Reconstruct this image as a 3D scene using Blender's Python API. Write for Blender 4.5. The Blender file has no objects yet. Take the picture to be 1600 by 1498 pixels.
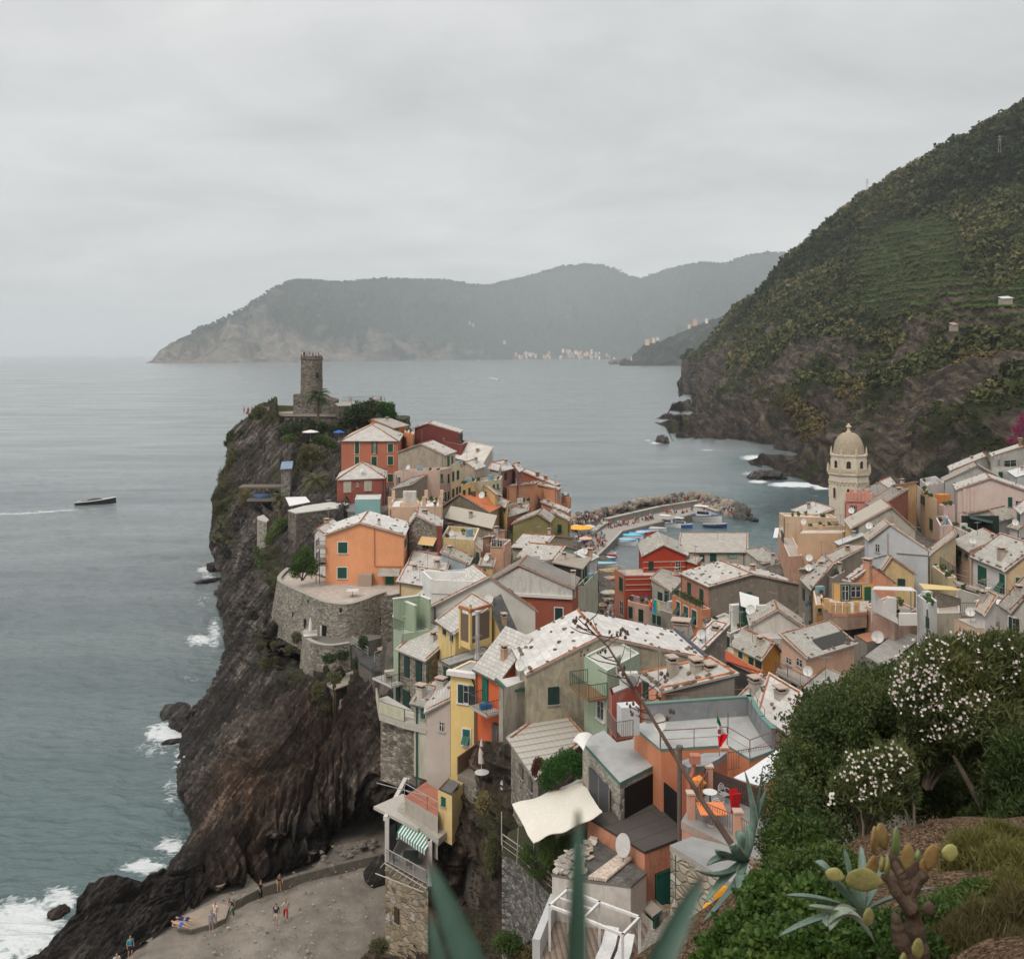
import bpy,bmesh,math,random
import numpy as np
from mathutils import Vector,Matrix
random.seed(7); rng = np.random.default_rng(11)
SC = bpy.context.scene; COL = SC.collection
# ---------------------------------------------------------------- camera, sky, sun, exposure
F = 1500.0; HZ = 553.0; CH = 48.0; CX = 800.0  # focal length and horizon row in photo pixels, eye height in metres
cam = bpy.data.objects.new('camera',bpy.data.cameras.new('camera')); COL.objects.link(cam)
cam.location =(0,0,CH); cam.rotation_euler =(math.radians(90),0,0)
cam.data.sensor_width = 36; cam.data.lens = 36*F/1600; cam.data.shift_y = -(749-HZ)/1600
cam.data.clip_start = 0.05; cam.data.clip_end = 200000
cam.data.dof.use_dof = True; cam.data.dof.focus_distance = 70; cam.data.dof.aperture_fstop = 3.6
SC.camera = cam
SC.view_settings.view_transform = 'Standard'; SC.view_settings.look = 'None'; SC.view_settings.gamma = 1
SC.view_settings.exposure = 0.55
wd = bpy.data.worlds.new('World'); SC.world = wd; wd.use_nodes = True
SUN_EL,SUN_ROT = math.radians(52),math.radians(215)
def world():
 nt = wd.node_tree; N = nt.nodes; L = nt.links; N.clear()
 out = N.new('ShaderNodeOutputWorld'); bg = N.new('ShaderNodeBackground'); bg.inputs[1].default_value = 0.1
 sky = N.new('ShaderNodeTexSky'); sky.sky_type = 'NISHITA'; sky.sun_disc = False
 sky.sun_elevation = SUN_EL; sky.sun_rotation = SUN_ROT; sky.air_density = 1.5; sky.dust_density = 3
 tc = N.new('ShaderNodeTexCoord'); sp = N.new('ShaderNodeSeparateXYZ'); L.new(tc.outputs['Generated'],sp.inputs[0])
 def M(op,a,b=None,clamp=False):
  n = N.new('ShaderNodeMath'); n.operation = op; n.use_clamp = clamp
  for i,v in enumerate((a,b)):
   if v is None:continue
   if isinstance(v,(int,float)):n.inputs[i].default_value = v
   else:L.new(v,n.inputs[i])
  return n.outputs[0]
 z = M('MAXIMUM',sp.outputs[2],0.0)
 den = M('ADD',z,0.20)
 cx = M('DIVIDE',sp.outputs[0],den); cy = M('DIVIDE',sp.outputs[1],den)
 cmb = N.new('ShaderNodeCombineXYZ'); L.new(cx,cmb.inputs[0]); L.new(cy,cmb.inputs[1])
 def noise(scale,det,rough,off):
  mp = N.new('ShaderNodeMapping'); mp.inputs['Location'].default_value =(off,off*1.7,0)
  mp.inputs['Scale'].default_value =(scale*0.7,scale*0.8,scale); mp.inputs['Rotation'].default_value =(0,0,0.12)
  L.new(cmb.outputs[0],mp.inputs[0])
  n = N.new('ShaderNodeTexNoise'); n.inputs['Scale'].default_value = 1; n.inputs['Detail'].default_value = det
  n.inputs['Roughness'].default_value = rough; n.inputs['Distortion'].default_value = 0.35
  L.new(mp.outputs[0],n.inputs['Vector']); return n.outputs['Fac']
 n1 = noise(0.8,6,0.5,3.1); n2 = noise(2.6,8,0.6,8.3)
 s = M('ADD',M('MULTIPLY',n1,0.58),M('MULTIPLY',n2,0.42))
 mr = N.new('ShaderNodeMapRange'); mr.inputs[1].default_value = 0.38; mr.inputs[2].default_value = 0.62; L.new(s,mr.inputs[0])
 cr = N.new('ShaderNodeValToRGB'); e = cr.color_ramp.elements
 e[0].color =(3.85,3.88,3.88,1); e[1].color =(5.5,5.48,5.4,1)
 L.new(mr.outputs[0],cr.inputs[0])
 # overcast skies are brighter overhead than at the horizon
 zb = N.new('ShaderNodeMapRange'); zb.inputs[1].default_value = 0.30; zb.inputs[2].default_value = 1.0
 zb.inputs[3].default_value = 1.0; zb.inputs[4].default_value = 2.2; L.new(sp.outputs[2],zb.inputs[0])
 mul = N.new('ShaderNodeMix'); mul.data_type = 'RGBA'; mul.blend_type = 'MULTIPLY'; mul.inputs[0].default_value = 1
 L.new(cr.outputs[0],mul.inputs[6]); L.new(zb.outputs[0],mul.inputs[7])
 mix = N.new('ShaderNodeMix'); mix.data_type = 'RGBA'; mix.inputs[0].default_value = 0.93
 L.new(sky.outputs[0],mix.inputs[6]); L.new(mul.outputs[2],mix.inputs[7])
 L.new(mix.outputs[2],bg.inputs[0]); L.new(bg.outputs[0],out.inputs[0])
world()
sl = bpy.data.lights.new('sun','SUN'); sl.energy = 1.15; sl.angle = math.radians(16); sl.color =(1,0.90,0.79)
sun = bpy.data.objects.new('sun',sl); COL.objects.link(sun)
_d = Vector((math.sin(SUN_ROT)*math.cos(SUN_EL),math.cos(SUN_ROT)*math.cos(SUN_EL),math.sin(SUN_EL)))
sun.rotation_euler = _d.to_track_quat('Z','Y').to_euler(); sun.location =(0,-20,120)
SC.cycles.max_bounces = 5; SC.cycles.diffuse_bounces = 3; SC.cycles.glossy_bounces = 2; SC.cycles.volume_bounces = 1
SC.cycles.transparent_max_bounces = 8; SC.cycles.use_denoising = True
# ---------------------------------------------------------------- measuring: a photo pixel at a known distance or height -> a point of the place
def W(px,py,Y):return Vector(((px-CX)*Y/F,Y,CH-(py-HZ)*Y/F))
def Z(px,py,z):
 Y =(CH-z)*F/(py-HZ); return Vector(((px-CX)*Y/F,Y,z))
def crop(ox,oy,s):return lambda x,y:(ox+x/s,oy+y/s)
R1 = crop(300,520,3.943); R2 = crop(600,620,4.161); R3 = crop(860,740,4.0); R4 = crop(1200,640,3.943)
R5 = crop(400,780,3.943); R6 = crop(560,900,3.745); R7 = crop(880,940,3.942); R8 = crop(560,1150,4.0)
R9 = crop(900,1120,3.963); RA = crop(1150,950,2.733); RB = crop(0,1050,2.58); RC = crop(860,760,5.0)
S1 = crop(1200,640,7.49); S2 = crop(1400,680,7.49); S3 = crop(1200,820,7.49); S4 = crop(1400,840,7.49)
S5 = crop(1000,960,6.154); S6 = crop(840,1250,5.333); S7 = crop(600,640,7.49); S8 = crop(760,680,7.49)
# ---------------------------------------------------------------- noise in numpy
def _h(i,j,k,s):
 n =(i*374761393+j*668265263+k*1274126177+s*974634777)&0xffffffff
 n =((n^(n>>13))*1274126177)&0xffffffff
 return((n^(n>>16))&0xffff)/65535.0
def vn(P,s=0):
 P = np.asarray(P,float); I = np.floor(P).astype(np.int64); f = P-I; f = f*f*(3-2*f)
 i,j,k = I[...,0],I[...,1],I[...,2]; u,v,w = f[...,0],f[...,1],f[...,2]
 def L(a,b,t):return a+(b-a)*t
 return L(L(L(_h(i,j,k,s),_h(i+1,j,k,s),u),L(_h(i,j+1,k,s),_h(i+1,j+1,k,s),u),v),L(L(_h(i,j,k+1,s),_h(i+1,j,k+1,s),u),L(_h(i,j+1,k+1,s),_h(i+1,j+1,k+1,s),u),v),w)*2-1
def fbm(P,o=4,s=0,g=0.5):
 P = np.asarray(P,float); a = 1.0; r = 0
 for q in range(o):r = r+a*vn(P,s+q); P = P*2.03+5.1; a*=g
 return r
def tps(pts,vals,smooth=0.0):
 P = np.asarray(pts,float); v = np.asarray(vals,float); m = P.mean(0); sc = P.std(0).max()+1e-9; Q =(P-m)/sc
 def U(r2):return np.where(r2>1e-12,r2*np.log(r2+1e-20),0)
 n = len(Q); K = U(((Q[:,None]-Q[None])**2).sum(-1))+smooth*np.eye(n)
 B = np.c_[np.ones(n),Q]; A = np.zeros((n+3,n+3)); A[:n,:n] = K; A[:n,n:] = B; A[n:,:n] = B.T
 w = np.linalg.lstsq(A,np.r_[v,0,0,0],rcond=None)[0]
 def f(X):
  X =(np.asarray(X,float)-m)/sc; sh = X.shape[:-1]; X = X.reshape(-1,2); out = np.empty(len(X))
  for a in range(0,len(X),20000):
   x = X[a:a+20000]; out[a:a+20000] = U(((x[:,None]-Q[None])**2).sum(-1))@w[:n]+w[n]+x@w[n+1:]
  return out.reshape(sh)
 return f
 # ---------------------------------------------------------------- materials
MATS ={}
def newmat(name,rough=0.85,spec=0.3):
 m = bpy.data.materials.new(name); m.use_nodes = True; nt = m.node_tree; b = nt.nodes['Principled BSDF']
 b.inputs['Roughness'].default_value = rough; b.inputs['Specular IOR Level'].default_value = spec
 return m,nt,b
class G:
 """small helper to wire node graphs"""
 def __init__(s,nt):s.nt = nt; s.N = nt.nodes; s.L = nt.links
 def put(s,sock,v):
  if v is None:return
  if hasattr(v,'links')or isinstance(v,bpy.types.NodeSocket):s.L.new(v,sock)
  else:sock.default_value = v
 def math(s,op,a,b=None,c=None,clamp=False):
  n = s.N.new('ShaderNodeMath'); n.operation = op; n.use_clamp = clamp
  for i,v in enumerate((a,b,c)):s.put(n.inputs[i],v)
  return n.outputs[0]
 def pos(s):return s.N.new('ShaderNodeNewGeometry').outputs['Position']
 def obj(s):return s.N.new('ShaderNodeTexCoord').outputs['Object']
 def uv(s):return s.N.new('ShaderNodeTexCoord').outputs['UV']
 def rnd(s):return s.N.new('ShaderNodeObjectInfo').outputs['Random']
 def mapping(s,v,sc=(1,1,1),rot=(0,0,0),loc=(0,0,0)):
  n = s.N.new('ShaderNodeMapping'); s.L.new(v,n.inputs[0]); n.inputs['Scale'].default_value = sc
  n.inputs['Rotation'].default_value = rot; n.inputs['Location'].default_value = loc; return n.outputs[0]
 def noise(s,v,scale,det=4,rough=0.55,dist=0.0):
  n = s.N.new('ShaderNodeTexNoise'); s.L.new(v,n.inputs['Vector']); n.inputs['Scale'].default_value = scale
  n.inputs['Detail'].default_value = det; n.inputs['Roughness'].default_value = rough; n.inputs['Distortion'].default_value = dist
  return n.outputs['Fac']
 def vor(s,v,scale,feat='F1',out='Distance',rand=1.0):
  n = s.N.new('ShaderNodeTexVoronoi'); n.feature = feat; s.L.new(v,n.inputs['Vector']); n.inputs['Scale'].default_value = scale
  n.inputs['Randomness'].default_value = rand; return n.outputs[out]
 def rng(s,v,a,b,c=0.0,d=1.0):
  n = s.N.new('ShaderNodeMapRange'); s.put(n.inputs[0],v)
  for i,x in enumerate((a,b,c,d)):n.inputs[i+1].default_value = x
  return n.outputs[0]
 def ramp(s,v,stops,interp='LINEAR'):
  n = s.N.new('ShaderNodeValToRGB'); n.color_ramp.interpolation = interp; e = n.color_ramp.elements
  while len(e)<len(stops):e.new(0.5)
  for q,(p,c)in zip(e,stops):q.position = p; q.color =(*c,1)if len(c)==3 else c
  s.put(n.inputs[0],v); return n.outputs[0]
 def mix(s,f,a,b,mode='MIX'):
  n = s.N.new('ShaderNodeMix'); n.data_type = 'RGBA'; n.blend_type = mode; s.put(n.inputs[0],f)
  for k,v in((6,a),(7,b)):
   if isinstance(v,tuple):v =(*v,1)if len(v)==3 else v
   s.put(n.inputs[k],v)
  return n.outputs[2]
 def bump(s,h,strength=0.3,dist=0.05,normal=None):
  n = s.N.new('ShaderNodeBump'); n.inputs['Strength'].default_value = strength; n.inputs['Distance'].default_value = dist
  s.L.new(h,n.inputs['Height'])
  if normal is not None:s.L.new(normal,n.inputs['Normal'])
  return n.outputs[0]
 def attr(s,name):
  n = s.N.new('ShaderNodeAttribute'); n.attribute_name = name; return n.outputs['Fac']
def scl(c,k):return tuple(min(1,x*k)for x in c)
def cached(fn):
 def w(*a,**k):
  key =(fn.__name__,a,tuple(sorted(k.items())))
  if key not in MATS:MATS[key] = fn(*a,**k)
  return MATS[key]
 return w
@cached
def plain(c,rough=0.7,spec=0.3,metal=0.0,var=0.12,bump=0.0,scale=6.0):
 m,nt,b = newmat('paint',rough,spec); g = G(nt); p = g.obj()
 n = g.noise(p,scale,4); g.L.new(g.mix(g.rng(n,.3,.7),scl(c,1-var),scl(c,1+var*.6)),b.inputs['Base Color'])
 b.inputs['Metallic'].default_value = metal
 if bump:g.L.new(g.bump(g.noise(p,scale*5,3),bump,0.01),b.inputs['Normal'])
 return m
@cached
def plaster(c,dirt=0.35,grime=(0.16,0.135,0.11)):
 """painted render with rain streaks, patches worn to a paler coat, fine bump"""
 m,nt,b = newmat('plaster',0.92,0.15); g = G(nt); p = g.pos()
 big = g.noise(p,0.35,5,.6); col = g.mix(g.rng(big,.3,.7),scl(c,0.86),scl(c,1.07))
 st = g.noise(g.mapping(p,(1.1,1.1,0.24)),1.0,7,.70,1.1); stf = g.rng(st,.47,.70,0,min(1,dirt*1.15))
 col = g.mix(stf,col,grime)
 worn = g.noise(p,1.1,7,.68,.6); col = g.mix(g.rng(worn,.57,.64,0,.45*min(1,dirt*2)),col,tuple(x*.45+.28 for x in c))
 fine = g.noise(p,7,6,.75); col = g.mix(g.rng(fine,.38,.68,0,.30),col,scl(c,.68))
 dk = g.noise(g.mapping(p,(.8,.8,.55)),.75,8,.75,1.6); col = g.mix(g.rng(dk,.52,.62,0,.6*min(1,dirt*1.5)),col,scl(c,.5))
 g.L.new(col,b.inputs['Base Color'])
 g.L.new(g.bump(fine,.25,.03),b.inputs['Normal']); return m
@cached
def rubble(c=(0.20,0.175,0.145),scale=2.6,mortar=0.5,light=0.40):
 """rubble stone wall: irregular courses of flattened stones in pale mortar"""
 m,nt,b = newmat('rubble_stone',0.95,0.15); g = G(nt); p = g.pos()
 w = g.noise(p,1.2,3); q = g.mapping(p,(1,1,1.75))
 ad = g.N.new('ShaderNodeVectorMath'); ad.operation = 'ADD'; g.L.new(q,ad.inputs[0]); cb = g.N.new('ShaderNodeCombineXYZ')
 for i in range(3):g.L.new(g.math('MULTIPLY',w,.35),cb.inputs[i])
 g.L.new(cb.outputs[0],ad.inputs[1]); q = ad.outputs[0]
 e = g.vor(q,scale,'DISTANCE_TO_EDGE'); cc = g.vor(q,scale,'F1','Color')
 sp = g.N.new('ShaderNodeSeparateColor'); g.L.new(cc,sp.inputs[0])
 col = g.ramp(sp.outputs[0],[(0,scl(c,.45)),(.35,scl(c,.85)),(.7,scl(c,1.15)),(1,(light,light*.93,light*.82))])
 col = g.mix(g.rng(e,.0,.09,mortar,0),col,scl(c,.55 if mortar>.6 else 1.2))
 st = g.noise(g.mapping(p,(.7,.7,.12)),1,5,.6); col = g.mix(g.rng(st,.5,.72,0,.5),col,scl(c,.4))
 big = g.noise(p,.25,4); col = g.mix(g.rng(big,.45,.65,0,.35),col,scl(c,1.5))
 g.L.new(col,b.inputs['Base Color']); g.L.new(g.bump(g.rng(e,0,.12),.7,.12,g.bump(g.noise(p,12,4),.4,.03)),b.inputs['Normal']); return m
@cached
def slate(c=(0.50,0.475,0.44),cw=0.5,rh=0.33,dark=0.45,gap=0.03):
 """stone slab roofing laid in courses, weathered pale, some lichen and darker slabs"""
 m,nt,b = newmat('slate_slabs',0.85,0.25); g = G(nt); u = g.uv(); p = g.pos()
 br = g.N.new('ShaderNodeTexBrick'); wob = g.noise(p,3,2)
 mp = g.N.new('ShaderNodeVectorMath'); mp.operation = 'ADD'; cb = g.N.new('ShaderNodeCombineXYZ')
 g.L.new(g.math('MULTIPLY',wob,.30),cb.inputs[0]); g.L.new(g.math('MULTIPLY',wob,.22),cb.inputs[1]); g.L.new(u,mp.inputs[0]); g.L.new(cb.outputs[0],mp.inputs[1])
 g.L.new(mp.outputs[0],br.inputs['Vector']); br.inputs['Scale'].default_value = 1; br.inputs['Brick Width'].default_value = cw
 br.inputs['Row Height'].default_value = rh; br.inputs['Mortar Size'].default_value = gap; br.inputs['Mortar Smooth'].default_value = .3; br.inputs['Bias'].default_value = -.1
 br.inputs['Color1'].default_value =(*scl(c,.84),1); br.inputs['Color2'].default_value =(*scl(c,1.07),1); br.inputs['Mortar'].default_value =(*scl(c,.64),1)
 col = br.outputs['Color']
 n = g.noise(p,.8,7,.7,.7); col = g.mix(g.rng(n,.44,.66,0,dark),col,scl(c,.5))
 n2 = g.noise(p,4.5,5,.7); col = g.mix(g.rng(n2,.5,.75,0,.35),col,(.22,.2,.16))
 n3 = g.noise(p,2.2,6,.7,.8); col = g.mix(g.rng(n3,.60,.70,0,.22),col,(.27,.22,.11))
 g.L.new(col,b.inputs['Base Color'])
 h = g.math('SUBTRACT',1.0,br.outputs['Fac']); sep = g.N.new('ShaderNodeSeparateXYZ'); g.L.new(u,sep.inputs[0])
 saw = g.math('FRACT',g.math('DIVIDE',sep.outputs[1],rh)); hh = g.math('SUBTRACT',h,g.math('MULTIPLY',saw,.5))
 g.L.new(g.bump(hh,.6,.05,g.bump(g.noise(p,14,4),.3,.03)),b.inputs['Normal']); return m
@cached
def pantile(c=(0.50,0.19,0.09),pitch=0.22,wear=.3,pale=(.45,.33,.24)):
 """curved clay tiles: rounded ribs running down the slope, courses across"""
 m,nt,b = newmat('clay_tiles',0.85,0.2); g = G(nt); u = g.uv(); p = g.pos(); sep = g.N.new('ShaderNodeSeparateXYZ'); g.L.new(u,sep.inputs[0])
 rib = g.math('ABSOLUTE',g.math('SINE',g.math('MULTIPLY',sep.outputs[0],math.pi/pitch)))
 crs = g.math('FRACT',g.math('DIVIDE',sep.outputs[1],.38))
 n = g.noise(p,1.3,6,.65); col = g.mix(g.rng(n,.4,.7,0,wear),c,pale)
 col = g.mix(g.rng(rib,0,.45,.75,0),col,scl(c,.3)); col = g.mix(g.rng(crs,0,.12,.5,0),col,scl(c,.4))
 n2 = g.noise(p,7,5,.7); col = g.mix(g.rng(n2,.5,.8,0,.4),col,scl(c,.5)); g.L.new(col,b.inputs['Base Color'])
 g.L.new(g.bump(g.math('ADD',rib,g.math('MULTIPLY',crs,-.3)),.8,.08),b.inputs['Normal']); return m
@cached
def membrane(c=(0.36,0.355,0.34),seam=1.0,st=.14):
 m,nt,b = newmat('roof_membrane',0.8,0.25); g = G(nt); p = g.pos()
 n = g.noise(p,.6,6,.6,.6); col = g.mix(g.rng(n,.35,.65),scl(c,.86),scl(c,1.1))
 n2 = g.noise(p,5,5,.7); col = g.mix(g.rng(n2,.5,.8,0,.25),col,scl(c,.6))
 br = g.N.new('ShaderNodeTexBrick'); g.L.new(g.mapping(g.uv(),(1,1,1)),br.inputs['Vector']); br.inputs['Scale'].default_value = 1
 br.inputs['Brick Width'].default_value = 6*seam; br.inputs['Row Height'].default_value = seam; br.inputs['Mortar Size'].default_value = .03
 col = g.mix(g.math('MULTIPLY',br.outputs['Fac'],st),col,scl(c,.4)); g.L.new(col,b.inputs['Base Color'])
 g.L.new(g.bump(n2,.2,.02),b.inputs['Normal']); return m
 # ---------------------------------------------------------------- mesh building
class MB:
 def __init__(s):s.v =[]; s.f =[]; s.m =[]; s.uv =[]
 def face(s,pts,m=0,uv=None):
  i = len(s.v); s.v +=[tuple(p)for p in pts]; s.f.append(tuple(range(i,i+len(pts)))); s.m.append(m)
  if uv is None:
   p0 = Vector(pts[0]); e =(Vector(pts[1])-p0); u = e.normalized()if e.length>1e-9 else Vector((1,0,0))
   nrm = u.cross(Vector(pts[-1])-p0); w = nrm.cross(u).normalized()if nrm.length>1e-9 else Vector((0,0,1))
   uv =[((Vector(p)-p0).dot(u),(Vector(p)-p0).dot(w))for p in pts]
  s.uv.append(uv)
 def prism(s,poly,z0,z1,m=0,mt=None):
  """poly: xy points counterclockwise or not; z0/z1 number or list"""
  n = len(poly); a =[Vector((p[0],p[1],z0 if not hasattr(z0,'__len__')else z0[i]))for i,p in enumerate(poly)]
  b =[Vector((p[0],p[1],z1 if not hasattr(z1,'__len__')else z1[i]))for i,p in enumerate(poly)]
  area = sum(poly[i][0]*poly[(i+1)%n][1]-poly[(i+1)%n][0]*poly[i][1]for i in range(n))
  if area<0:a.reverse(); b.reverse()
  for i in range(n):j =(i+1)%n; s.face([a[i],a[j],b[j],b[i]],m)
  s.face(b,m if mt is None else mt); s.face(a[::-1],m)
 def slab(s,quad,t,m=0,mside=None,uv=None):
  """quad (top) extruded down by t"""
  q =[Vector(p)for p in quad]; d = Vector((0,0,-t)); nrm =(q[1]-q[0]).cross(q[2]-q[0])
  if nrm.z<0:q.reverse(); uv = uv[::-1]if uv else None
  s.face(q,m,uv); ms = m if mside is None else mside
  n = len(q)
  for i in range(n):j =(i+1)%n; s.face([q[i]+d,q[j]+d,q[j],q[i]],ms)
  s.face([p+d for p in q][::-1],ms)
 def box(s,c,size,ang=0.0,m=0,M=None):
  x,y,z =[k/2 for k in size]; R = M if M is not None else Matrix.Rotation(ang,3,'Z'); c = Vector(c)
  P =[c+R@Vector((i*x,j*y,k*z))for k in(-1,1)for(i,j)in((-1,-1),(1,-1),(1,1),(-1,1))]
  for q in((3,2,1,0),(4,5,6,7),(0,1,5,4),(1,2,6,5),(2,3,7,6),(3,0,4,7)):s.face([P[i]for i in q],m)
 def tube(s,p0,p1,r0,r1=None,n=8,m=0,cap=True):
  p0 = Vector(p0); p1 = Vector(p1); r1 = r0 if r1 is None else r1; d = p1-p0
  if d.length<1e-6:return
  q = d.to_track_quat('Z','Y').to_matrix(); A =[]; B =[]
  for i in range(n):
   a = 2*math.pi*i/n; o = q@Vector((math.cos(a),math.sin(a),0)); A.append(p0+o*r0); B.append(p1+o*r1)
  for i in range(n):j =(i+1)%n; s.face([A[i],A[j],B[j],B[i]],m)
  if cap:s.face(B,m); s.face(A[::-1],m)
 def path(s,pts,rs,n=6,m=0):
  for i in range(len(pts)-1):s.tube(pts[i],pts[i+1],rs[i],rs[i+1],n,m)
 def lathe(s,c,prof,n=16,m=0,a0=0.0):
  c = Vector(c); R =[[c+Vector((math.cos(a0+2*math.pi*i/n)*r,math.sin(a0+2*math.pi*i/n)*r,z))for i in range(n)]for r,z in prof]
  for k in range(len(R)-1):
   for i in range(n):j =(i+1)%n; s.face([R[k][i],R[k][j],R[k+1][j],R[k+1][i]],m)
  s.face(R[-1],m); s.face(R[0][::-1],m)
 def ico(s,c,r,m=0,sc=(1,1,1),jit=0.0,sub=1,R=None):
  V,Fc = ICO[sub]; c = Vector(c); i0 = len(s.v)
  for v in V:
   k = 1+random.uniform(-jit,jit); o = Vector((v[0]*sc[0],v[1]*sc[1],v[2]*sc[2]))*r*k
   if R is not None:o = R@o
   s.v.append(tuple(c+o))
  for f in Fc:s.f.append(tuple(i0+i for i in f)); s.m.append(m); s.uv.append([(0,0)]*3)
 def mesh(s,name,mats,origin=(0,0,0),smooth=False):
  me = bpy.data.meshes.new(name); o = origin
  me.from_pydata([(v[0]-o[0],v[1]-o[1],v[2]-o[2])for v in s.v],[],s.f)
  for x in(mats if isinstance(mats,(list,tuple))else[mats]):me.materials.append(x)
  me.polygons.foreach_set('material_index',s.m)
  ul = me.uv_layers.new(name='UVMap'); flat =[c for f in s.uv for c in f]
  ul.data.foreach_set('uv',np.asarray(flat,float).ravel())
  if smooth:me.polygons.foreach_set('use_smooth',[True]*len(s.f))
  me.update(); return me
 def build(s,name,mats,parent=None,origin=None,smooth=False):
  if origin is None:origin = root_origin(parent)if parent is not None else(Vector(s.v[0])*0+Vector(np.mean(s.v,axis=0))if s.v else(0,0,0))
  if parent is None and origin is not None:pass
  me = s.mesh(name,mats,origin,smooth); o = bpy.data.objects.new(name,me); COL.objects.link(o)
  if parent is not None:o.parent = parent
  else:o.location = origin
  return o
def _ico():
 out ={}
 for sub in(1,2,3):
  bm = bmesh.new(); bmesh.ops.create_icosphere(bm,subdivisions=sub,radius=1)
  out[sub] =([tuple(v.co)for v in bm.verts],[tuple(v.index for v in f.verts)for f in bm.faces]); bm.free()
 return out
ICO = _ico()
def root_origin(p):
 o = Vector((0,0,0))
 while p is not None:o += p.location; p = p.parent
 return o
def tag(o,label=None,cat=None,group=None,kind=None):
 if label:o['label'] = label
 if cat:o['category'] = cat
 if group:o['group'] = group
 if kind:o['kind'] = kind
 return o
def empty(name,loc,label=None,cat=None,group=None,rz=0.0):
 e = bpy.data.objects.new(name,None); COL.objects.link(e); e.location = loc; e.rotation_euler =(0,0,rz); e.empty_display_size = .3
 return tag(e,label,cat,group)
def inst(name,me,parent,loc,rz=0.0,sc=None):
 o = bpy.data.objects.new(name,me); COL.objects.link(o); o.parent = parent; o.location = loc; o.rotation_euler =(0,0,rz)
 if sc:o.scale = sc
 return o
def dup(root,loc,rz=0.0,label=None,group=None,scale=None):
 kids ={}
 for o in list(root.children):kids[o] = list(o.children)
 r = root.copy(); COL.objects.link(r); r.location = loc; r.rotation_euler =(0,0,rz)
 if scale:r.scale =(scale,)*3
 if label:r['label'] = label
 if group:r['group'] = group
 for ch,gs in kids.items():
  c = ch.copy(); COL.objects.link(c); c.parent = r
  for q in gs:d = q.copy(); COL.objects.link(d); d.parent = c
 return r
def npmesh(name,V,Fa,mats,smooth=True,attrs=None,uv=None,matidx=None):
 """V (n,3), Fa (m,k) with constant k -> mesh datablock"""
 V = np.asarray(V,np.float32); Fa = np.asarray(Fa,np.int32); k = Fa.shape[1]; me = bpy.data.meshes.new(name)
 me.vertices.add(len(V)); me.vertices.foreach_set('co',V.ravel()); me.loops.add(Fa.size); me.loops.foreach_set('vertex_index',Fa.ravel())
 me.polygons.add(len(Fa)); me.polygons.foreach_set('loop_start',np.arange(0,Fa.size,k,dtype=np.int32))
 try:me.polygons.foreach_set('loop_total',np.full(len(Fa),k,np.int32))
 except Exception:pass
 me.polygons.foreach_set('use_smooth',np.full(len(Fa),smooth))
 for x in(mats if isinstance(mats,(list,tuple))else[mats]):me.materials.append(x)
 if matidx is not None:me.polygons.foreach_set('material_index',np.asarray(matidx,np.int32))
 me.update(calc_edges=True)
 for n,(dom,a)in(attrs or{}).items():
  t = me.attributes.new(n,'FLOAT',dom); t.data.foreach_set('value',np.asarray(a,np.float32).ravel())
 return me
def npobj(name,me,loc=(0,0,0),parent=None):
 o = bpy.data.objects.new(name,me); COL.objects.link(o); o.location = loc
 if parent is not None:o.parent = parent
 return o
def gridfaces(nr,nc):
 i = np.arange(nr*nc).reshape(nr,nc); return np.stack([i[:-1,:-1],i[:-1,1:],i[1:,1:],i[1:,:-1]],-1).reshape(-1,4)
 # ================================================================ the setting: water, far headland, right hill, sea cliff, beach
def poly1d(pts):
 a = np.asarray(sorted(pts),float); return lambda x:np.interp(x,a[:,0],a[:,1])
def normals(P):
 du = np.gradient(P,axis=1); dv = np.gradient(P,axis=0); n = np.cross(du,dv); n/=np.linalg.norm(n,axis=-1,keepdims=True)+1e-9
 s = np.sign((n*(np.array([0,0,CH])-P)).sum(-1,keepdims=True)); return n*np.where(s==0,1,s)
def unproj(px,py,Y):return np.stack([(px-CX)*Y/F,Y,CH-(py-HZ)*Y/F],-1)
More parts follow.
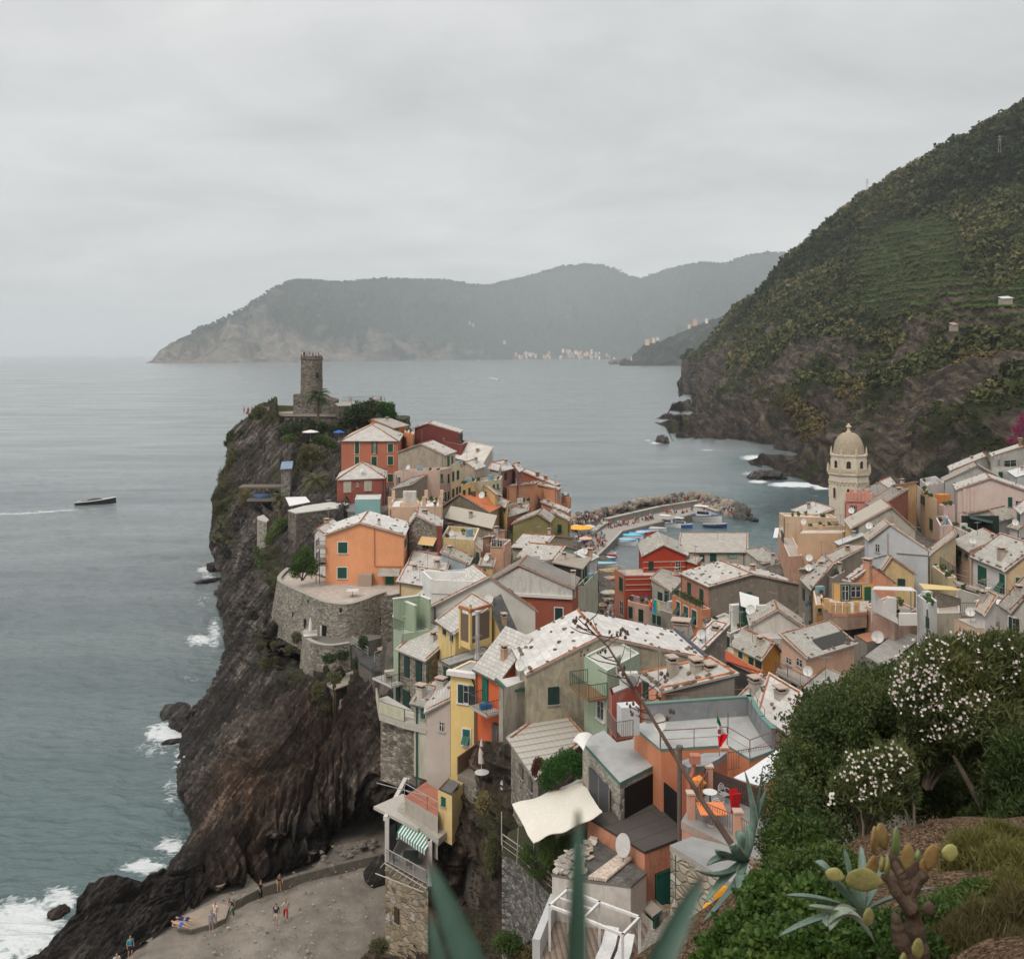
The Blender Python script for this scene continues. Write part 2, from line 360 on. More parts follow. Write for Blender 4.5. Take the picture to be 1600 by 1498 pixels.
# ---- sea
def sea():
 py = np.r_[np.linspace(1720,640,620),np.linspace(639,560,120),553+7*np.geomspace(.97,.06,40)]
 px = np.r_[np.linspace(-2400,-20,90),np.linspace(-10,1350,620),np.linspace(1360,4000,90)]
 PX,PY = np.meshgrid(px,py); Y = CH*F/(PY-HZ); P = unproj(PX,PY,Y); P[...,2] = 0
 X,Yw = P[...,0],P[...,1]
 amp = np.clip(1.3-Yw/500,0,1)
 a = fbm(np.stack([X*.10+Yw*.05,Yw*.24,Yw*0],-1),4,3,.55); b2 = 1-np.abs(fbm(np.stack([X*.23+Yw*.1,Yw*.55,0*X],-1),3,9,.5))
 P[...,2] = amp*(.34*a+.26*(b2-.6))
 spots =[(40,1450,70,55,1.5),(95,1405,40,30,1.1),(-30,1500,90,60,1.2),(225,1356,45,18,1.3),(268,1320,34,26,1.0),(262,1145,45,16,1.3),(245,1168,55,26,.75),(285,1190,22,40,.9),(270,1235,30,50,.7),(312,1000,30,18,1.0),(335,990,16,40,.9),(318,888,16,7,1.1),(325,900,18,22,.8),(318,940,22,14,.65),(300,1060,40,20,.55),(1178,715,28,6,1.1),(1196,722,14,8,1.2),(1170,740,20,5,.8),(1245,757,50,4.5,1.5),(1185,752,22,4,1.1),(1285,762,20,4,1.3),(1105,703,22,3,.8),(1025,692,14,3,1.0),(1012,688,8,2.5,.9),(1035,657,16,2.2,.7),(1175,815,10,3,.5),(1022,672,20,3,.5),(1060,697,30,3,.6)]
 foam = np.zeros_like(X)
 for(cx,cy,rx,ry,k)in spots:foam = np.maximum(foam,k*np.exp(-((PX-cx)/rx)**2-((PY-cy)/ry)**2))
 w = np.interp(PX,[-60,118],[808,796]); foam = np.maximum(foam,np.where(PX<124,.9*np.exp(-((PY-w)/np.interp(PX,[-60,124],[3.5,1.6]))**2),0))
 foam = np.maximum(foam,np.where((PX>764)&(PX<786),np.exp(-((PY-np.interp(PX,[764,786],[590,594]))/.9)**2),0))
 teal = np.clip(np.exp(-((PX-1170)/55)**2-((PY-722)/14)**2),0,1)+np.clip((PY-860)/480,0,.85)+2.2*np.exp(-((PX-1250)/110)**2-((PY-795)/48)**2)+.6*np.exp(-((PX-1100)/120)**2-((PY-840)/40)**2)  # the wide bay patches paint the dark hill's reflection into the water colour
 m,nt,b = newmat('sea_water',0.2,0.5); g = G(nt); p = g.pos()
 q = g.mapping(p,(.55,1.3,1),(0,0,.25)); n1 = g.noise(q,.5,6,.6,.5); n2 = g.noise(g.mapping(p,(.5,1.2,1),(0,0,-.3)),2.2,5,.6)
 big = g.noise(g.mapping(p,(.25,1,1)),.03,5,.6,1.0)
 base = g.mix(g.attr('teal'),(.175,.198,.204),(.078,.128,.131)); base = g.mix(g.rng(g.attr('teal'),.9,2.0),base,(.012,.036,.042)); base = g.mix(g.math('MULTIPLY',g.rng(big,.4,.65,0,.5),g.rng(g.attr('teal'),.8,1.6,1,0)),base,(.055,.085,.095))  # darkest mix is the hill's reflection put into the base colour
 fo = g.attr('foam'); fn = g.noise(g.mapping(p,(1,1.4,1)),.55,8,.72,1.4); fw = g.vor(g.mapping(p,(1,1.3,1)),.9,'DISTANCE_TO_EDGE')
 th = g.math('SUBTRACT',fo,g.math('ADD',g.math('MULTIPLY',fn,1.4),g.math('MULTIPLY',fw,.75)))
 ff = g.rng(th,-.16,.14); ff = g.math('MULTIPLY',ff,g.rng(fo,.02,.15))
 g.L.new(g.mix(ff,base,(.62,.65,.655)),b.inputs['Base Color'])
 g.L.new(g.math('ADD',g.rng(ff,0,1,.13,.7),g.rng(big,.35,.7,0,.14)),b.inputs['Roughness']); b.inputs['IOR'].default_value = 1.40
 cd = g.N.new('ShaderNodeCameraData'); dist = g.N.new('ShaderNodeVectorMath'); dist.operation = 'LENGTH'; g.L.new(p,dist.inputs[0])
 bp = g.N.new('ShaderNodeBump'); g.L.new(g.math('ADD',g.math('MULTIPLY',n1,1.0),g.math('MULTIPLY',n2,.35)),bp.inputs['Height']); bp.inputs['Distance'].default_value = .9
 g.L.new(g.rng(dist.outputs['Value'],90,540,.95,.13),bp.inputs['Strength']); g.N.remove(cd); g.L.new(bp.outputs[0],b.inputs['Normal'])
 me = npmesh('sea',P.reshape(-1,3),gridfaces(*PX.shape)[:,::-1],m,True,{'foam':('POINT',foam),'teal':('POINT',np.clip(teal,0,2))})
 tag(npobj('sea',me),'grey teal sea with small waves and foam along the rocks',None,None,'structure')
sea()
# ---- far headland
def headland():
 top = poly1d([(228,567),(237,564),(250,546),(262,540),(285,528),(312,514),(330,509),(355,497),(385,481),(410,463),(430,449),(452,440),(482,438),(520,441),(560,439),(600,435),(640,436),(700,438),(730,443),(762,446),(800,437),(830,430),(850,423),(880,416),(910,412),(940,415),(960,420),(978,430),(1000,435),(1030,426),(1060,417),(1100,409),(1118,410),(1135,413),(1155,403),(1178,397),(1205,394),(1225,395),(1260,405),(1400,420)])
 bot = poly1d([(228,567.5),(400,566.5),(560,564.5),(700,562.5),(860,561),(950,561.5),(1060,562),(1120,563),(1400,563)])
 xs = np.linspace(228,1400,620); nr = 110; t = np.linspace(0,1,nr)[:,None]**1.1
 PX = np.broadcast_to(xs,(nr,len(xs))).copy(); jag = .7*fbm(np.stack([xs*.05,xs*0,xs*0],-1),5,21,.7)
 T = top(xs)+jag; B = bot(xs); PY = T+(B-T)*t
 Yb = CH*F/(B-HZ); Yt = Yb+np.interp(xs,[228,450,900,1200,1400],[150,1500,2600,2400,2200])
 Y = 1/(1/Yt+(1/Yb-1/Yt)*t**1.4); P = unproj(PX,PY,Y)
 n = normals(P); fade = np.sin(np.pi*np.clip(t,0,1))**.6
 rid = 1-np.abs(fbm(np.stack([P[...,0]*.0022,P[...,2]*.0006,P[...,1]*.0006],-1),5,5,.55))*1.3
 P += n*(fade*(rid-.5)*150+fade*45*fbm(P*.006,4,8))[...,None]
 P[-1,:,2] = -3
 m,nt,b = newmat('headland',1.0,0.0); g = G(nt); p = g.pos(); sep = g.N.new('ShaderNodeSeparateXYZ'); g.L.new(p,sep.inputs[0])
 nx = g.noise(g.mapping(p,(.0035,.001,.0022)),1,8,.68,.8); nf = g.noise(p,.018,6,.7)
 lft = g.rng(sep.outputs[0],-2100,0,.20,-.07); low = g.rng(sep.outputs[2],0,330,.16,-.10)
 rock = g.rng(g.math('ADD',g.math('ADD',nx,lft),low),.58,.74)
 veg = g.mix(g.rng(nf,.35,.7),(.016,.026,.020),(.040,.054,.034)); rk = g.mix(g.rng(nf,.3,.7),(.11,.09,.075),(.27,.23,.19))
 g.L.new(g.mix(rock,veg,rk),b.inputs['Base Color'])
 g.L.new(g.bump(g.math('ADD',nx,g.math('MULTIPLY',nf,.5)),1.0,60),b.inputs['Normal'])
 tag(npobj('hills',npmesh('hills',P.reshape(-1,3),gridfaces(*PX.shape),m,True)),'long hazy headland across the bay with bare rock at its left end',None,None,'structure')
 # pine belts on the skyline
 V,Fc = ICO[1]; V = np.array(V); Fc = np.array(Fc); vs =[]; fs =[]; k = 0
 for i in range(900):
  c = rng.integers(40,len(xs)-2); q = P[rng.integers(0,3),c]; r = rng.uniform(7,15)
  vs.append(q+np.array([rng.uniform(-20,20),0,r*.5])+V*r*np.array([1.1,1,.8])*rng.uniform(.7,1.2,(len(V),1))); fs.append(Fc+k); k += len(V)
 tag(npobj('distant_wood',npmesh('distant_wood',np.vstack(vs),np.vstack(fs),plain((.035,.05,.035),1,0),False)),'belt of pines along the crest of the far headland','woodland',None,'stuff')
 # seaside village
 cols =[(.62,.42,.30),(.66,.55,.38),(.70,.62,.52),(.60,.34,.25),(.72,.68,.60),(.55,.38,.30)]
 boxes =[]
 for ci,c in enumerate(cols):
  mb = MB(); mb.prism([(-8,-6),(8,-6),(8,6),(-8,6)],-20,10,0)
  for s in(-1,1):mb.slab([(-8.6,s*6.6,9.6),(8.6,s*6.6,9.6),(8.6,0,13),(-8.6,0,13)],.5,1)
  for k in range(4):
   for zz in(1.5,6):mb.box((-5.6+k*3.7,-6.05,zz),(1.2,.15,2.0),0,2)
  boxes.append(mb.mesh('village_house',[plain(c),plain((.5,.27,.18)),plain((.1,.12,.11))]))
 spots =[(rng.uniform(805,960),rng.uniform(553.8,560.5),0)for _ in range(44)]+[(rng.uniform(880,950),rng.uniform(552,556),1)for _ in range(14)]+[(735,501,0),(743,501,0),(1010,536,2),(1020,533,2),(1026,531,2),(1084,505,0),(1102,503,0),(985,562,0),(790,530,0),(1075,512,1)]
 for i,(px,py,k)in enumerate(spots):
  c = int(np.argmin(abs(xs-px))); r = int(np.argmin(abs(PY[:,c]-py))); q = P[r,c]if px<970 else np.array(W(px,py,3850))
  sc =(.62 if px>970 else 1)*rng.uniform(.7,1.35)*(1.15 if k==2 else 1)
  o = bpy.data.objects.new('village_house',boxes[i%6]); COL.objects.link(o); o.location =(q[0],q[1]-25,q[2]+6); o.scale =(sc*rng.uniform(.8,1.3),sc,sc*(.8 if k==2 else 1)); o.rotation_euler =(0,0,rng.uniform(-.25,.25))
  tag(o,'tiny pastel house of the distant village across the bay' if k!=2 else 'long pink villa above the distant village','house','houses of the distant village' if k!=2 else 'villa wings on the distant hill')
headland()
def wooded_point():
 xs = np.linspace(968,1180,150); T = np.interp(xs,[968,984,996,1008,1022,1040,1060,1085,1120,1180],[570,563,552,541,534,530,521,509,497,480])+1.2*fbm(np.stack([xs*.15,0*xs,0*xs],-1),4,33); t = np.linspace(0,1,60)[:,None]; PX = np.broadcast_to(xs,(60,150)).copy(); PY = T+(571.5-T)*t; Y = 3890+(1-t)*420+0*PX; P = unproj(PX,PY,Y); P += normals(P)*(26*fbm(P*.018,5,34,.6)*np.sin(np.pi*t)**.5)[...,None]; P[-1,:,2] = -3
 m,nt,b = newmat('wooded_point',1,0); g = G(nt); n = g.noise(g.pos(),.02,7,.7); g.L.new(g.ramp(n,[(.38,(.010,.019,.014)),(.55,(.028,.038,.024)),(.63,(.09,.075,.055)),(.7,(.16,.13,.10))]),b.inputs['Base Color']); g.L.new(g.bump(n,1,25),b.inputs['Normal'])
 tag(npobj('hills',npmesh('hills',P.reshape(-1,3),gridfaces(60,150),m)),'dark wooded point with low cliffs before the far headland',None,None,'structure')
wooded_point()
# ---- the hill on the right
HILL ={}
def hill():
 top = poly1d([(1040,600),(1060,572),(1075,552),(1100,520),(1130,487),(1160,462),(1200,418),(1225,392),(1260,363),(1300,330),(1350,296),(1400,262),(1470,222),(1500,207),(1540,186),(1600,153),(1700,100),(1800,50)])
 bot = poly1d([(1040,601),(1050,598),(1062,600),(1040,640),(1400,800),(1800,800)])
 # curves: the shore in photo pixels (height zero), then hidden behind the town
 shore =[(1056,592),(1066,597),(1072,601),(1050,625),(1030,640),(1018,656),(1045,660),(1060,672),(1040,684),(1050,692),(1090,700),(1130,706),(1165,712),(1195,722),(1200,735),(1186,748),(1215,752),(1250,748),(1285,757),(1310,772),(1360,790)]
 ctl =[(1056,592,1846),(1066,597,1600),(1060,575,1900),(1100,522,1750),(1150,470,1500),(1200,419,1300),(1300,331,1150),(1400,263,1050),(1500,208,980),(1600,154,930),(1750,75,900),(1072,604,1350),(1095,560,1400),(1085,620,1000),(1050,640,800),(1022,657,692),(1090,657,660),(1130,600,840),(1050,693,514),(1120,704,477),(1110,680,520),(1180,718,436),(1195,735,396),(1188,750,365),(1250,752,361),(1300,768,335),(1400,780,305),(1180,640,610),(1220,560,720),(1280,640,470),(1260,700,400),(1330,700,350),(1400,640,400),(1400,720,320),(1480,700,285),(1540,690,270),(1600,680,262),(1700,690,250),(1600,780,240),(1480,780,272),(1300,500,760),(1400,500,620),(1500,500,520),(1600,500,470),(1300,400,980),(1400,380,850),(1500,350,780),(1600,320,720),(1500,600,380),(1600,600,350),(1730,500,430),(1750,300,700)]
 f = tps([(a,b)for a,b,c in ctl],[1/c for a,b,c in ctl],1e-3)
 nr = 330; xs = np.linspace(1018,1800,520)
 # left/bottom outline: columns start at the shore
 shy = np.interp(xs,[1018,1040,1050,1062,1090,1130,1165,1190,1198,1215,1250,1285,1310,1360,1800],[659,664,686,695,702,708,716,753,755,754,752,759,774,792,800])
 tpy = np.where(xs<1080,np.interp(xs,[1018,1026,1041,1056,1062,1067,1080],[656,653,646,626,604,561,548]),top(xs-13))
 j = 1.6*fbm(np.stack([xs*.035,0*xs,0*xs],-1),5,31,.65); tpy = tpy+j
 t = np.linspace(0,1,nr)[:,None]; PX = np.broadcast_to(xs,(nr,len(xs))).copy(); PY = tpy+(shy-tpy)*t
 Y = 1/np.clip(f(np.stack([PX,PY],-1)),1/2100,1/200)
 ysea = CH*F/(PY-HZ); Y = np.where(PY>HZ+5,np.minimum(Y,ysea),Y)  # never under the water
 P = unproj(PX,PY,Y); n = normals(P); sc =(Y/500)[...,None]
 edge = np.minimum(1,np.minimum(t*14,(1-t)*7)+.12)*np.clip((PX-1016)/70,.05,1)
 gul = np.abs(fbm(np.stack([P[...,0]*.018+P[...,1]*.006,P[...,2]*.006,P[...,1]*.004],-1),4,41,.55))
 mid = fbm(P*.045,4,42,.55); str_ = 1-np.abs(fbm(np.stack([(P[...,0]-P[...,2])*.10,(P[...,0]+P[...,2])*.022,P[...,1]*.03],-1),4,43,.6))*2
 zz = P[...,2]; rocky = np.clip((70-zz)/60+.35*mid,0,1)
 P = P+n*((edge*(5-17*gul+4*mid+rocky*3.6*str_))[...,None]*np.clip(sc,.4,1.0))
 P[-1,:,2] = np.minimum(P[-1,:,2],-2); P[...,2] = np.maximum(P[...,2],-2.5)
 # colour fields
 vegn = fbm(P*.02,5,51,.6); terr = np.exp(-((PX-1425)/85)**4-((PY-415)/85)**4)+.8*np.exp(-((PX-1560)/70)**4-((PY-480)/55)**4)
 veg = np.clip((zz-28)/45+vegn*1.35+np.interp(PX,[1020,1250,1600],[-.35,.05,.15])-np.exp(-((PX-1300-(440-PY)*.6)/26)**2-((PY-410)/55)**2)*1.1-np.exp(-((PX-1520)/30)**2-((PY-512)/12)**2)*1.2,-1,2)
 veg = np.where((PY>590)&(PX>1420),veg-.35+.5*vegn,veg)
 m,nt,b = newmat('hillside',1.0,0.05); g = G(nt); p = g.pos(); sep = g.N.new('ShaderNodeSeparateXYZ'); g.L.new(p,sep.inputs[0])
 s1 = g.noise(g.mapping(g.mapping(p,rot=(0,.6,0)),(.20,.05,.05)),1,9,.72,.6); s2 = g.noise(p,.35,6,.7); s3 = g.noise(p,.03,5,.6)
 rock = g.ramp(g.math('ADD',g.math('MULTIPLY',s1,.65),g.math('MULTIPLY',s2,.35)),[(.36,(.016,.014,.012)),(.47,(.055,.045,.037)),(.55,(.13,.105,.08)),(.64,(.25,.21,.165)),(.8,(.38,.34,.28))])
 low = g.rng(sep.outputs[2],0,16,.55,0); rock = g.mix(low,rock,(.022,.020,.020))
 gr = g.ramp(g.math('ADD',g.math('MULTIPLY',s2,.5),g.math('MULTIPLY',s3,.5)),[(.38,(.014,.022,.011)),(.5,(.030,.038,.018)),(.6,(.065,.065,.030)),(.72,(.14,.11,.055))])
 zt = g.math('FRACT',g.math('MULTIPLY',g.math('ADD',sep.outputs[2],g.math('MULTIPLY',s3,26)),.17)); ter = g.mix(g.rng(zt,.62,.74),(.040,.060,.020),(.10,.085,.052))
 gr = g.mix(g.math('MULTIPLY',g.attr('terr'),.85),gr,ter)
 vf = g.rng(g.math('ADD',g.attr('veg'),g.math('MULTIPLY',g.math('SUBTRACT',s2,.5),2.2)),.25,.6)
 g.L.new(g.mix(vf,rock,gr),b.inputs['Base Color']); g.L.new(g.bump(g.math('ADD',s1,g.math('MULTIPLY',s2,.6)),1.0,4.0),b.inputs['Normal'])
 me = npmesh('terrain',P.reshape(-1,3),gridfaces(*PX.shape),m,True,{'veg':('POINT',veg),'terr':('POINT',np.clip(terr,0,1))})
 tag(npobj('terrain',me),'steep hillside of scrub, dry terraces and dark sea rock on the right',None,None,'structure')
 HILL.update(P=P,veg=veg,terr=terr,PX=PX,PY=PY,n=n,Y=Y)
 # scrub: many lumpy bushes of small facets
 V,Fc = ICO[1]; V = np.array(V); Fc = np.array(Fc)
 def scatter(name,label,cnt,rr,thr,mat,cond,hgt=.8,seed=1,rag=.35):
  R = np.random.default_rng(seed); area =(Y**2); wgt = np.where(cond&(veg>thr),np.clip(area,0,500**2)**.35,0).ravel(); wgt = wgt/wgt.sum()
  idx = R.choice(len(wgt),cnt,p=wgt); q = P.reshape(-1,3)[idx]+R.uniform(-1.5,1.5,(cnt,3))*[1,1,0]; sc =(Y.ravel()[idx]/480)**.45
  r = R.uniform(rr[0],rr[1],cnt)*sc*R.choice([1,1,1.5],cnt); K = 26; d = R.normal(size=(cnt,K,3)); d/=np.linalg.norm(d,axis=2,keepdims=True); d[...,2] = np.abs(d[...,2])*1.1-.25; c_ = q[:,None]+d*(r[:,None,None]*np.array([1.1,1.1,hgt])*R.uniform(.55,1.12,(cnt,K,1)))
  a_ = d+R.normal(size=d.shape)*.55; a_/=np.linalg.norm(a_,axis=2,keepdims=True); u_ = np.cross(a_,R.normal(size=d.shape)); u_/=np.linalg.norm(u_,axis=2,keepdims=True); v_ = np.cross(a_,u_); s_ =(r[:,None]*R.uniform(.22,.48,(cnt,K)))[...,None]
  VV = np.stack([c_-u_*s_,c_-v_*s_*.7,c_+u_*s_,c_+v_*s_*.7],2); FF = np.arange(cnt*K*4).reshape(-1,4); big = .5+.5*np.clip(1.4*fbm(q*.009,3,55),-1,1); rb = np.clip(.45*R.random(cnt)+.55*big,0,1)
  me = npmesh(name,VV.reshape(-1,3),FF,mat,False,{'rnd':('FACE',np.clip(np.repeat(rb,K)+R.uniform(-.15,.15,cnt*K),0,1))})
  tag(npobj(name,me),label,'scrub',None,'stuff')
 def shrubmat(stops):
  m,nt,b = newmat('scrub_leaves',1.0,0.1); g = G(nt); n = g.noise(g.pos(),1.2,4,.7)
  c = g.ramp(g.attr('rnd'),stops); g.L.new(g.mix(g.rng(n,.35,.7),g.mix(1.0,c,(.45,.48,.46),'MULTIPLY'),g.mix(1.0,c,(1.15,1.15,1.05),'MULTIPLY')),b.inputs['Base Color']); return m
 dark = shrubmat([(0,(.014,.024,.012)),(.28,(.030,.043,.019)),(.52,(.062,.074,.030)),(.76,(.125,.125,.052)),(1,(.23,.19,.10))])
 dry = shrubmat([(0,(.13,.10,.05)),(.4,(.21,.145,.07)),(.7,(.09,.09,.04)),(1,(.16,.14,.07))])
 scatter('scrubland','dark green scrub and trees covering the upper slope of the right hill',15000,(1.5,3.4),.35,dark,(terr<.35)&(P[...,2]>34),.85,2)
 scatter('low_scrub','scattered green bushes on the lower rocky slope of the right hill',7500,(.6,1.6),-.12,dark,(terr<.6)&(P[...,2]>20)&(PX>1078),.8,3)
 scatter('dry_reeds','patches of yellow dry reeds on the right hill',1100,(.9,2.0),-.9,dry,(np.exp(-((PX-1262)/30)**2-((PY-655)/18)**2)+np.exp(-((PX-1330)/28)**2-((PY-610)/20)**2)+np.exp(-((PX-1320)/24)**2-((PY-452)/10)**2)+np.exp(-((PX-1385)/8)**2-((PY-326)/6)**2)+np.exp(-((PX-1520)/40)**2-((PY-560)/18)**2)+np.exp(-((PX-1370)/28)**2-((PY-525)/14)**2)+np.exp(-((PX-1590)/20)**2-((PY-395)/12)**2))>.42,1.0,4,.5)
 # terrace rows of vines
 R = np.random.default_rng(9); cand = np.where(terr>.35); vs =[]; fs =[]; k = 0; rn =[]
 zr = np.round((P[...,2][cand])/5.2)*5.2; pick = np.where(np.abs(P[...,2][cand]-zr)<.8)[0]; pick = R.choice(pick,min(3800,len(pick)),replace=False)
 for i in pick:
  q = P[cand[0][i],cand[1][i]]; vs.append(q+V*R.uniform(.8,1.5)*[1.5,1,.8]*R.uniform(.7,1.3,(len(V),1))); fs.append(Fc+k); k += len(V); rn.append(np.full(len(Fc),R.random()))
 vm = shrubmat([(0,(.05,.075,.022)),(.6,(.07,.10,.03)),(1,(.10,.11,.04))])
 tag(npobj('vine_rows',npmesh('vine_rows',np.vstack(vs),np.vstack(fs),vm,False,{'rnd':('FACE',np.concatenate(rn))})),'rows of vines on the narrow terraces of the right hill','vines',None,'stuff')
hill()
# ---- rock material shared by the sea cliff and its spurs
def rockmat(name,dark=(.016,.015,.015),mid=(.050,.046,.043),lite=(.30,.275,.25),rot=.61,brown=(.10,.066,.046)):
 m,nt,b = newmat(name,0.8,0.25); g = G(nt); p = g.pos(); w = g.noise(p,.12,4,.6)
 cb = g.N.new('ShaderNodeCombineXYZ'); [g.L.new(g.math('MULTIPLY',w,6.0),cb.inputs[i])for i in range(3)]
 ad = g.N.new('ShaderNodeVectorMath'); ad.operation = 'ADD'; g.L.new(p,ad.inputs[0]); g.L.new(cb.outputs[0],ad.inputs[1])
 q0 = g.mapping(ad.outputs[0],rot=(0,-rot,0)); s1 = g.math('ADD',g.math('MULTIPLY',g.noise(g.mapping(q0,(2.2,.14,.16)),1,8,.7,.4),.6),g.math('MULTIPLY',g.noise(g.mapping(q0,(.55,.05,.07)),1,6,.65,.3),.4)); s2 = g.noise(p,2.2,6,.72); s3 = g.noise(p,.10,4,.6)
 v = g.math('ADD',g.math('MULTIPLY',s1,.7),g.math('MULTIPLY',s2,.3))
 c = g.ramp(v,[(.38,dark),(.475,mid),(.53,tuple(x*1.7 for x in mid)),(.60,lite),(.70,tuple(x*1.5 for x in lite))])
 c = g.mix(g.rng(g.noise(p,.16,5,.6),.42,.62,0,.75),c,g.mix(1.0,c,(1.9,1.85,1.75),'MULTIPLY'))
 c = g.mix(g.math('MULTIPLY',g.attr('brown'),g.rng(s3,.3,.6,.4,.95)),c,g.mix(1.0,c,tuple(x*10.5 for x in brown),'MULTIPLY'))
 sep = g.N.new('ShaderNodeSeparateXYZ'); g.L.new(p,sep.inputs[0]); c = g.mix(g.rng(sep.outputs[2],.5,5,.6,0),c,(.016,.015,.015))
 g.L.new(g.mix(g.math('MULTIPLY',g.rng(g.math('ADD',g.attr('moss'),g.math('MULTIPLY',g.math('SUBTRACT',s2,.5),1.6)),.45,.8),.9),c,g.ramp(s2,[(.35,(.035,.042,.018)),(.55,(.085,.085,.036)),(.7,(.15,.125,.06))])),b.inputs['Base Color'])
 g.L.new(g.bump(v,1.0,1.3,g.bump(s2,.6,.25)),b.inputs['Normal']); return m
CLIFF = rockmat('cliff_rock'); CLIFF2 = rockmat('spur_rock',mid=(.075,.062,.050),lite=(.26,.22,.18),rot=.25)
def relief_rows(name,label,ys,left,right,ctl,nc,mat,amp,freq,moss,brown,back=(9,14),hollow=(),kind='structure',dip=.9,seed=60):
 f = tps([(a,b)for a,b,c in ctl],[1/c for a,b,c in ctl],2e-3); ys = np.asarray(ys,float); u = np.linspace(0,1,nc)[None]
 jl = 3.0*fbm(np.stack([ys*.04,ys*0,ys*0+seed],-1),5,seed,.6)
 Lx = left(ys)+jl; PX = Lx[:,None]+(right(ys)-Lx)[:,None]*u; PY = np.broadcast_to(ys[:,None],PX.shape).copy()
 Y = 1/np.clip(f(np.stack([PX,PY],-1)),1/400,1/20)
 for(cx,cy,rx,ry,d)in hollow:Y = Y+d*np.exp(-np.abs((PX-cx)/rx)**3-np.abs((PY-cy)/ry)**3)
 P = unproj(PX,PY,Y); n = normals(P); ca,sa = math.cos(dip),math.sin(dip)
 a = P[...,0]*ca+P[...,2]*sa; c = -P[...,0]*sa+P[...,2]*ca; wr = fbm(P*.07,3,seed+1)
 big = fbm(P*.09,3,seed+2); lay = 1-np.abs(fbm(np.stack([c*freq+wr*2.2,a*freq*.14,P[...,1]*freq*.12],-1),5,seed+3,.62))*2.2
 fin = fbm(P*1.1,3,seed+4)
 edge = np.clip(u*10+.2,0,1)
 P = P+n*((amp*(1.2*big+1.4*lay+.5*fin))*edge)[...,None]
 if name=='cliff':
  P[...,2] = np.where((PX>436)&(P[...,1]>205),np.minimum(P[...,2],33.0),P[...,2]); P[...,2] = np.where((P[...,0]>-31)&(P[...,1]>106)&(P[...,1]<135),np.minimum(P[...,2],12.3),P[...,2])
 ms = moss(PX,PY,P)if moss else np.zeros_like(Y); br = brown(PX,PY,P)if brown else np.zeros_like(Y)
 # the rock turns away behind its outline
 nb = 7; e = P[:,:1]; k = np.linspace(1,0,nb,endpoint=False)[None,:,None]**1.3; ext = e+k*np.array([back[0],back[1],-2.0]); P = np.concatenate([ext,P],1)
 z = lambda A:np.concatenate([np.repeat(A[:,:1],nb,1),A],1)
 me = npmesh(name,P.reshape(-1,3),gridfaces(P.shape[0],P.shape[1]),mat,True,{'moss':('POINT',z(ms)),'brown':('POINT',z(br))})
 o = npobj(name,me); tag(o,label,None,None,kind); return P
def cliff():
 left = poly1d([(a,b)for b,a in[(402,632),(392,645),(365,672),(352,688),(350,720),(338,760),(332,790),(330,830),(326,855),(336,880),(345,900),(341,925),(334,945),(346,972),(348,1000),(345,1030),(330,1060),(322,1080),(308,1100),(290,1118),(284,1150),(279,1190),(274,1240),(289,1262),(303,1298),(285,1330),(265,1350),(250,1400),(256,1440)]])
 right = poly1d([(632,640),(660,640),(700,560),(800,545),(880,540),(930,560),(1000,640),(1100,690),(1290,690),(1325,640),(1345,520),(1375,430),(1400,330),(1440,275)])
 ctl =[(395,640,236),(470,634,236),(560,634,234),(640,640,230),(350,690,227),(430,690,224),(520,690,221),(600,700,205),(350,740,219),(420,740,211),(480,740,203),(540,740,190),(330,800,213),(400,800,196),(460,790,184),(540,800,160),(326,860,212),(400,860,182),(450,850,160),(540,870,140),(345,900,200),(400,900,172),(445,910,132),(540,920,125),(335,945,183),(400,950,148),(435,960,121),(348,1000,160),(400,1000,136),(440,1010,117),(480,1020,112),(560,1050,106),(640,1020,104),(690,1100,92),(345,1030,151),(308,1100,131),(284,1150,120.5),(279,1190,113),(274,1240,104.8),(303,1298,96.6),(380,1080,122),(460,1060,110),(340,1150,112),(400,1150,102),(470,1150,99),(560,1150,97),(650,1150,92),(340,1230,99),(400,1230,95),(480,1230,93),(560,1230,93),(680,1230,90),(300,1400,83),(400,1370,86),(480,1335,90),(600,1290,95.5),(350,1385,84.4),(690,1290,94),(300,1330,90),(340,1300,91),(420,1300,89.5),(500,1290,91),(260,1435,80),(640,1330,92),(250,1400,83)]
 def moss(X,Y,P):
  u = np.clip((Y-640)/700,0,1); n = fbm(P*.12,4,71)
  a = np.exp(-((X-345)/28)**2)*(Y<850)*(Y>660)*.8+.75*(Y<668)+.6*np.exp(-((X-490)/60)**2-((Y-720)/50)**2)+.8*np.exp(-((X-430)/22)**2-((Y-870)/60)**2)+.55*np.exp(-((X-420)/40)**2-((Y-1010)/28)**2)+.7*np.exp(-((X-510)/70)**2-((Y-1050)/40)**2)
  return np.clip(a+n*.4+.16*(Y<1010),0,1)
 def brown(X,Y,P):return np.clip(np.exp(-((X-(470-(Y-1150)*.55))/75)**2)*np.clip((Y-1050)/80,0,1)*.9+.45*np.exp(-((X-600)/80)**2-((Y-1180)/80)**2)+.15,0,1)
 relief_rows('cliff','dark layered sea cliff under the castle and the stone bastion',np.linspace(632,1440,620),left,right,ctl,330,CLIFF,1.15,.42,moss,brown,(16,22),((566,1306,56,30,42),(452,1318,26,18,14)))
cliff()
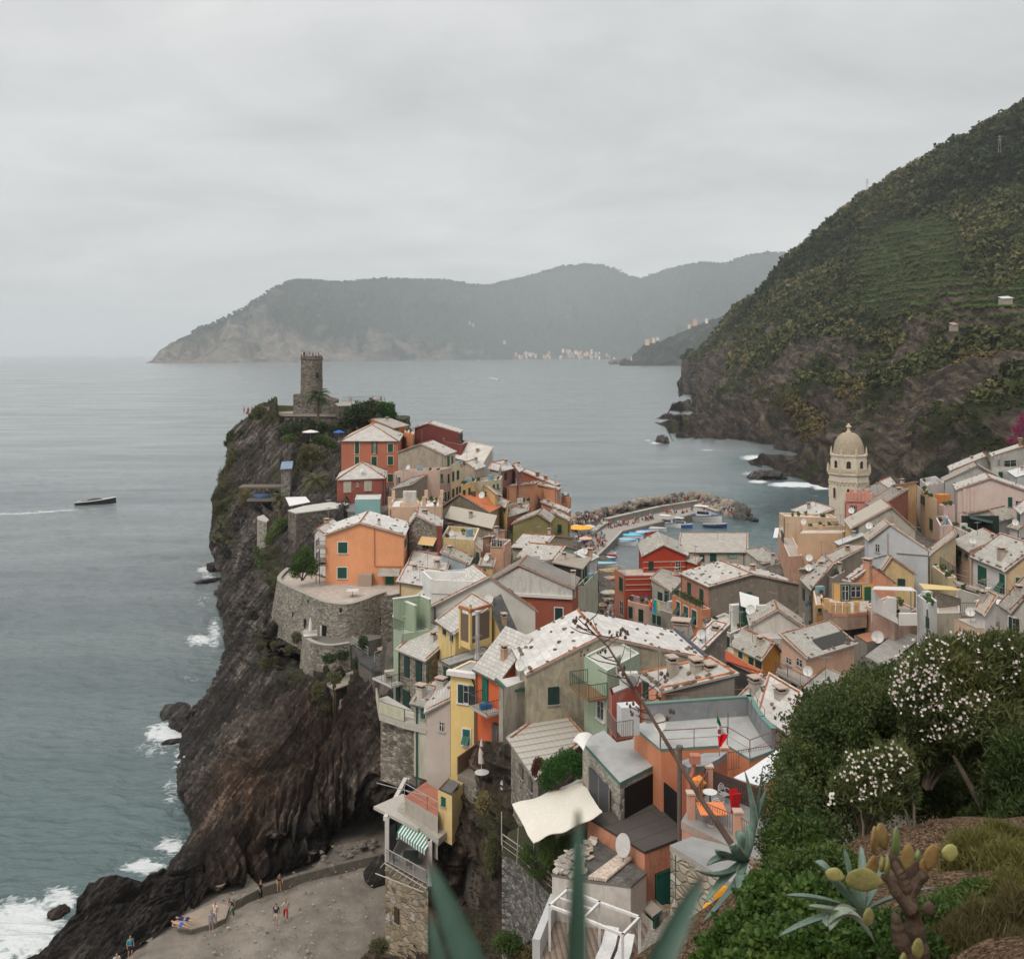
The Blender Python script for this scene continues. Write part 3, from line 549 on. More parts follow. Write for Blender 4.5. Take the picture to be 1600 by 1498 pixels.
def outcrop():
# columns: swap roles by building rows over x
 xs = np.linspace(30,318,260); top = np.interp(xs,[30,60,85,112,122,140,160,182,200,214,232,255,280,318],[1515,1488,1456,1424,1392,1372,1364,1362,1368,1388,1364,1352,1352,1345])
 bot = np.interp(xs,[30,120,180,215,275,300,318],[1540,1530,1508,1480,1440,1405,1398]); top = top+2.5*fbm(np.stack([xs*.06,0*xs,0*xs],-1),4,88,.6); nr = 200
 t = np.linspace(0,1,nr)[:,None]; PX = np.broadcast_to(xs,(nr,len(xs))).copy(); PY = top+(bot-top)*t
 ctl =[(60,1490,75),(85,1456,77),(115,1394,79),(140,1371,81),(182,1361,81.5),(214,1386,81),(232,1362,83),(280,1351,85),(318,1345,87),(60,1530,72),(120,1526,72.5),(180,1508,73.8),(215,1480,76),(275,1440,79.5),(300,1403,83),(150,1440,77),(200,1430,78.5),(250,1400,81),(318,1396,83.5)]
 f = tps([(a,b)for a,b,c in ctl],[1/c for a,b,c in ctl],2e-3); Y = 1/f(np.stack([PX,PY],-1)); P = unproj(PX,PY,Y); n = normals(P)
 dip = .9; ca,sa = math.cos(dip),math.sin(dip); a = P[...,0]*ca+P[...,2]*sa; c = -P[...,0]*sa+P[...,2]*ca+P[...,1]*.5
 lay = 1-np.abs(fbm(np.stack([c*.8+fbm(P*.1,2,90),a*.12,P[...,1]*.3],-1),5,91,.6))*2.2; P = P+n*(.5*lay*np.clip(t*12+.25,0,1)+.6*fbm(P*.2,3,92))[...,None]
 ext = P[:1]+np.linspace(1,0,6,endpoint=False)[:,None,None]*np.array([2,8,-6.0]); P = np.concatenate([ext,P],0); z = np.zeros(P.shape[:2])
 me = npmesh('rock_outcrop',P.reshape(-1,3),gridfaces(*P.shape[:2]),CLIFF,True,{'moss':('POINT',z),'brown':('POINT',z+.25)})
 tag(npobj('rock_outcrop',me),'dark low rock spur between the breaking waves and the beach',None,None,'structure')
outcrop()
def boulders_shore():
 k = 0
 for(px,py,z,s,lab)in[(338,886,.5,(3.2,2.4,2.0),'black boulder in the surf under the castle cliff'),(326,907,.3,(4.5,1.8,.7),'flat black slab of rock in the surf under the castle cliff'),(344,925,.3,(2.2,2,1.2),'small dark rock at the cliff foot below the castle'),(276,1112,.4,(4.6,3.2,1.4),'dark layered rock ledge reaching into the foam'),(290,1128,.6,(3.4,3,2.4),'dark rock standing between the ledge and the cliff'),(272,1158,.15,(2.6,1.2,.5),'reddish wet rock awash in the foam'),(92,1424,.1,(1.6,1.2,.5),'reddish rock awash in breaking waves'),(1035,689,.8,(9,5,5),'dark sea rock off the point of the right hill'),(966,569,0,(40,30,22),'small black sea stack before the distant village'),(1198,745,.5,(11,9,5),'slanting dark rock ringed by foam'),(1178,812,.2,(2.4,2,1.2),'last boulder beyond the end of the breakwater'),(596,1362,1.2,(2.6,2.2,1.9),'black boulder on the sand beside the stone tower')]:
  P = Z(px,py,z); s = tuple(k_*(.58 if P.y<600 else 1)for k_ in s); V,Fc = ICO[3]; V = np.array(V); q = V*np.array(s); nn = fbm(V*1.7+k*3,4,100+k,.6); ll = 1-abs(fbm(np.stack([V[:,2]*3+V[:,0]*2,V[:,0],V[:,1]],-1),3,120+k))*2
  q = q*(1+.28*nn[:,None]+.12*ll[:,None]); z0 = np.zeros(len(q))
  o = npobj('boulder',npmesh('boulder',q,Fc,CLIFF,False,{'moss':('POINT',z0),'brown':('POINT',z0+(.8 if 'reddish' in lab else .1))}),P); o.rotation_euler =(0,0,k*.7 if s[0]<9 else 0); tag(o,lab,'rock'); k += 1
boulders_shore()
def beach():
 X,Y = np.meshgrid(np.linspace(-46,0,150),np.linspace(52,112,190)); P = np.stack([X,Y,0*X],-1)
 P[...,2] = 1.0+.16*fbm(P*.25,4,130)+.05*fbm(P*1.6,3,131)+np.clip((X+9)*.12,-.2,1.2)-np.clip((-X-33)*.6,0,4)-np.where((Y>89)&(X<-22),3,0)-np.where((Y>84)&(X<-27),3,0)
 m,nt,b = newmat('beach_sand',1.0,0.1); g = G(nt); p = g.pos(); n = g.noise(p,.35,5,.6); s = g.vor(p,3.2); f = g.noise(p,14,4,.7)
 c = g.mix(g.rng(n,.35,.65),(.17,.15,.128),(.29,.255,.215)); c = g.mix(g.rng(f,.4,.7,0,.5),c,(.12,.105,.09)); c = g.mix(g.rng(s,.05,.14,.7,0),c,(.42,.39,.34))
 damp = g.noise(p,.13,4,.6,.7); c = g.mix(g.rng(damp,.55,.66,0,.55),c,(.11,.09,.075))
 g.L.new(c,b.inputs['Base Color']); g.L.new(g.bump(g.math('ADD',f,s),.5,.06),b.inputs['Normal'])
 tag(npobj('beach',npmesh('beach',P.reshape(-1,3),gridfaces(*X.shape),m,True)),'grey sand and pebble beach below the cliff',None,None,'structure')
beach()
def spur():
 left = poly1d([(1165,742),(1200,722),(1230,706),(1262,698),(1290,694),(1320,690),(1345,668),(1400,664),(1440,640),(1470,585),(1500,560),(1530,550)])
 right = poly1d([(1165,838),(1210,880),(1250,905),(1530,940)])
 ctl =[(742,1165,70),(838,1175,64),(700,1240,69),(760,1240,66),(890,1250,60),(670,1345,69),(720,1330,67),(780,1330,63),(890,1330,57),(666,1400,68),(720,1400,67),(780,1400,60),(640,1440,68.5),(560,1498,72),(580,1530,70),(700,1490,65),(780,1490,56),(900,1490,50),(930,1530,48)]
 def moss(X,Y,P):return np.clip(.85*np.exp(-((X-775)/30)**2-((Y-1300)/90)**2)+.7*(Y>1430)*(X>700)+fbm(P*.3,3,140)*.4,0,1)
 relief_rows('rock_spur','rugged rock spur between the stone tower house and the garden wall',np.linspace(1165,1530,300),left,right,ctl,230,CLIFF2,.62,.55,moss,lambda X,Y,P:.35+0*X,(2,3),((735,1385,20,50,3.5),),dip=.2,seed=150)
spur()
# ---- haze round the whole scene; the sky stays outside
def haze():
 mb = MB(); mb.box((0,30000,497),(140000,140000,1000)); m = bpy.data.materials.new('haze_air'); m.use_nodes = True; nt = m.node_tree; nt.nodes.remove(nt.nodes['Principled BSDF'])
 v = nt.nodes.new('ShaderNodeVolumePrincipled'); v.inputs['Density'].default_value = HAZE; v.inputs['Color'].default_value =(.89,.94,.975,1); v.inputs['Anisotropy'].default_value = 0.2
 nt.links.new(v.outputs[0],nt.nodes['Material Output'].inputs['Volume'])
 tag(mb.build('haze',m,None,(0,0,0)),'thin sea haze that greys the far headland','haze',None,'stuff')
HAZE = 0.000074
haze()
# ================================================================ builders for houses and their parts
TERRA =(.36,.145,.075); GREEN =(.010,.060,.042); DGREEN =(.014,.040,.033); WHITE =(.66,.64,.61); GLASS =(.02,.024,.028)
GROUNDPTS =[]; ALL =[]
@cached
def louvre(c):
 m,nt,b = newmat('shutter_paint',.6,.35); g = G(nt); p = g.obj(); sep = g.N.new('ShaderNodeSeparateXYZ'); g.L.new(p,sep.inputs[0])
 f = g.math('FRACT',g.math('MULTIPLY',sep.outputs[2],14)); n = g.noise(p,5,4)
 g.L.new(g.mix(g.rng(f,.0,.5,.75,0),g.mix(g.rng(n,.4,.7,0,.35),c,scl(c,2.2)),scl(c,.35)),b.inputs['Base Color']); return m
@cached
def glassy(c=GLASS):
 m,nt,b = newmat('window_glass',.12,.6); b.inputs['Base Color'].default_value =(*c,1); return m
WM ={}
def window_meshes(w,h,style,fr,sh):
 """local frame: x along the wall, -y outwards, z up, origin at the centre of the opening"""
 w = round(w*10)/10 or .1; h = round(h*10)/10 or .1; key =(w,h,style,fr,sh)
 if key in WM:return WM[key]
 f = MB(); t = .10 if fr else .0
 if fr:
  for sx in(-1,1):f.box((sx*(w/2+t/2),-.02,0),(t,.07,h+2*t),0,0)
  f.box((0,-.02,h/2+t/2),(w,.07,t),0,0); f.box((0,-.06,-h/2-t/2),(w+.25,.16,t*.8),0,0)
 else:f.box((0,-.04,-h/2-.04),(w+.2,.14,.07),0,0)
 f.box((0,.005,0),(w,.03,h),0,1)
 leaf = None; parts =[]
 if style in('open','glass','prop','half'):
  for sx in(-1,0,1):f.box((sx*(w/2-.03),-.02,0),(.05 if sx else .07,.05,h),0,2)
  for q in(-1,1):f.box((0,-.02,q*(h/2-.03)),(w,.05,.05),0,2)
  f.box((0,-.02,h*.12),(w,.04,.035),0,2)
 if style=='closed':
  for sx in(-1,1):
   l = MB(); l.box((sx*w/4,-.06,0),(w/2-.02,.05,h-.02),0,0); l.box((sx*w/4,-.09,h/2-.05),(w/2-.02,.03,.07),0,0); l.box((sx*w/4,-.09,-h/2+.05),(w/2-.02,.03,.07),0,0); parts.append(l)
 if style=='open':
  for sx in(-1,1):l = MB(); l.box((sx*(w/2+w/4+.02),-.075,0),(w/2,.05,h),0,0); parts.append(l)
 if style=='half':
  l = MB(); l.box((-w/4,-.06,0),(w/2-.02,.05,h-.02),0,0); parts.append(l); l = MB(); l.box((w/2+w/4,-.075,0),(w/2,.05,h),0,0); parts.append(l)
 if style=='prop':
  for sx in(-1,1):
   l = MB(); l.box((sx*w/4,-.06,h*.28),(w/2-.02,.05,h*.42),0,0)
   R = Matrix.Rotation(math.radians(-38),3,'X'); c = Vector((sx*w/4,-.06,h*.07))+R@Vector((0,0,-h*.27)); l.box(c,(w/2-.02,.05,h*.54),0,0,R); parts.append(l)
 frm = plain(fr or(.35,.33,.3),.7); me = f.mesh('window',[frm,glassy(),plain((.5,.5,.48),.5)]); pm =[l.mesh('shutter',louvre(sh))for l in parts]
 WM[key] =(me,pm); return WM[key]
WALLS ={'AB':(1,0),'BC':(1,2),'CD':(2,3),'DA':(3,0)}
class House:
 def __init__(s,label,A,B,C,Y,bot=None,drop=8.0,roof='flat',k=.5,rh=1.0,wall=(.5,.45,.35),wall2=None,rm=None,ov=.28,par=.7,win=(),dirt=.35,name='house',cat='house',group=None,root=None,stones=0,edge=True,sh=GREEN,fr=WHITE,wm=None,wm2=None,verge=TERRA,chim=(),gp=True,t=.14,ds=()):
  b = W(B[0],B[1],Y); ze = b.z; s.a = Z(A[0],A[1],ze); s.b = b; s.c = Z(C[0],C[1],ze); s.d = s.a+s.c-s.b; s.ze = ze; s.Y = Y
  e1 = s.a-s.b; e2 = s.c-s.b; s.e1 = e1; s.e2 = e2; s.rh = rh
  zb =(W(B[0],bot,Y).z if bot is not None else ze-drop)-4.0; s.zb = zb
  ang = math.degrees(e1.xy.angle(e2.xy));
  if DEBUG:print('H %-46s ze %5.1f zb %5.1f  AB %4.1f BC %4.1f ang %3.0f Y %s'%(label[:46],ze,zb,e1.length,e2.length,ang,Y))
  cen =(s.a+s.c)/2
  if gp:GROUNDPTS.append((cen.x,cen.y,zb+2.4))
  if root is None:root = empty(name,(cen.x,cen.y,zb),label,cat,group)
  s.root = root; O = root.location
  wmats =[wm or plaster(wall,dirt),wm2 or(plaster(wall2,dirt)if wall2 else(wm or plaster(wall,dirt)))]
  rm = rm or slate(); tile = plain(verge or TERRA,.85,.2,0,.55,0,2.5); zc ={'a':0,'b':0,'c':0,'d':0}
  P = dict(a=s.a,b=s.b,c=s.c,d=s.d); up = lambda p,h:Vector((p.x,p.y,ze+h)); dn = lambda p:Vector((p.x,p.y,zb)); quads =[]; ridges =[]; verges =[]
  wb = MB()
  def wallq(p,q,hp,hq,mid=None,m=0):
   pts =[dn(p),dn(q),up(q,hq)]+([up(p.lerp(q,mid[0]),mid[1])]if mid else[])+[up(p,hp)]
   c2 =(p+q)/2-cen; nrm =(pts[1]-pts[0]).cross(pts[2]-pts[0])
   if nrm.dot(Vector((c2.x,c2.y,0)))<0:pts.reverse()
   wb.face(pts,m)
  a,bb,c,d = s.a,s.b,s.c,s.d
  if roof=='gab':  # gable ends on AB and CD
   wallq(bb,a,0,0,(1-k,rh),0); wallq(c,d,0,0,(1-k,rh),1); wallq(bb,c,0,0,None,1); wallq(a,d,0,0,None,0)
   r0 = up(bb.lerp(a,1-k),rh); r1 = up(c.lerp(d,1-k),rh); quads =[(up(bb,0),up(c,0),r1,r0),(up(d,0),up(a,0),r0,r1)]; ridges =[(r0,r1)]; verges =[(up(bb,0),r0),(up(a,0),r0)]
  elif roof=='gbc':  # gable ends on BC and DA
   wallq(bb,c,0,0,(k,rh),1); wallq(a,d,0,0,(k,rh),0); wallq(bb,a,0,0,None,0); wallq(c,d,0,0,None,0)
   r0 = up(bb.lerp(c,k),rh); r1 = up(a.lerp(d,k),rh); quads =[(up(a,0),up(bb,0),r0,r1),(up(c,0),up(d,0),r1,r0)]; ridges =[(r0,r1)]; verges =[(up(bb,0),r0),(up(c,0),r0)]
  elif roof in('hip','hab'):
   wallq(bb,a,0,0); wallq(bb,c,0,0,None,1); wallq(c,d,0,0); wallq(d,a,0,0)
   L1,L2 = e1.length,e2.length
   if(L1>L2):i = min(.5,.5*L2/L1); m0 = bb.lerp(c,.5); m1 = a.lerp(d,.5); r0 = up(m0.lerp(m1,i),rh); r1 = up(m1.lerp(m0,i),rh); quads =[(up(a,0),up(bb,0),r0,r1),(up(c,0),up(d,0),r1,r0),(up(bb,0),up(c,0),r0,r0),(up(d,0),up(a,0),r1,r1)]
   else:i = min(.5,.5*L1/L2); m0 = bb.lerp(a,.5); m1 = c.lerp(d,.5); r0 = up(m0.lerp(m1,i),rh); r1 = up(m1.lerp(m0,i),rh); quads =[(up(a,0),up(bb,0),r0,r0),(up(bb,0),up(c,0),r1,r0),(up(c,0),up(d,0),r1,r1),(up(d,0),up(a,0),r0,r1)]
   ridges =[(r0,r1)]+([(up(bb,0),r0),(up(c,0),r0),(up(a,0),r1),(up(d,0),r1)]if L1>L2 else[(up(bb,0),r0),(up(a,0),r0),(up(c,0),r1),(up(d,0),r1)])
  elif roof.startswith('shed'):  # shedXY: the side XY is the high one
   hi = roof[4:]; H ={x:(rh if x.upper()in hi else 0)for x in 'abcd'}
   wallq(bb,a,H['b'],H['a']); wallq(bb,c,H['b'],H['c'],None,1); wallq(c,d,H['c'],H['d'],None,1); wallq(d,a,H['d'],H['a'])
   order ={'AB':'cdab','CD':'abcd','BC':'dabc','DA':'bcda'}[hi]; q =[up(P[x],H[x])for x in order]; quads =[tuple(q)]; ridges =[]; verges =[(q[1],q[2]),(q[0],q[3]),(q[2],q[3])]
  else:
   t2 = .22; u1 = e1.normalized(); u2 = e2.normalized()
   for(p,q,m)in((bb,a,0),(bb,c,1),(c,d,0),(d,a,0)):wallq(p,q,par,par,None,m)
   ins =[s.a-u1*t2+u2*t2,bb+u1*t2+u2*t2,c+u1*t2-u2*t2,d-u1*t2-u2*t2]; out =[a,bb,c,d]
   for i in range(4):
    j =(i+1)%4; wb.slab([up(out[i],par),up(out[j],par),up(ins[j],par),up(ins[i],par)],.02,2)if par>0 else None
    if par>0:wb.face([up(ins[i],par-.02),up(ins[j],par-.02),up(ins[j],0),up(ins[i],0)],0)
  s.wall = wb.build('wall',wmats+[plain(tuple(min(.7,x*.5+.3)for x in wall),.8)],root)
  s.quads =[]
  if quads:
   rb = MB()
   for qi,q in enumerate(quads):
    q =[Vector(x)for x in q]; tri =(q[2]-q[3]).length<1e-4; u =(q[1]-q[0]).normalized(); mid =(q[2]+q[3])/2; v =(mid-(q[0]+q[1])/2); v -= u*v.dot(u); v.normalize()
    o = ov if not tri else 0; top = Vector((0,0,t))+Vector((0,0,.004*qi))
    p0 = q[0]-v*ov-(u*ov if not tri and len(verges)else Vector()); p1 = q[1]-v*ov+(u*ov if not tri and len(verges)else Vector())
    p2 = q[2]+(u*ov if not tri and len(verges)else Vector()); p3 = q[3]-(u*ov if not tri and len(verges)else Vector())
    if roof.startswith('shed'):p2 += v*ov*.6; p3 += v*ov*.6
    pts =[p0,p1,p2]+([]if tri else[p3]); pts =[x+top for x in pts]; o0 = pts[0]; uv =[((x-o0).dot(u),(x-o0).dot(v))for x in pts]
    rb.slab(pts,t,0,1,uv); s.quads.append((pts,u,v))
   s.roof = rb.build('roof',[rm,plain((.28,.25,.22))],root)
   if edge:
    tb = MB(); L =[(p,q,.10)for p,q in ridges]
    if verge:L +=[(p,q,.065)for p,q in verges]
    for(p,q,r)in L:
     p = p+Vector((0,0,t+.03)); q = q+Vector((0,0,t+.03)); n = max(1,int((q-p).length/(.45 if s.Y<110 else 1.2)))
     for i in range(n):
      x0 = p.lerp(q,i/n); x1 = p.lerp(q,(i+1)/n); dz = Vector((0,0,random.uniform(-.012,.012))); tb.tube(x0+dz,x1+dz,r*1.08,r*.92,6,0)
    if tb.v:tb.build('ridge_tiles',tile,s.roof)
   if not roof.startswith('shed'):pass
  else:
   fb = MB(); ii =[up(x,.02)for x in ins]; fb.slab(ii,.1,0,0); s.roof = fb.build('roof',[rm],root); s.quads =[(ii,(ii[1]-ii[0]).normalized(),(ii[3]-ii[0]).normalized())]
  s.roofkind = roof; s.nwin = len(win); s.nchim = len(chim); s.label = label; s.par = par if roof=='flat' else 0
  if label:ALL.append(s)
  if stones:s.stones(stones)
  for w_ in win:s.window(*w_)
  for c_ in chim:s.chimney(*c_)
  for d_ in ds:s.dish(*d_)
 def rootrel(s,p):return p-s.root.location
 def stones(s,n):
  me = stone_mesh(); R = random.Random(int(s.Y*10)+n)
  for(pts,u,v)in s.quads[:2]:
   if len(pts)<4:continue
   for i in range(n//2 if len(s.quads)>1 else n):
    x,y = R.random(),R.random(); e = R.random()
    if e<.55:x = R.choice([.04,.96])if e<.28 else x; y = .08 if e>=.28 else y
    p = pts[0].lerp(pts[1],x).lerp(pts[3].lerp(pts[2],x),y)+Vector((0,0,.06))
    o = inst('roof_stone',me[R.randrange(3)],s.roof,s.rootrel(p),R.random()*3,(R.uniform(.8,1.3),)*3)
 def hit(s,px,py,wid):
  i ={'a':s.a,'b':s.b,'c':s.c,'d':s.d}; p,q = i[wid[0].lower()],i[wid[1].lower()]; e =(q-p); e.z = 0; n = Vector((e.y,-e.x,0)); d = Vector(((px-CX)/F,1,-(py-HZ)/F)); o = Vector((0,0,CH))
  t = n.dot(p-o)/n.dot(d); return o+d*t,e.normalized(),n.normalized()
 def window(s,box,wid='AB',style='closed',fr=-1,sh=None,name='window'):
  x0,y0,x1,y1 = box; ym =(y0+y1)/2; xm =(x0+x1)/2
  l,e,n = s.hit(x0,ym,wid); r,_,_ = s.hit(x1,ym,wid); tt,_,_ = s.hit(xm,y0,wid); bt,_,_ = s.hit(xm,y1,wid); c =(l+r)/2; c.z =(tt.z+bt.z)/2
  w = min(max((l-r).length,.3),3.5); h = min(max(tt.z-bt.z,.3),4); cc =(s.a+s.c)/2
  if n.dot(Vector((c.x-cc.x,c.y-cc.y,0)))<0:n = -n
  if style=='open':w*=.5
  return s.put_window(c,n,w,h,style,(WHITE if fr==-1 else fr),sh or GREEN,name)
 def put_window(s,c,n,w,h,style,fr,sh,name='window'):
  me,pm = window_meshes(w,h,style,fr,sh); ang = math.atan2(n.x,-n.y)
  o = inst(name,me,s.root,s.rootrel(c),ang)
  for m in pm:inst('shutter',m,o,(0,0,0),0)
  return o
 def grid(s,wid,cols,rows,w=.9,h=1.5,top=1.6,dz=3.0,style='closed',fr=None,sh=None,u0=.12,u1=.88,skip=(),mixs=()):
  i ={'a':s.a,'b':s.b,'c':s.c,'d':s.d}; p,q = i[wid[0].lower()],i[wid[1].lower()]; e =(q-p).normalized(); n = Vector((e.y,-e.x,0)); cc =(s.a+s.c)/2; m =(p+q)/2
  if n.dot(m-cc)<0:n = -n
  for r in range(rows):
   for c in range(cols):
    if(r,c)in skip:continue
    u = u0+(u1-u0)*(c/(cols-1)if cols>1 else .5); pt = p.lerp(q,u); pt = Vector((pt.x,pt.y,s.ze-top-dz*r))
    st = style if not mixs else mixs[(r*cols+c)%len(mixs)]; s.put_window(pt,n,w,h,st,fr,sh or GREEN)
 def at(s,u,v,h=0):p = s.b+s.e1*u+s.e2*v; return Vector((p.x,p.y,s.ze+h))
 def chimney(s,u,v,h=1.0,base=0.0,w=.6,c=(.45,.42,.38),cap=True):
  p = s.at(u,v,base); mb = MB(); ang = math.atan2(s.e1.y,s.e1.x); mb.box(p+Vector((0,0,h/2-.4)),(w,w*.8,h+.8),ang,0)
  if cap:
   mb.box(p+Vector((0,0,h*1.0+.12)),(w*.8,w*.6,.2),ang,2); mb.box(p+Vector((0,0,h+.26)),(w*1.35,w*1.1,.09),ang,1); mb.box(p+Vector((0,0,h-.02)),(w*1.2,w,.08),ang,1)
  mb.build('chimney',[plaster(c,.5),plain((.42,.33,.27)),plain((.03,.03,.03))],s.roof)
 def dish(s,u,v,h=0.8,r=.45,col=(.62,.61,.58)):
  p = s.at(u,v,h); mb = MB(); mb.tube(p-Vector((0,0,h)),p,.03,.03,6,1); ax = Vector((-.55,-.75,.35)).normalized(); q = ax.to_track_quat('Z','Y').to_matrix(); prev = None; n = 14
  for k in range(5):
   rr = r*k/4; zz = .22*r*(k/4)**2*1.3; ring =[p+q@Vector((math.cos(2*math.pi*i/n)*rr,math.sin(2*math.pi*i/n)*rr,zz))+ax*.08 for i in range(n)]
   if prev:
    for i in range(n):j =(i+1)%n; mb.face([prev[i],prev[j],ring[j],ring[i]],0)
   prev = ring
  mb.tube(p+q@Vector((0,-r,.2*r))+ax*.08,p+ax*r*.95,.015,.015,4,1); mb.box(p+ax*r*.95,(.07,.07,.07),0,1); mb.build('satellite_dish',[plain(col,.5),plain((.3,.3,.3),.5,.4)],s.root)
 def railing(s,p,q,h=1.0,c=(.10,.07,.05),n=None,z=None,name='railing',r=.02):
  rail(p,q,h,c,s.root,name,r)
 def balcony(s,box,wid='AB',depth=1.1,slab=(.45,.42,.38),rail_c=(.06,.06,.06),solid=None):
  """box: photo pixels of the slab's left/right ends on the wall; y = floor"""
  x0,x1,y = box; l,e,n = s.hit(x0,y,wid); r,_,_ = s.hit(x1,y,wid); z =(l.z+r.z)/2; l.z = r.z = z; cc =(s.a+s.c)/2
  if n.dot(Vector((l.x-cc.x,l.y-cc.y,0)))<0:n = -n
  mb = MB(); mb.slab([l,r,r+n*depth,l+n*depth],.16,0); pts =[l,l+n*depth,r+n*depth,r]
  if solid:
   for i in range(3):
    a,b = pts[i],pts[i+1]; m =(a+b)/2; L =(b-a).length; ang = math.atan2((b-a).y,(b-a).x); mb.box(m+Vector((0,0,.45)),(L,.1,.9),ang,1)
  o = mb.build('balcony',[plain(slab,.9),plaster(solid or slab,.4)],s.root)
  if not solid:
   rb = MB()
   for i in range(3):railmb(rb,pts[i],pts[i+1],.95)
   rb.build('railing',plain(rail_c,.6),o)
  return pts
def railmb(mb,p,q,h=1.0,r=.02,sp=.16,bars=True,hor=0):
 p = Vector(p); q = Vector(q); u = Vector((0,0,h)); mb.tube(p+u,q+u,r*1.4,None,5); L =(q-p).length
 for i in range(max(2,int(L/1.4)+1)):f = i/max(1,int(L/1.4)); f = min(1,f); mb.tube(p.lerp(q,f),p.lerp(q,f)+u,r*1.3,None,5)
 if bars:
  mb.tube(p+u*.12,q+u*.12,r,None,4)
  for i in range(1,int(L/sp)):f = i*sp/L; mb.tube(p.lerp(q,f)+u*.12,p.lerp(q,f)+u,r*.6,None,4)
 for k in range(hor):f =(k+1)/(hor+1); mb.tube(p+u*f,q+u*f,r*.8,None,4)
def rail(p,q,h,c,parent,name='railing',r=.02,**k):mb = MB(); railmb(mb,p,q,h,r,**k); return mb.build(name,plain(c,.6),parent)
_SM =[]
def stone_mesh():
 if not _SM:
  for i in range(3):
   mb = MB(); mb.ico((0,0,0),.13,0,(1.25,.9,.55),.2,2); _SM.append(mb.mesh('roof_stone',plain([(.15,.105,.075),(.11,.085,.065),(.19,.135,.10)][i],.95)))
 return _SM
def polybuilding(label,pts,Yref,bot=None,drop=6,name='house',cat='house',wall=(.5,.3,.2),floor=(.36,.36,.35),par=0.0,parc=None,fascia=None,root=None,rmat=None,ft=.3,wmat=None,ref=0,slope=None,gp=False,group=None):
 """flat topped building from its outline in the photo, top at one height"""
 z = W(pts[ref][0],pts[ref][1],Yref).z; P =[Z(x,y,z)for x,y in pts]; c = sum(P,Vector())/len(P); zb =(W(pts[ref][0],bot,Yref).z if bot else z-drop)
 if DEBUG:print('P %-46s z %5.1f zb %5.1f Y %s'%(label[:46],z,zb,[round(p.y)for p in P]))
 root = root or empty(name,(c.x,c.y,zb),label,cat,group)
 if gp:GROUNDPTS.append((c.x,c.y,zb+.2))
 mb = MB(); xy =[(p.x,p.y)for p in P]; ins =[(c.x+(p.x-c.x)*.985,c.y+(p.y-c.y)*.985)for p in P]; mb.prism(ins,zb,z-ft,0); mb.build('wall',wmat or plaster(wall),root)
 rb = MB(); rb.prism(xy,z-ft,z,1,0); ro = rb.build('roof',[rmat or membrane(floor),plain(fascia or floor,.7)],root)
 if par:
  n = len(xy); area = sum(xy[i][0]*xy[(i+1)%n][1]-xy[(i+1)%n][0]*xy[i][1]for i in range(n)); sg = 1 if area>0 else-1; pb = MB()
  for i in(par[1]if isinstance(par,tuple)else range(n)):
   a,b = P[i],P[(i+1)%n]; L =(b-a).length; ang = math.atan2((b-a).y,(b-a).x); nn = Vector((-(b-a).y,(b-a).x,0)).normalized()*sg; hh = par[0]if isinstance(par,tuple)else par
   pb.box((a+b)/2+nn*.13+Vector((0,0,hh/2)),(L,.2,hh),ang,0); pb.box((a+b)/2+nn*.13+Vector((0,0,hh+.03)),(L+.1,.28,.05),ang,1)
  pb.build('parapet',[plaster(parc or wall),plain(fascia or floor,.7)],root)
 return root,P,z
DEBUG = False
# ================================================================ the houses, castle end first
ORANGE =(.68,.31,.16); SALMON =(.56,.25,.16); PEACH =(.64,.40,.26); PINK =(.63,.46,.38); PALEY =(.60,.52,.34); YELLOW =(.70,.52,.22); OCHRE =(.62,.33,.10); CREAM =(.62,.54,.42)
WHITEW =(.64,.61,.57); REDOR =(.56,.13,.05); DKRED =(.17,.045,.04); BRICK =(.32,.095,.06); REDST =(.40,.055,.03); TURQ =(.26,.46,.46); BLUEG =(.36,.41,.43); OLIVE =(.29,.25,.11); SAGE =(.34,.42,.30); GREYP =(.34,.31,.26); BEIGE =(.46,.40,.32)
S_L = slate((.56,.53,.49)); S_M = slate((.44,.41,.36),.45,.3,.6); S_D = slate((.30,.28,.245),.4,.28,.6); S_W = slate((.62,.60,.57),.8,.6,.22,.012); S_G = slate((.36,.35,.32),.5,.36,.5)
T_O = pantile((.55,.17,.07),.5,.15); T_G = pantile((.36,.31,.25),.24,.6,(.46,.42,.36)); T_S = pantile((.48,.43,.36),.28,.5,(.5,.47,.42))
def q(R,x0,y0,x1,y1):a = R(x0,y0); b = R(x1,y1); return(a[0],a[1],b[0],b[1])
def wins(R,L,wid='AB',st='closed',fr=None,sh=None):return[(q(R,*b),wid,(b2 if(b2:=st)else st),fr,sh)for b in L]
def byy(R,y):return R(0,y)[1]
CRM =(.60,.52,.36)
# ---- castle headland houses
House('red three-storey house with green shutters and a hipped slate roof below the castle',R1(920,668),R1(1268,668),R1(1300,622),182,bot=byy(R1,940),roof='hip',rh=2.6,wall=(.47,.165,.10),rm=S_L,dirt=.2,stones=10,verge=TERRA,win=wins(R1,[(1003,665,1030,745),(1003,762,1030,832),(1106,762,1138,834),(1207,682,1238,735),(1207,760,1238,812),(1207,870,1238,918)],'AB','closed',CRM)+wins(R1,[(1108,665,1140,742)],'AB','open',CRM))
H_ = House('small brick red house with boarded windows and a pyramid slate roof',R1(893,905),R1(1188,893),R1(1196,850),166,bot=byy(R1,1010),roof='hip',rh=2.2,wall=(.34,.10,.075),rm=S_L,stones=12,win=wins(R1,[(1012,920,1026,950)],'AB','glass'))
for bx in((937,920,977,980),(1065,915,1103,972)):H_.window(q(R1,*bx),'AB','closed',(.5,.45,.36),(.45,.40,.32))
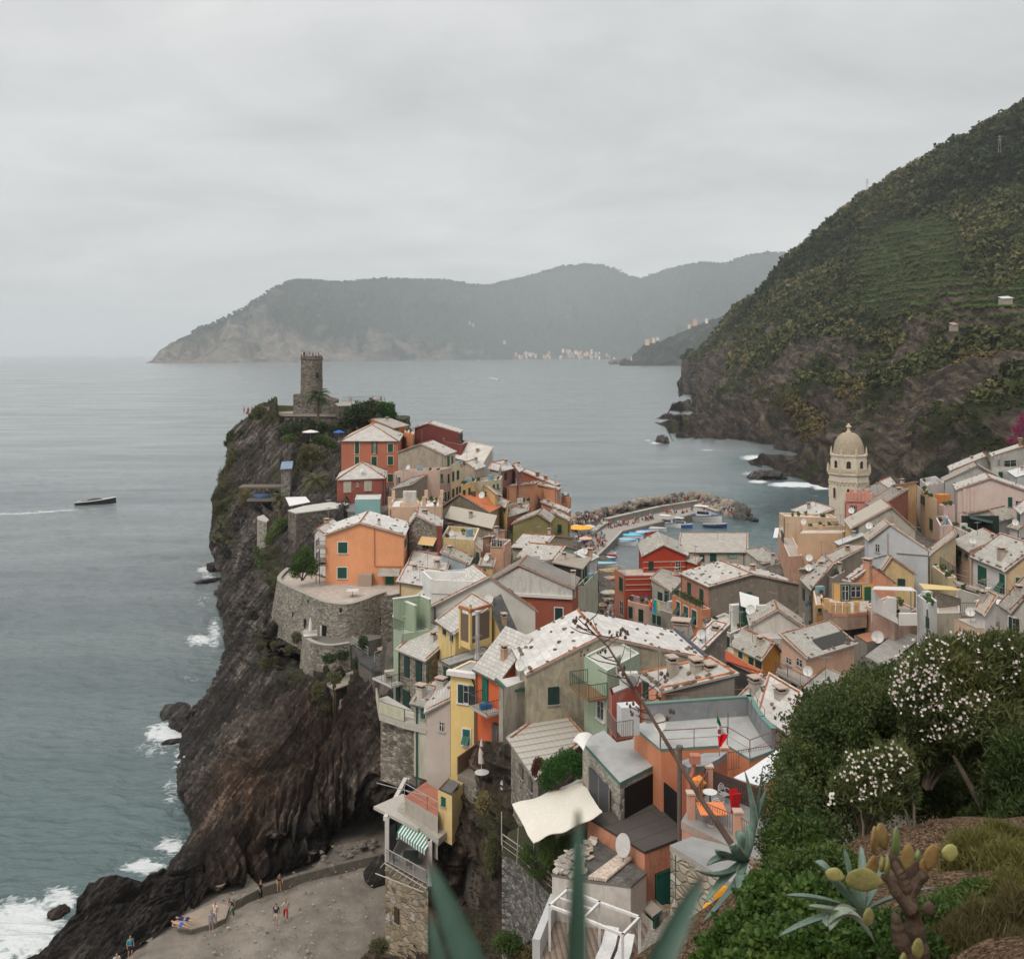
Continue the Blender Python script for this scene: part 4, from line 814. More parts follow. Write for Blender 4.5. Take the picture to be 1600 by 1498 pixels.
House('turquoise flat-topped cube with pale roof beside the small red house',R1(1003,1030),R1(1160,1028),R1(1166,998),156,bot=byy(R1,1115),roof='flat',par=.1,wall=TURQ,rm=membrane((.52,.50,.46)),dirt=.15)
House('bright orange gabled house behind the red house near the castle',R1(1095,545),R1(1235,590),R1(1330,572),196,bot=byy(R1,720),roof='gab',k=.1,rh=.5,wall=(.60,.20,.06),rm=S_M,win=wins(R1,[(1255,590,1272,610)],'BC','closed',None))
H_ = House('long dark red house with a low slate roof above the sea',S7(360,215),S7(875,275),S7(915,240),192,bot=byy(S7,420),roof='gab',k=.32,rh=1.2,wall=DKRED,rm=S_L,dirt=.12,stones=8,win=[(q(S7,893,280,925,370),'BC','closed',None,None)],ds=((.8,-.25,-3.3,.5),))
House('dark red annexe with a railed terrace at the end of the long red house',S7(610,375),S7(900,440),S7(1000,400),188,bot=byy(S7,520),roof='flat',par=.5,wall=(.22,.06,.05),rm=membrane((.3,.24,.2)))
House('narrow orange house with a loggia between two red houses',S7(235,270),S7(350,300),S7(360,250),190,bot=byy(S7,470),roof='flat',par=.2,wall=(.58,.22,.08),rm=membrane((.5,.48,.46)))
# ---- upper middle cluster
House('grey gable house with old patched plaster above a covered terrace',S7(165,500),S7(705,535),S7(835,490),168,bot=byy(S7,900),roof='gab',k=.5,rh=1.7,wall=(.38,.32,.25),wall2=PALEY,rm=S_L,stones=10,dirt=.6,win=wins(S7,[(742,545,762,660),(790,540,806,650)],'BC','closed',None))
H_ = House('tall pink house with a plant-filled roof terrace',S7(120,765),S7(655,740),S7(790,705),160,bot=byy(S7,1130),roof='flat',par=.5,wall=PINK,wall2=PINK,rm=membrane((.4,.37,.33)),dirt=.25,win=wins(S7,[(740,750,762,860),(742,955,760,1050)],'BC','closed',WHITE)+wins(S7,[(158,790,175,880),],'AB','half',WHITE))
H_.window(q(S7,660,750,690,870),'AB','prop',None); H_.window(q(S7,665,965,708,1075),'AB','half',WHITE,DGREEN)
H_ = House('tall pale yellow house with green shutters and a small roof balcony',S7(785,705),S7(905,680),S7(940,660),156,bot=byy(S7,1110),roof='flat',par=.8,wall=(.60,.52,.35),rm=membrane((.4,.38,.34)),dirt=.2,win=wins(S7,[(797,725,820,835),(852,710,876,815),(797,925,820,1030),(845,905,862,1010),(880,898,895,1000)],'AB','closed',None))
House('broad concrete-roofed house with a white wall panel above the bay',S7(830,560),S7(1160,650),S7(1270,600),176,bot=byy(S7,800),roof='shedCD',rh=2.6,wall=(.5,.47,.42),rm=membrane((.52,.49,.44)),edge=True,verge=(.5,.4,.33))
House('small house with an orange-edged slate roof and tan wall',S7(915,665),S7(1060,705),S7(1175,665),158,bot=byy(S7,900),roof='gab',k=.3,rh=.8,wall=(.42,.35,.27),rm=S_L,stones=6)
House('yellow house with narrow dark green shutters under a ruined balcony',S7(905,900),S7(1040,870),S7(1060,850),152,bot=byy(S7,1060),roof='flat',par=.3,wall=(.64,.47,.20),rm=membrane((.3,.27,.24)),win=wins(S7,[(922,940,950,1040),(988,915,1008,1010)],'AB','closed',None,DGREEN))
H_ = House('grey patched house with a fenced terrace and hanging laundry',S7(1045,880),S7(1360,845),S7(1385,800),158,bot=byy(S7,1080),roof='flat',par=.4,wall=(.56,.49,.34),rm=membrane((.45,.42,.38)),dirt=.6,win=wins(S7,[(1200,880,1228,910),(1268,875,1295,960),(1318,865,1340,945)],'AB','prop',None))
House('weathered grey upper storey standing on the fenced terrace',S7(1240,690),S7(1350,715),S7(1370,690),163,bot=byy(S7,850),roof='shedCD',rh=.6,wall=(.5,.47,.43),rm=S_L,dirt=.6)
House('small yellow wall house with one dark window between roofs',S7(1110,905),S7(1300,1000),S7(1330,985),150,bot=byy(S7,1070),roof='shedDA',rh=1.0,wall=(.66,.50,.22),rm=S_M,win=wins(S7,[(1155,945,1203,1035)],'AB','glass',None))
House('slate-roofed house with a violet brown wall above the bay',S8(40,380),S8(160,425),S8(300,390),166,bot=byy(S8,720),roof='gab',k=.3,rh=1.0,wall=(.36,.17,.14),rm=S_L,stones=8,win=wins(S8,[(210,440,240,525)],'BC','closed',None,DGREEN)+wins(S8,[(170,650,195,700)],'BC','closed',None,DGREEN))
House('narrow brown house with a slate roof and loggia with striped blind',S8(290,380),S8(370,430),S8(425,405),168,bot=byy(S8,600),roof='gab',k=.3,rh=.7,wall=(.30,.15,.13),rm=S_L,stones=6)
House('terracotta house with small chimneys at the sea edge of the village',S8(415,480),S8(790,590),S8(860,575),186,bot=byy(S8,700),roof='shedDA',rh=1.1,wall=(.42,.12,.07),rm=S_L,stones=6,chim=((.55,.3,.8,.6,.7,(.35,.12,.07)),(.3,.3,.8,.3,.7,(.4,.15,.09))))
House('broad peach wall house with a dark drainpipe down its middle',S8(240,620),S8(555,565),S8(600,540),172,bot=byy(S8,800),roof='shedDA',rh=.15,wall=(.62,.30,.17),rm=S_L,stones=8,dirt=.2)
H_ = House('peach house with loggia windows at the seaward corner',S8(585,590),S8(825,640),S8(870,620),172,bot=byy(S8,830),roof='shedDA',rh=.25,wall=(.62,.30,.17),rm=S_L,stones=6,dirt=.2,win=wins(S8,[(832,665,845,750),(850,670,862,745)],'BC','glass',None))
H_ = House('low peach block with a rooftop fence at the seaward end',S8(875,745),S8(975,765),S8(990,750),174,bot=byy(S8,890),roof='flat',par=.6,wall=(.60,.31,.19),rm=membrane((.4,.3,.25)))
House('grey wall house with a bright orange clay tile roof and dish',S7(690,1130),S7(1225,1200),S7(1350,1135),146,bot=byy(S7,1320),roof='gab',k=.38,rh=2.2,wall=(.20,.17,.13),wall2=(.4,.3,.2),rm=T_O,dirt=.6,chim=((.45,.5,1.2,1.2,.6,(.1,.09,.09),False),),ds=((.2,.3,2.2,.55),))
H_ = House('peach flat house with a pale tiled roof terrace and white chimney block',S7(50,1165),S7(672,1160),S7(690,1060),140,bot=byy(S7,1300),roof='flat',par=.35,wall=(.60,.42,.30),rm=membrane((.62,.60,.57),.5),dirt=.15)
mb = MB()
for u in(.98,.33,.02):
 for v in(.08,.9):p = H_.at(u,v,.5); mb.box(p+Vector((0,0,.5)),(.5,.5,1.4),0,0)
p = H_.at(.62,.35,.9); mb.box(p,(1.9,1.2,2.6),0,1); mb.box(p+Vector((.1,-.2,-.9)),(2.9,1.6,1.0),0,0); mb.build('parapet',[plaster((.60,.42,.30)),plaster((.6,.57,.52))],H_.root)
House('dark slate lean-to roof running up behind the pale roof terrace',S7(60,935),S7(300,880),S7(540,800),152,bot=byy(S7,1150),roof='shedCD',rh=.6,wall=(.3,.26,.21),rm=S_G)
House('long low shed with a ribbed grey roof below the orange tiled house',S7(740,1270),S7(1270,1390),S7(1300,1330),136,drop=5,roof='shedCD',rh=1.0,wall=(.3,.27,.22),rm=T_S,edge=False,dirt=.7)
H_ = House('yellow house with a potted plant roof terrace',R2(372,948),R2(588,965),R2(620,885),126,bot=byy(R2,1003),roof='flat',par=.7,wall=(.55,.43,.22),rm=membrane((.42,.38,.33)),dirt=.4)
H_ = House('rough stone house with a loggia, pink balcony and yellow blind',R2(160,838),R2(368,858),R2(374,800),128,bot=byy(R2,1050),roof='gab',k=.25,rh=1.4,wall=(.3,.27,.22),wm=rubble(),rm=S_L,stones=14,win=wins(R2,[(250,948,292,985)],'AB','glass',None))
pts = H_.balcony((R2(238,0)[0],R2(368,0)[0],R2(0,1040)[1]),'AB',.9,(.5,.4,.33),solid=(.62,.45,.38))
l,e,n = H_.hit(*R2(244,905),'AB'); r,_,_ = H_.hit(*R2(345,905),'AB'); r.z = l.z; n = -n if n.y>0 else n; mb = MB(); mb.slab([l,r,r+n*1.0-Vector((0,0,.9)),l+n*1.0-Vector((0,0,.9))],.05); mb.build('awning',plain((.62,.42,.2)),H_.root)
mb = MB(); p0,_,_ = H_.hit(*R2(362,860),'AB'); mb.box(p0+Vector((0,-.3,-3)),(.7,.7,7)); mb.build('pillar',plaster((.22,.06,.045)),H_.root)
H_ = House('apricot house with two green shuttered windows above the curved stone bastion',R1(822,1248),R1(1303,1248),R1(1338,1172),124,bot=byy(R5,540),roof='gab',k=.44,rh=1.55,wall=(.74,.335,.17),wm=plaster((.74,.335,.17),.12),rm=S_W,stones=34,chim=((.33,.15,1.0,.7,.35,(.5,.46,.42)),),win=[(q(R1,900,1288,958,1357),'AB','closed',-1,None),(q(R5,502,420,560,485),'AB','closed',-1,None),(q(R5,797,473,850,540),'AB','closed',None,(.01,.13,.06)),(q(R1,1306,1268,1316,1320),'BC','closed',-1,None)])
mb = MB(); p,_,nn = H_.hit(*R5(730,160),'AB'); p2,_,_ = H_.hit(*R5(730,410),'AB'); p3,_,_ = H_.hit(*R5(905,412),'AB'); o_ = Vector((0,-.1,0)); mb.path([p+o_,p2+o_,p3+o_],[.06]*3,6); mb.build('drainpipe',plain((.42,.2,.12)),H_.root)
mb = MB(); l,_,_ = H_.hit(*R5(758,425),'AB'); r,_,_ = H_.hit(*R5(888,425),'AB'); mb.slab([l,r,r+Vector((0,-1.6,-.6)),l+Vector((0,-1.6,-.6))],.08); mb.build('porch_roof',S_M,H_.root)
mb = MB(); l,_,_ = H_.hit(*R5(648,430),'AB'); r,_,_ = H_.hit(*R5(712,462),'AB'); mb.box((l+r)/2+Vector((0,-.7,-1.6)),(1.7,1.3,3.0)); mb.build('shed',plain((.36,.27,.22),.8),H_.root)
House('small white lean-to at the seaward corner of the apricot house',R5(358,205),R5(432,225),R5(520,165),127,bot=byy(R5,290),roof='gab',k=.3,rh=.6,wall=(.60,.58,.55),rm=S_L,ov=.2)
mb = MB(); o_ = empty('balcony_tower',W(*R5(395,400),124),'iron and stone balconies stacked beside the apricot house','balconies')
for yy in(300,380,405):
 a = W(*R5(368,yy),123.5); b = W(*R5(430,yy),123.5); mb.slab([a,b,b+Vector((0,2.2,0)),a+Vector((0,2.2,0))],.15)
mb.build('slab',plain((.3,.25,.2)),o_); mb = MB()
for yy in(300,380):a = W(*R5(368,yy),123.5); b = W(*R5(430,yy),123.5); railmb(mb,a,b,.9); railmb(mb,a,a+Vector((0,2.2,0)),.9)
for xx in(370,392):mb.tube(W(*R5(xx,300),123.5),W(*R5(xx,520),123.5),.05)
mb.build('railing',plain((.09,.07,.06)),o_)
House('low house with an orange wall under a stone-weighted slate roof',R2(152,1112),R2(395,1172),R2(425,1108),118,bot=byy(R2,1230),roof='shedCD',rh=1.0,wall=(.60,.20,.10),rm=S_L,stones=22,win=())
H_ = House('plain yellow wall house with a slate roof edged in orange',R2(98,1202),R2(372,1248),R2(412,1185),110,bot=byy(R2,1420),roof='shedCD',rh=.8,wall=(.62,.48,.29),rm=S_L,stones=14,dirt=.15,win=())
H_ = House('pale blue grey house with a stone tile roof and flower balcony',R2(372,1060),R2(545,1092),R2(572,1040),120,bot=byy(R2,1255),roof='shedDA',rh=.9,wall=BLUEG,rm=S_M,stones=12,dirt=.2)
H_.balcony((R2(520,0)[0],R2(572,0)[0],R2(0,1130)[1]),'BC',.8)
House('lower pale blue wall house with a framed panel',R2(372,1160),R2(578,1150),R2(600,1120),117,bot=byy(R2,1260),roof='flat',par=.1,wall=(.37,.43,.46),rm=membrane((.4,.42,.42)))
H_ = House('peach house with an open loggia and terrace railing',R2(635,912),R2(690,905),R2(785,890),132,bot=byy(R2,1180),roof='shedCD',rh=.3,wall=(.62,.36,.24),rm=S_L,stones=5)
House('peach house block with a glazed balcony room',R2(690,990),R2(785,1000),R2(825,965),128,bot=byy(R2,1190),roof='flat',par=.8,wall=(.62,.36,.24),rm=membrane((.4,.3,.25)),win=wins(R2,[(700,925,730,975),(735,930,770,975)],'AB','glass',None))
House('little yellow house with a cream awning in the alley',R2(628,1095),R2(706,1100),R2(716,1080),120,bot=byy(R2,1210),roof='shedCD',rh=.4,wall=(.60,.45,.25),rm=S_M,win=wins(R2,[(643,1118,662,1146)],'AB','closed',None,(.01,.14,.07)))
House('narrow dark house with green shutters by the alley',R2(588,985),R2(628,1000),R2(634,930),124,bot=byy(R2,1220),roof='shedDA',rh=.5,wall=(.45,.33,.25),rm=S_M,win=wins(R2,[(600,1010,618,1060),(600,1090,618,1140)],'AB','closed',None))
House('olive house with a slate roof split by an orange ridge',S8(310,1040),S8(740,1010),S8(790,945),152,bot=byy(S8,1140),roof='gab',k=.68,rh=1.3,wall=OLIVE,rm=S_M,stones=12)
House('taller olive house end beside the harbour stairs',S8(765,975),S8(950,1000),S8(975,960),158,bot=byy(S8,1160),roof='shedDA',rh=1.0,wall=OLIVE,rm=S_L,stones=8)
House('slate roof and pink wall squeezed above the olive houses',S8(640,850),S8(940,910),S8(978,870),166,drop=7,roof='shedDA',rh=1.0,wall=(.55,.28,.2),rm=S_L,stones=8)
House('rust red side wall under a narrow slate roof',S8(240,960),S8(470,885),S8(520,820),158,bot=byy(S8,1200),roof='shedCD',rh=.4,wall=(.42,.15,.10),rm=S_M,stones=6)
House('house with an orange balcony strip facing the roofs',S8(240,840),S8(470,800),S8(520,780),162,bot=byy(S8,920),roof='flat',par=.3,wall=(.5,.45,.33),rm=membrane((.45,.4,.34)))
House('yellow corner house with a rusty metal roof',S8(75,765),S8(235,850),S8(255,800),150,bot=byy(S8,1000),roof='shedCD',rh=.3,wall=(.62,.47,.2),rm=membrane((.42,.38,.34)),win=wins(S8,[(205,860,222,900)],'AB','closed',None))
# big pale roofs above the alley
House('wide pale slate roof with a small chimney above the alley',S8(310,1310),S8(650,1330),S8(1020,1210),138,drop=6,roof='gbc',k=.35,rh=1.3,wall=(.42,.36,.28),rm=S_L,stones=14,chim=((.2,.4,.9,1.2,.4,(.5,.47,.42)),))
H_ = House('pale roofed house with red umbrellas on its terrace',S8(370,1420),S8(780,1455),S8(1210,1380),130,drop=8,roof='gbc',k=.30,rh=1.5,wall=(.50,.48,.42),wall2=(.36,.44,.36),rm=S_L,stones=14)
House('long grey slab roof low behind the dark tiled hut',R2(805,1110),R2(960,1100),R2(1105,1065),122,drop=5,roof='flat',par=.3,wall=(.55,.47,.38),rm=membrane((.5,.46,.42)))
House('dark hut with a grey clay tile roof and charcoal wall',R2(1103,1078),R2(1282,1120),R2(1335,1056),118,bot=byy(R2,1200),roof='shedDA',rh=.0,wall=(.035,.032,.03),wall2=(.30,.36,.27),rm=T_G,edge=False,dirt=.1,win=wins(R2,[(1292,1115,1300,1185),(1308,1100,1316,1180)],'BC','closed',None))
House('white metal-roofed stair house beside the dark hut',R2(1245,1060),R2(1335,1065),R2(1385,1040),124,bot=byy(R2,1200),roof='shedDA',rh=.8,wall=(.58,.58,.56),rm=membrane((.60,.60,.59),.4),edge=False)
H_ = House('tall pale green house with shutters along the street to the harbour',R2(1230,1290),R2(1330,1190),R2(1392,1165),120,bot=byy(R2,1420),roof='flat',par=.7,wall=(.42,.43,.33),rm=membrane((.4,.37,.34)),dirt=.4)
H_.grid('AB',3,2,.8,1.5,1.4,2.8,'closed'); H_.grid('BC',3,2,.9,1.6,1.4,2.8,'closed',None,DGREEN)
H_ = House('terracotta house with a white cornice and a grey gabled roof',R2(670,1215),R2(1225,1245),R2(1262,1180),108,bot=byy(R2,1498),roof='gab',k=.38,rh=2.3,wall=BRICK,rm=membrane((.22,.20,.18),.8),dirt=.15,win=[(q(R2,1112,1372,1162,1462),'AB','closed',-1,DGREEN)],verge=(.42,.2,.12))
mb = MB()
for(u0,u1,yb,hh,dpt)in((0,.72,0,.35,.22),):
 A_ = H_.at(u0,0,-1.0); B_ = H_.at(u1,0,-1.0); e_ =(B_-A_); mb.box((A_+B_)/2+Vector((0,-.1,0)),(e_.length,.4,.35),math.atan2(e_.y,e_.x))
mb.build('cornice',plain((.62,.60,.56)),H_.root)
mb = MB(); A_ = H_.at(.62,0,0); B_ = H_.at(1.0,0,0); C_ = H_.at(.62,0,2.1); o_ = Vector((0,-.06,0)); mb.face([A_+o_-Vector((0,0,1)),B_+o_-Vector((0,0,1)),B_+o_,C_+o_],0); A2 = H_.at(0,0,0); mb.face([A2+o_-Vector((0,0,.9)),A_+o_-Vector((0,0,.9)),C_+o_,A2+o_+Vector((0,0,.02))],0); mb.build('gable_panel',plaster((.60,.58,.54),.5),H_.root)
H_.chimney(.0,.15,2.0,-.4,.45,(.58,.56,.52))
# ---- centre: white house with its roof terrace, stone house, yellow tower
H_ = House('large white house with a sunken white roof terrace and an orange-edged slate roof',R6(425,178),R6(1035,200),R6(935,125),92,bot=byy(R6,340),roof='gab',k=.56,rh=3.0,wall=(.60,.575,.53),wm=plaster((.62,.60,.56),.12),rm=S_L,stones=16,dirt=.12)
mb = MB(); za = 0; P0,P1,P2,P3 =[H_.at(u,v,1.55)for u,v in((.98,.06),(.50,.06),(.50,.86),(.98,.86))]; mb.prism([(p.x,p.y)for p in(P0,P1,P2,P3)],H_.ze-.2,H_.ze+1.25,0,0)
for a_,b_ in((P0,P1),(P1,P2),(P2,P3),(P3,P0)):e_ = b_-a_; mb.box((a_+b_)/2+Vector((0,0,.35)),(e_.length+.2,.2,1.3),math.atan2(e_.y,e_.x),0)
mb.build('roof_terrace',plaster((.68,.67,.64),.1),H_.root)
H_.dish(.55,.6,2.6,.3)
H_ = House('small yellow attic house with wood-screened loggia and orange ridge',R6(466,262),R6(567,335),R6(772,300),84,bot=byy(R6,430),roof='shedCD',rh=1.9,wall=YELLOW,rm=slate((.50,.48,.44),.45,.34,.3),win=[(q(R6,497,292,513,340),'AB','closed',None,DGREEN),(q(R6,540,322,555,376),'AB','closed',None,DGREEN)])
l,_,_ = H_.hit(*R6(600,345),'BC')
mb = MB(); a_ = W(*R6(598,420),82.5); b_ = W(*R6(655,405),81.5); c_ = W(*R6(770,410),83.5)
for p_,q_ in((a_,b_),(b_,c_)):
 e_ = q_-p_; an = math.atan2(e_.y,e_.x); L_ = e_.length; mb.box((p_+q_)/2+Vector((0,0,1.55)),(L_,.06,2.5),an,0)
 nseg = max(1,round(L_/2.0))
 for i in range(nseg+1):mb.box(p_.lerp(q_,i/nseg)+Vector((0,0,1.7)),(.22,.22,3.4),an,1)
 mb.box((p_+q_)/2+Vector((0,-.02,.2)),(L_,.16,.5),an,1); mb.box((p_+q_)/2+Vector((0,0,3.25)),(L_+.2,.26,.25),an,2)
mb.build('loggia',[plain((.16,.11,.08),.8),plaster(YELLOW,.2),plain(TERRA)],H_.root)
House('yellow gable wall with a steep black slate roof and dish',R6(770,330),R6(870,420),R6(935,370),83,bot=byy(R6,440),roof='shedDA',rh=2.6,wall=(.68,.52,.24),rm=slate((.09,.09,.088),.5,.5,.2),edge=False,dirt=.3,ds=((1.0,.0,3.0,.5),))
H_ = House('rough stone house with dark green shutters standing on the cliff edge',R6(236,430),R6(395,494),R6(572,414),86,bot=byy(R6,860),roof='shedCD',rh=1.3,wall=(.3,.27,.22),wm=rubble((.24,.21,.17),3.2),rm=slate((.52,.50,.465),.5,.34,.25),win=wins(R6,[(270,470,300,592),(338,498,372,620),(262,668,302,815),(222,650,240,745)],'AB','closed',None,DGREEN))
mb = MB(); p,_,_ = H_.hit(*R6(402,500),'AB'); mb.tube(p+Vector((.1,-.15,0)),p+Vector((.1,-.15,-9)),.06,None,8); mb.build('drainpipe',plain((.01,.08,.05)),H_.root)
pts = H_.balcony((R6(150,0)[0],R6(262,0)[0],R6(0,600)[1]),'AB',1.3,(.52,.5,.46)); mb = MB(); pc =(pts[0]+pts[1])/2+(pts[3]-pts[0])*.6; mb.box(pc+Vector((0,0,.5)),(.9,.5,1.0),.4,0); mb.lathe(pc+Vector((0,-.26,.5)),[(.0,0),(.3,0)],12,1); mb.build('air_conditioner',[plain((.48,.45,.36)),plain((.05,.05,.05))],H_.root)
root_,P_,z_ = polybuilding('curved concrete balcony terrace with glass railing under the stone house',[R6(105,718),R6(170,700),R6(345,800),R6(408,842),R6(400,880),R6(270,850),R6(120,800)],83,drop=.6,name='terrace',cat='terrace',wall=(.46,.43,.36),floor=(.42,.40,.36),par=(.0,[]),gp=False)
mb = MB(); ring =[P_[0],P_[6],P_[5],P_[4]]
for i in range(3):railmb(mb,ring[i],ring[i+1],1.0,.02,.16,False,2)
mb.build('railing',plain((.09,.09,.09)),root_); mb = MB()
for i in range(2):e_ = ring[i+1]-ring[i]; mb.box((ring[i]+ring[i+1])/2+Vector((0,0,.5)),(e_.length,.12,.95),math.atan2(e_.y,e_.x),0)
mb.build('parapet',plaster((.50,.48,.36),.4),root_)
mb = MB(); mb.prism([(p.x,p.y+1)for p in(P_[6],P_[5],P_[4],P_[3],P_[1])],z_-6,z_-.5,0); mb.build('foundation_wall',rubble((.2,.17,.14),2.2),root_)
H_ = House('pale green stair house with a sunken parapet terrace',R6(205,318),R6(262,345),R6(420,322),90,bot=byy(R6,510),roof='flat',par=.15,wall=SAGE,rm=membrane((.42,.44,.40)),dirt=.2)
mb = MB(); A_,B_,C_,D_ = H_.a,H_.b,H_.c,H_.d
for p_,q_,h_ in((A_,D_,3.0),(D_,C_,3.0),((A_*.55+D_*.45),(B_*.55+C_*.45),2.6)):e_ = q_-p_; mb.box((p_+q_)/2+Vector((0,0,h_/2)),(e_.length,.2,h_),math.atan2(e_.y,e_.x),0); mb.box((p_+q_)/2+Vector((0,0,h_+.04)),(e_.length+.1,.3,.1),math.atan2(e_.y,e_.x),1)
mb.build('parapet',[plaster(SAGE,.2),plain((.6,.6,.55))],H_.root); mb = MB(); railmb(mb,A_+Vector((0,0,.1)),B_+Vector((0,0,.1)),1.1); mb.build('railing',plain((.05,.06,.05)),H_.root)
House('green trimmed house with an orange-edged slate roof beside the white house',R6(332,140),R6(415,182),R6(545,105),97,bot=byy(R6,230),roof='shedCD',rh=1.0,wall=(.45,.52,.42),rm=S_L,win=[(q(R6,345,160,400,205),'AB','glass',None,None)])
H_ = House('low stone wing with a slate and roofing-felt roof and steel flue',R6(465,492),R6(530,528),R6(800,440),79,bot=byy(R6,700),roof='flat',par=.0,wall=(.26,.23,.19),wm=rubble((.24,.21,.17),3.2),rm=S_G,win=[(q(R6,503,535,535,668),'AB','closed',None,DGREEN)])
mb = MB(); p = W(*R6(697,470),80); mb.tube(p,p+Vector((0,0,3.6)),.17,None,12); mb.tube(p+Vector((0,0,3.6)),p+Vector((0,0,3.8)),.24,None,12); mb.tube(p-Vector((0,0,.2)),p+Vector((0,0,.3)),.3,.2,12); mb.build('chimney',plain((.55,.54,.52),.35,.5,.5),H_.root)
H_ = House('tall yellow house with white cornice and drainpipe on the cliff',R6(540,555),R6(690,575),R6(800,520),73,bot=byy(R6,1165),roof='flat',par=.12,wall=(.74,.56,.23),wm=plaster((.74,.55,.225),.1),rm=membrane((.33,.32,.31)),win=[(q(R6,583,634,648,742),'AB','half',-1,DGREEN),(q(R6,610,896,655,986),'AB','prop',-1,(.012,.10,.075))])
mb = MB(); e_ = H_.a-H_.b; an = math.atan2(e_.y,e_.x); mb.box((H_.a+H_.b)/2+Vector((0,-.12,-.05)),(e_.length+.5,.5,.35),an); e2_ = H_.c-H_.b; mb.box((H_.c+H_.b)/2+Vector((.12,0,-.05)),(e2_.length,.5,.35),math.atan2(e2_.y,e2_.x)); mb.build('cornice',plain((.66,.63,.60),.7),H_.root)
mb = MB(); p,_,_ = H_.hit(*R6(664,595),'AB'); p2,_,_ = H_.hit(*R6(682,640),'AB'); p3,_,_ = H_.hit(*R6(682,1090),'AB'); o_ = Vector((0,-.12,0)); mb.path([p+o_,p2+o_,p3+o_],[.06]*3,8); mb.build('drainpipe',plain((.03,.035,.03),.5),H_.root)
H_ = House('narrow mauve beige house with one small square window beside the yellow tower',R6(400,790),R6(538,822),R6(548,662),74.5,bot=byy(R6,1190),roof='shedBC',rh=1.3,wall=(.50,.42,.37),wm=plaster((.50,.425,.375),.1),rm=slate((.50,.48,.45),.4,.3,.3),stones=5,win=[(q(R6,474,850,503,908),'AB','glass',None,None)])
H_ = House('green-shuttered stone annexe under the terrace beside the mauve house',R6(325,745),R6(400,765),R6(455,700),77,bot=byy(R6,900),roof='shedCD',rh=.6,wall=(.5,.48,.38),rm=S_G,win=[(q(R6,366,757,390,832),'AB','closed',None,(.01,.12,.09))])
mb = MB(); p,_,_ = H_.hit(*R6(342,745),'AB'); mb.tube(p+Vector((0,-.15,0)),p+Vector((0,-.15,-8)),.07,None,8); mb.build('drainpipe',plain((.01,.09,.07)),H_.root)
H_ = House('vermilion house strip with tall green shutters between the yellow and grey houses',R6(690,545),R6(822,612),R6(1000,560),70,bot=byy(R6,1120),roof='shedCD',rh=2.4,wall=(.60,.14,.06),wm=plaster((.60,.135,.055),.15),rm=slate((.52,.50,.465),.5,.34,.2),verge=None,win=[(q(R6,728,585,760,735),'AB','closed',None,(.01,.12,.08))])
pts = H_.balcony((R6(735,0)[0],R6(840,0)[0],R6(0,765)[1]),'AB',1.3,(.42,.38,.33)); mb = MB(); pc = pts[0].lerp(pts[2],.5); mb.box(pc+Vector((0,0,.2)),(.8,.45,.35),.4); mb.build('storage_box',plain((.02,.13,.30)),H_.root)
mb = MB(); pc = pts[3]; mb.box(pc+Vector((.0,-.1,-2.6)),(1.9,.5,3.2),math.atan2(H_.e1.y,H_.e1.x),0);
for k_ in range(5):mb.box(pc+Vector((-.8+.4*k_,-.5-.0*k_,-2.6)),(.06,.06,3.0),0,1)
mb.build('glazed_porch',[plain((.10,.07,.06),.3,.5),plain((.25,.17,.12))],H_.root)
H_ = House('big grey-beige plaster house with a white stone-weighted slate roof and one dark shutter',R6(845,660),R6(1005,588),R6(1335,468),68,bot=byy(R6,950),roof='flat',par=0,wall=(.42,.38,.31),wall2=(.42,.37,.28),rm=S_W,dirt=.9)
ROOTG = H_.root; GB = H_
House('rubble undercroft with a dark doorway beside the great bastion',R5(770,600),R5(806,590),R5(885,580),112,bot=byy(R5,980),roof='flat',par=0,wall=(.2,.2,.2),wm=rubble((.20,.175,.145),2.6),rm=membrane((.3,.28,.25)),win=[(q(R5,812,598,855,664),'BC','glass',None,None),(q(R5,815,730,832,830),'BC','glass',None,None)])
# the big roof over the grey-beige house: its own gable, ridge running away from the eye
H_ = House('',R6(985,585),S5(640,440),S5(330,170),69.5,drop=.8,roof='gab',k=.40,rh=2.2,wall=(.50,.45,.34),wm=plaster((.40,.35,.26),.8),win=[(q(R6,1110,648,1172,748),'AB','closed',None,DGREEN)],rm=S_W,stones=60,root=ROOTG,gp=False,ov=.1,verge=TERRA)
mb = MB(); a_,b_ = H_.quads[0][0][0],H_.quads[0][0][1]; e_ = b_-a_; mb.tube(a_+Vector((0,0,.06)),b_+Vector((0,0,.06)),.16,None,8); mb.build('gutter',plain((.05,.05,.08),.4),ROOTG)
mb = MB(); p = GB.hit(*R6(1303,560),'BC')[0]; GB.dish(.0,.93,-3.2,.5)
H_ = House('lower wing of the grey plaster house with a green-guttered flat roof',R6(822,605),R6(885,668),R6(1010,645),66.5,bot=byy(R6,960),roof='flat',par=0.02,wall=(.42,.39,.32),rm=membrane((.55,.53,.50)),dirt=.7,win=[(q(R6,868,660,890,700),'AB','closed',None,DGREEN),(q(R6,868,900,890,955),'AB','glass',None,None)])
mb = MB()
for p_,q_ in((H_.a,H_.b),(H_.b,H_.c)):e_ = q_-p_; nn = Vector((e_.y,-e_.x,0)).normalized(); nn = nn if nn.y<0 else-nn; mb.box((p_+q_)/2+nn*.2+Vector((0,0,.0)),(e_.length+.3,.16,.18),math.atan2(e_.y,e_.x))
mb.build('gutter',plain((.03,.10,.07),.5),H_.root); H_.dish(.0,-.12,-6.5,.45)
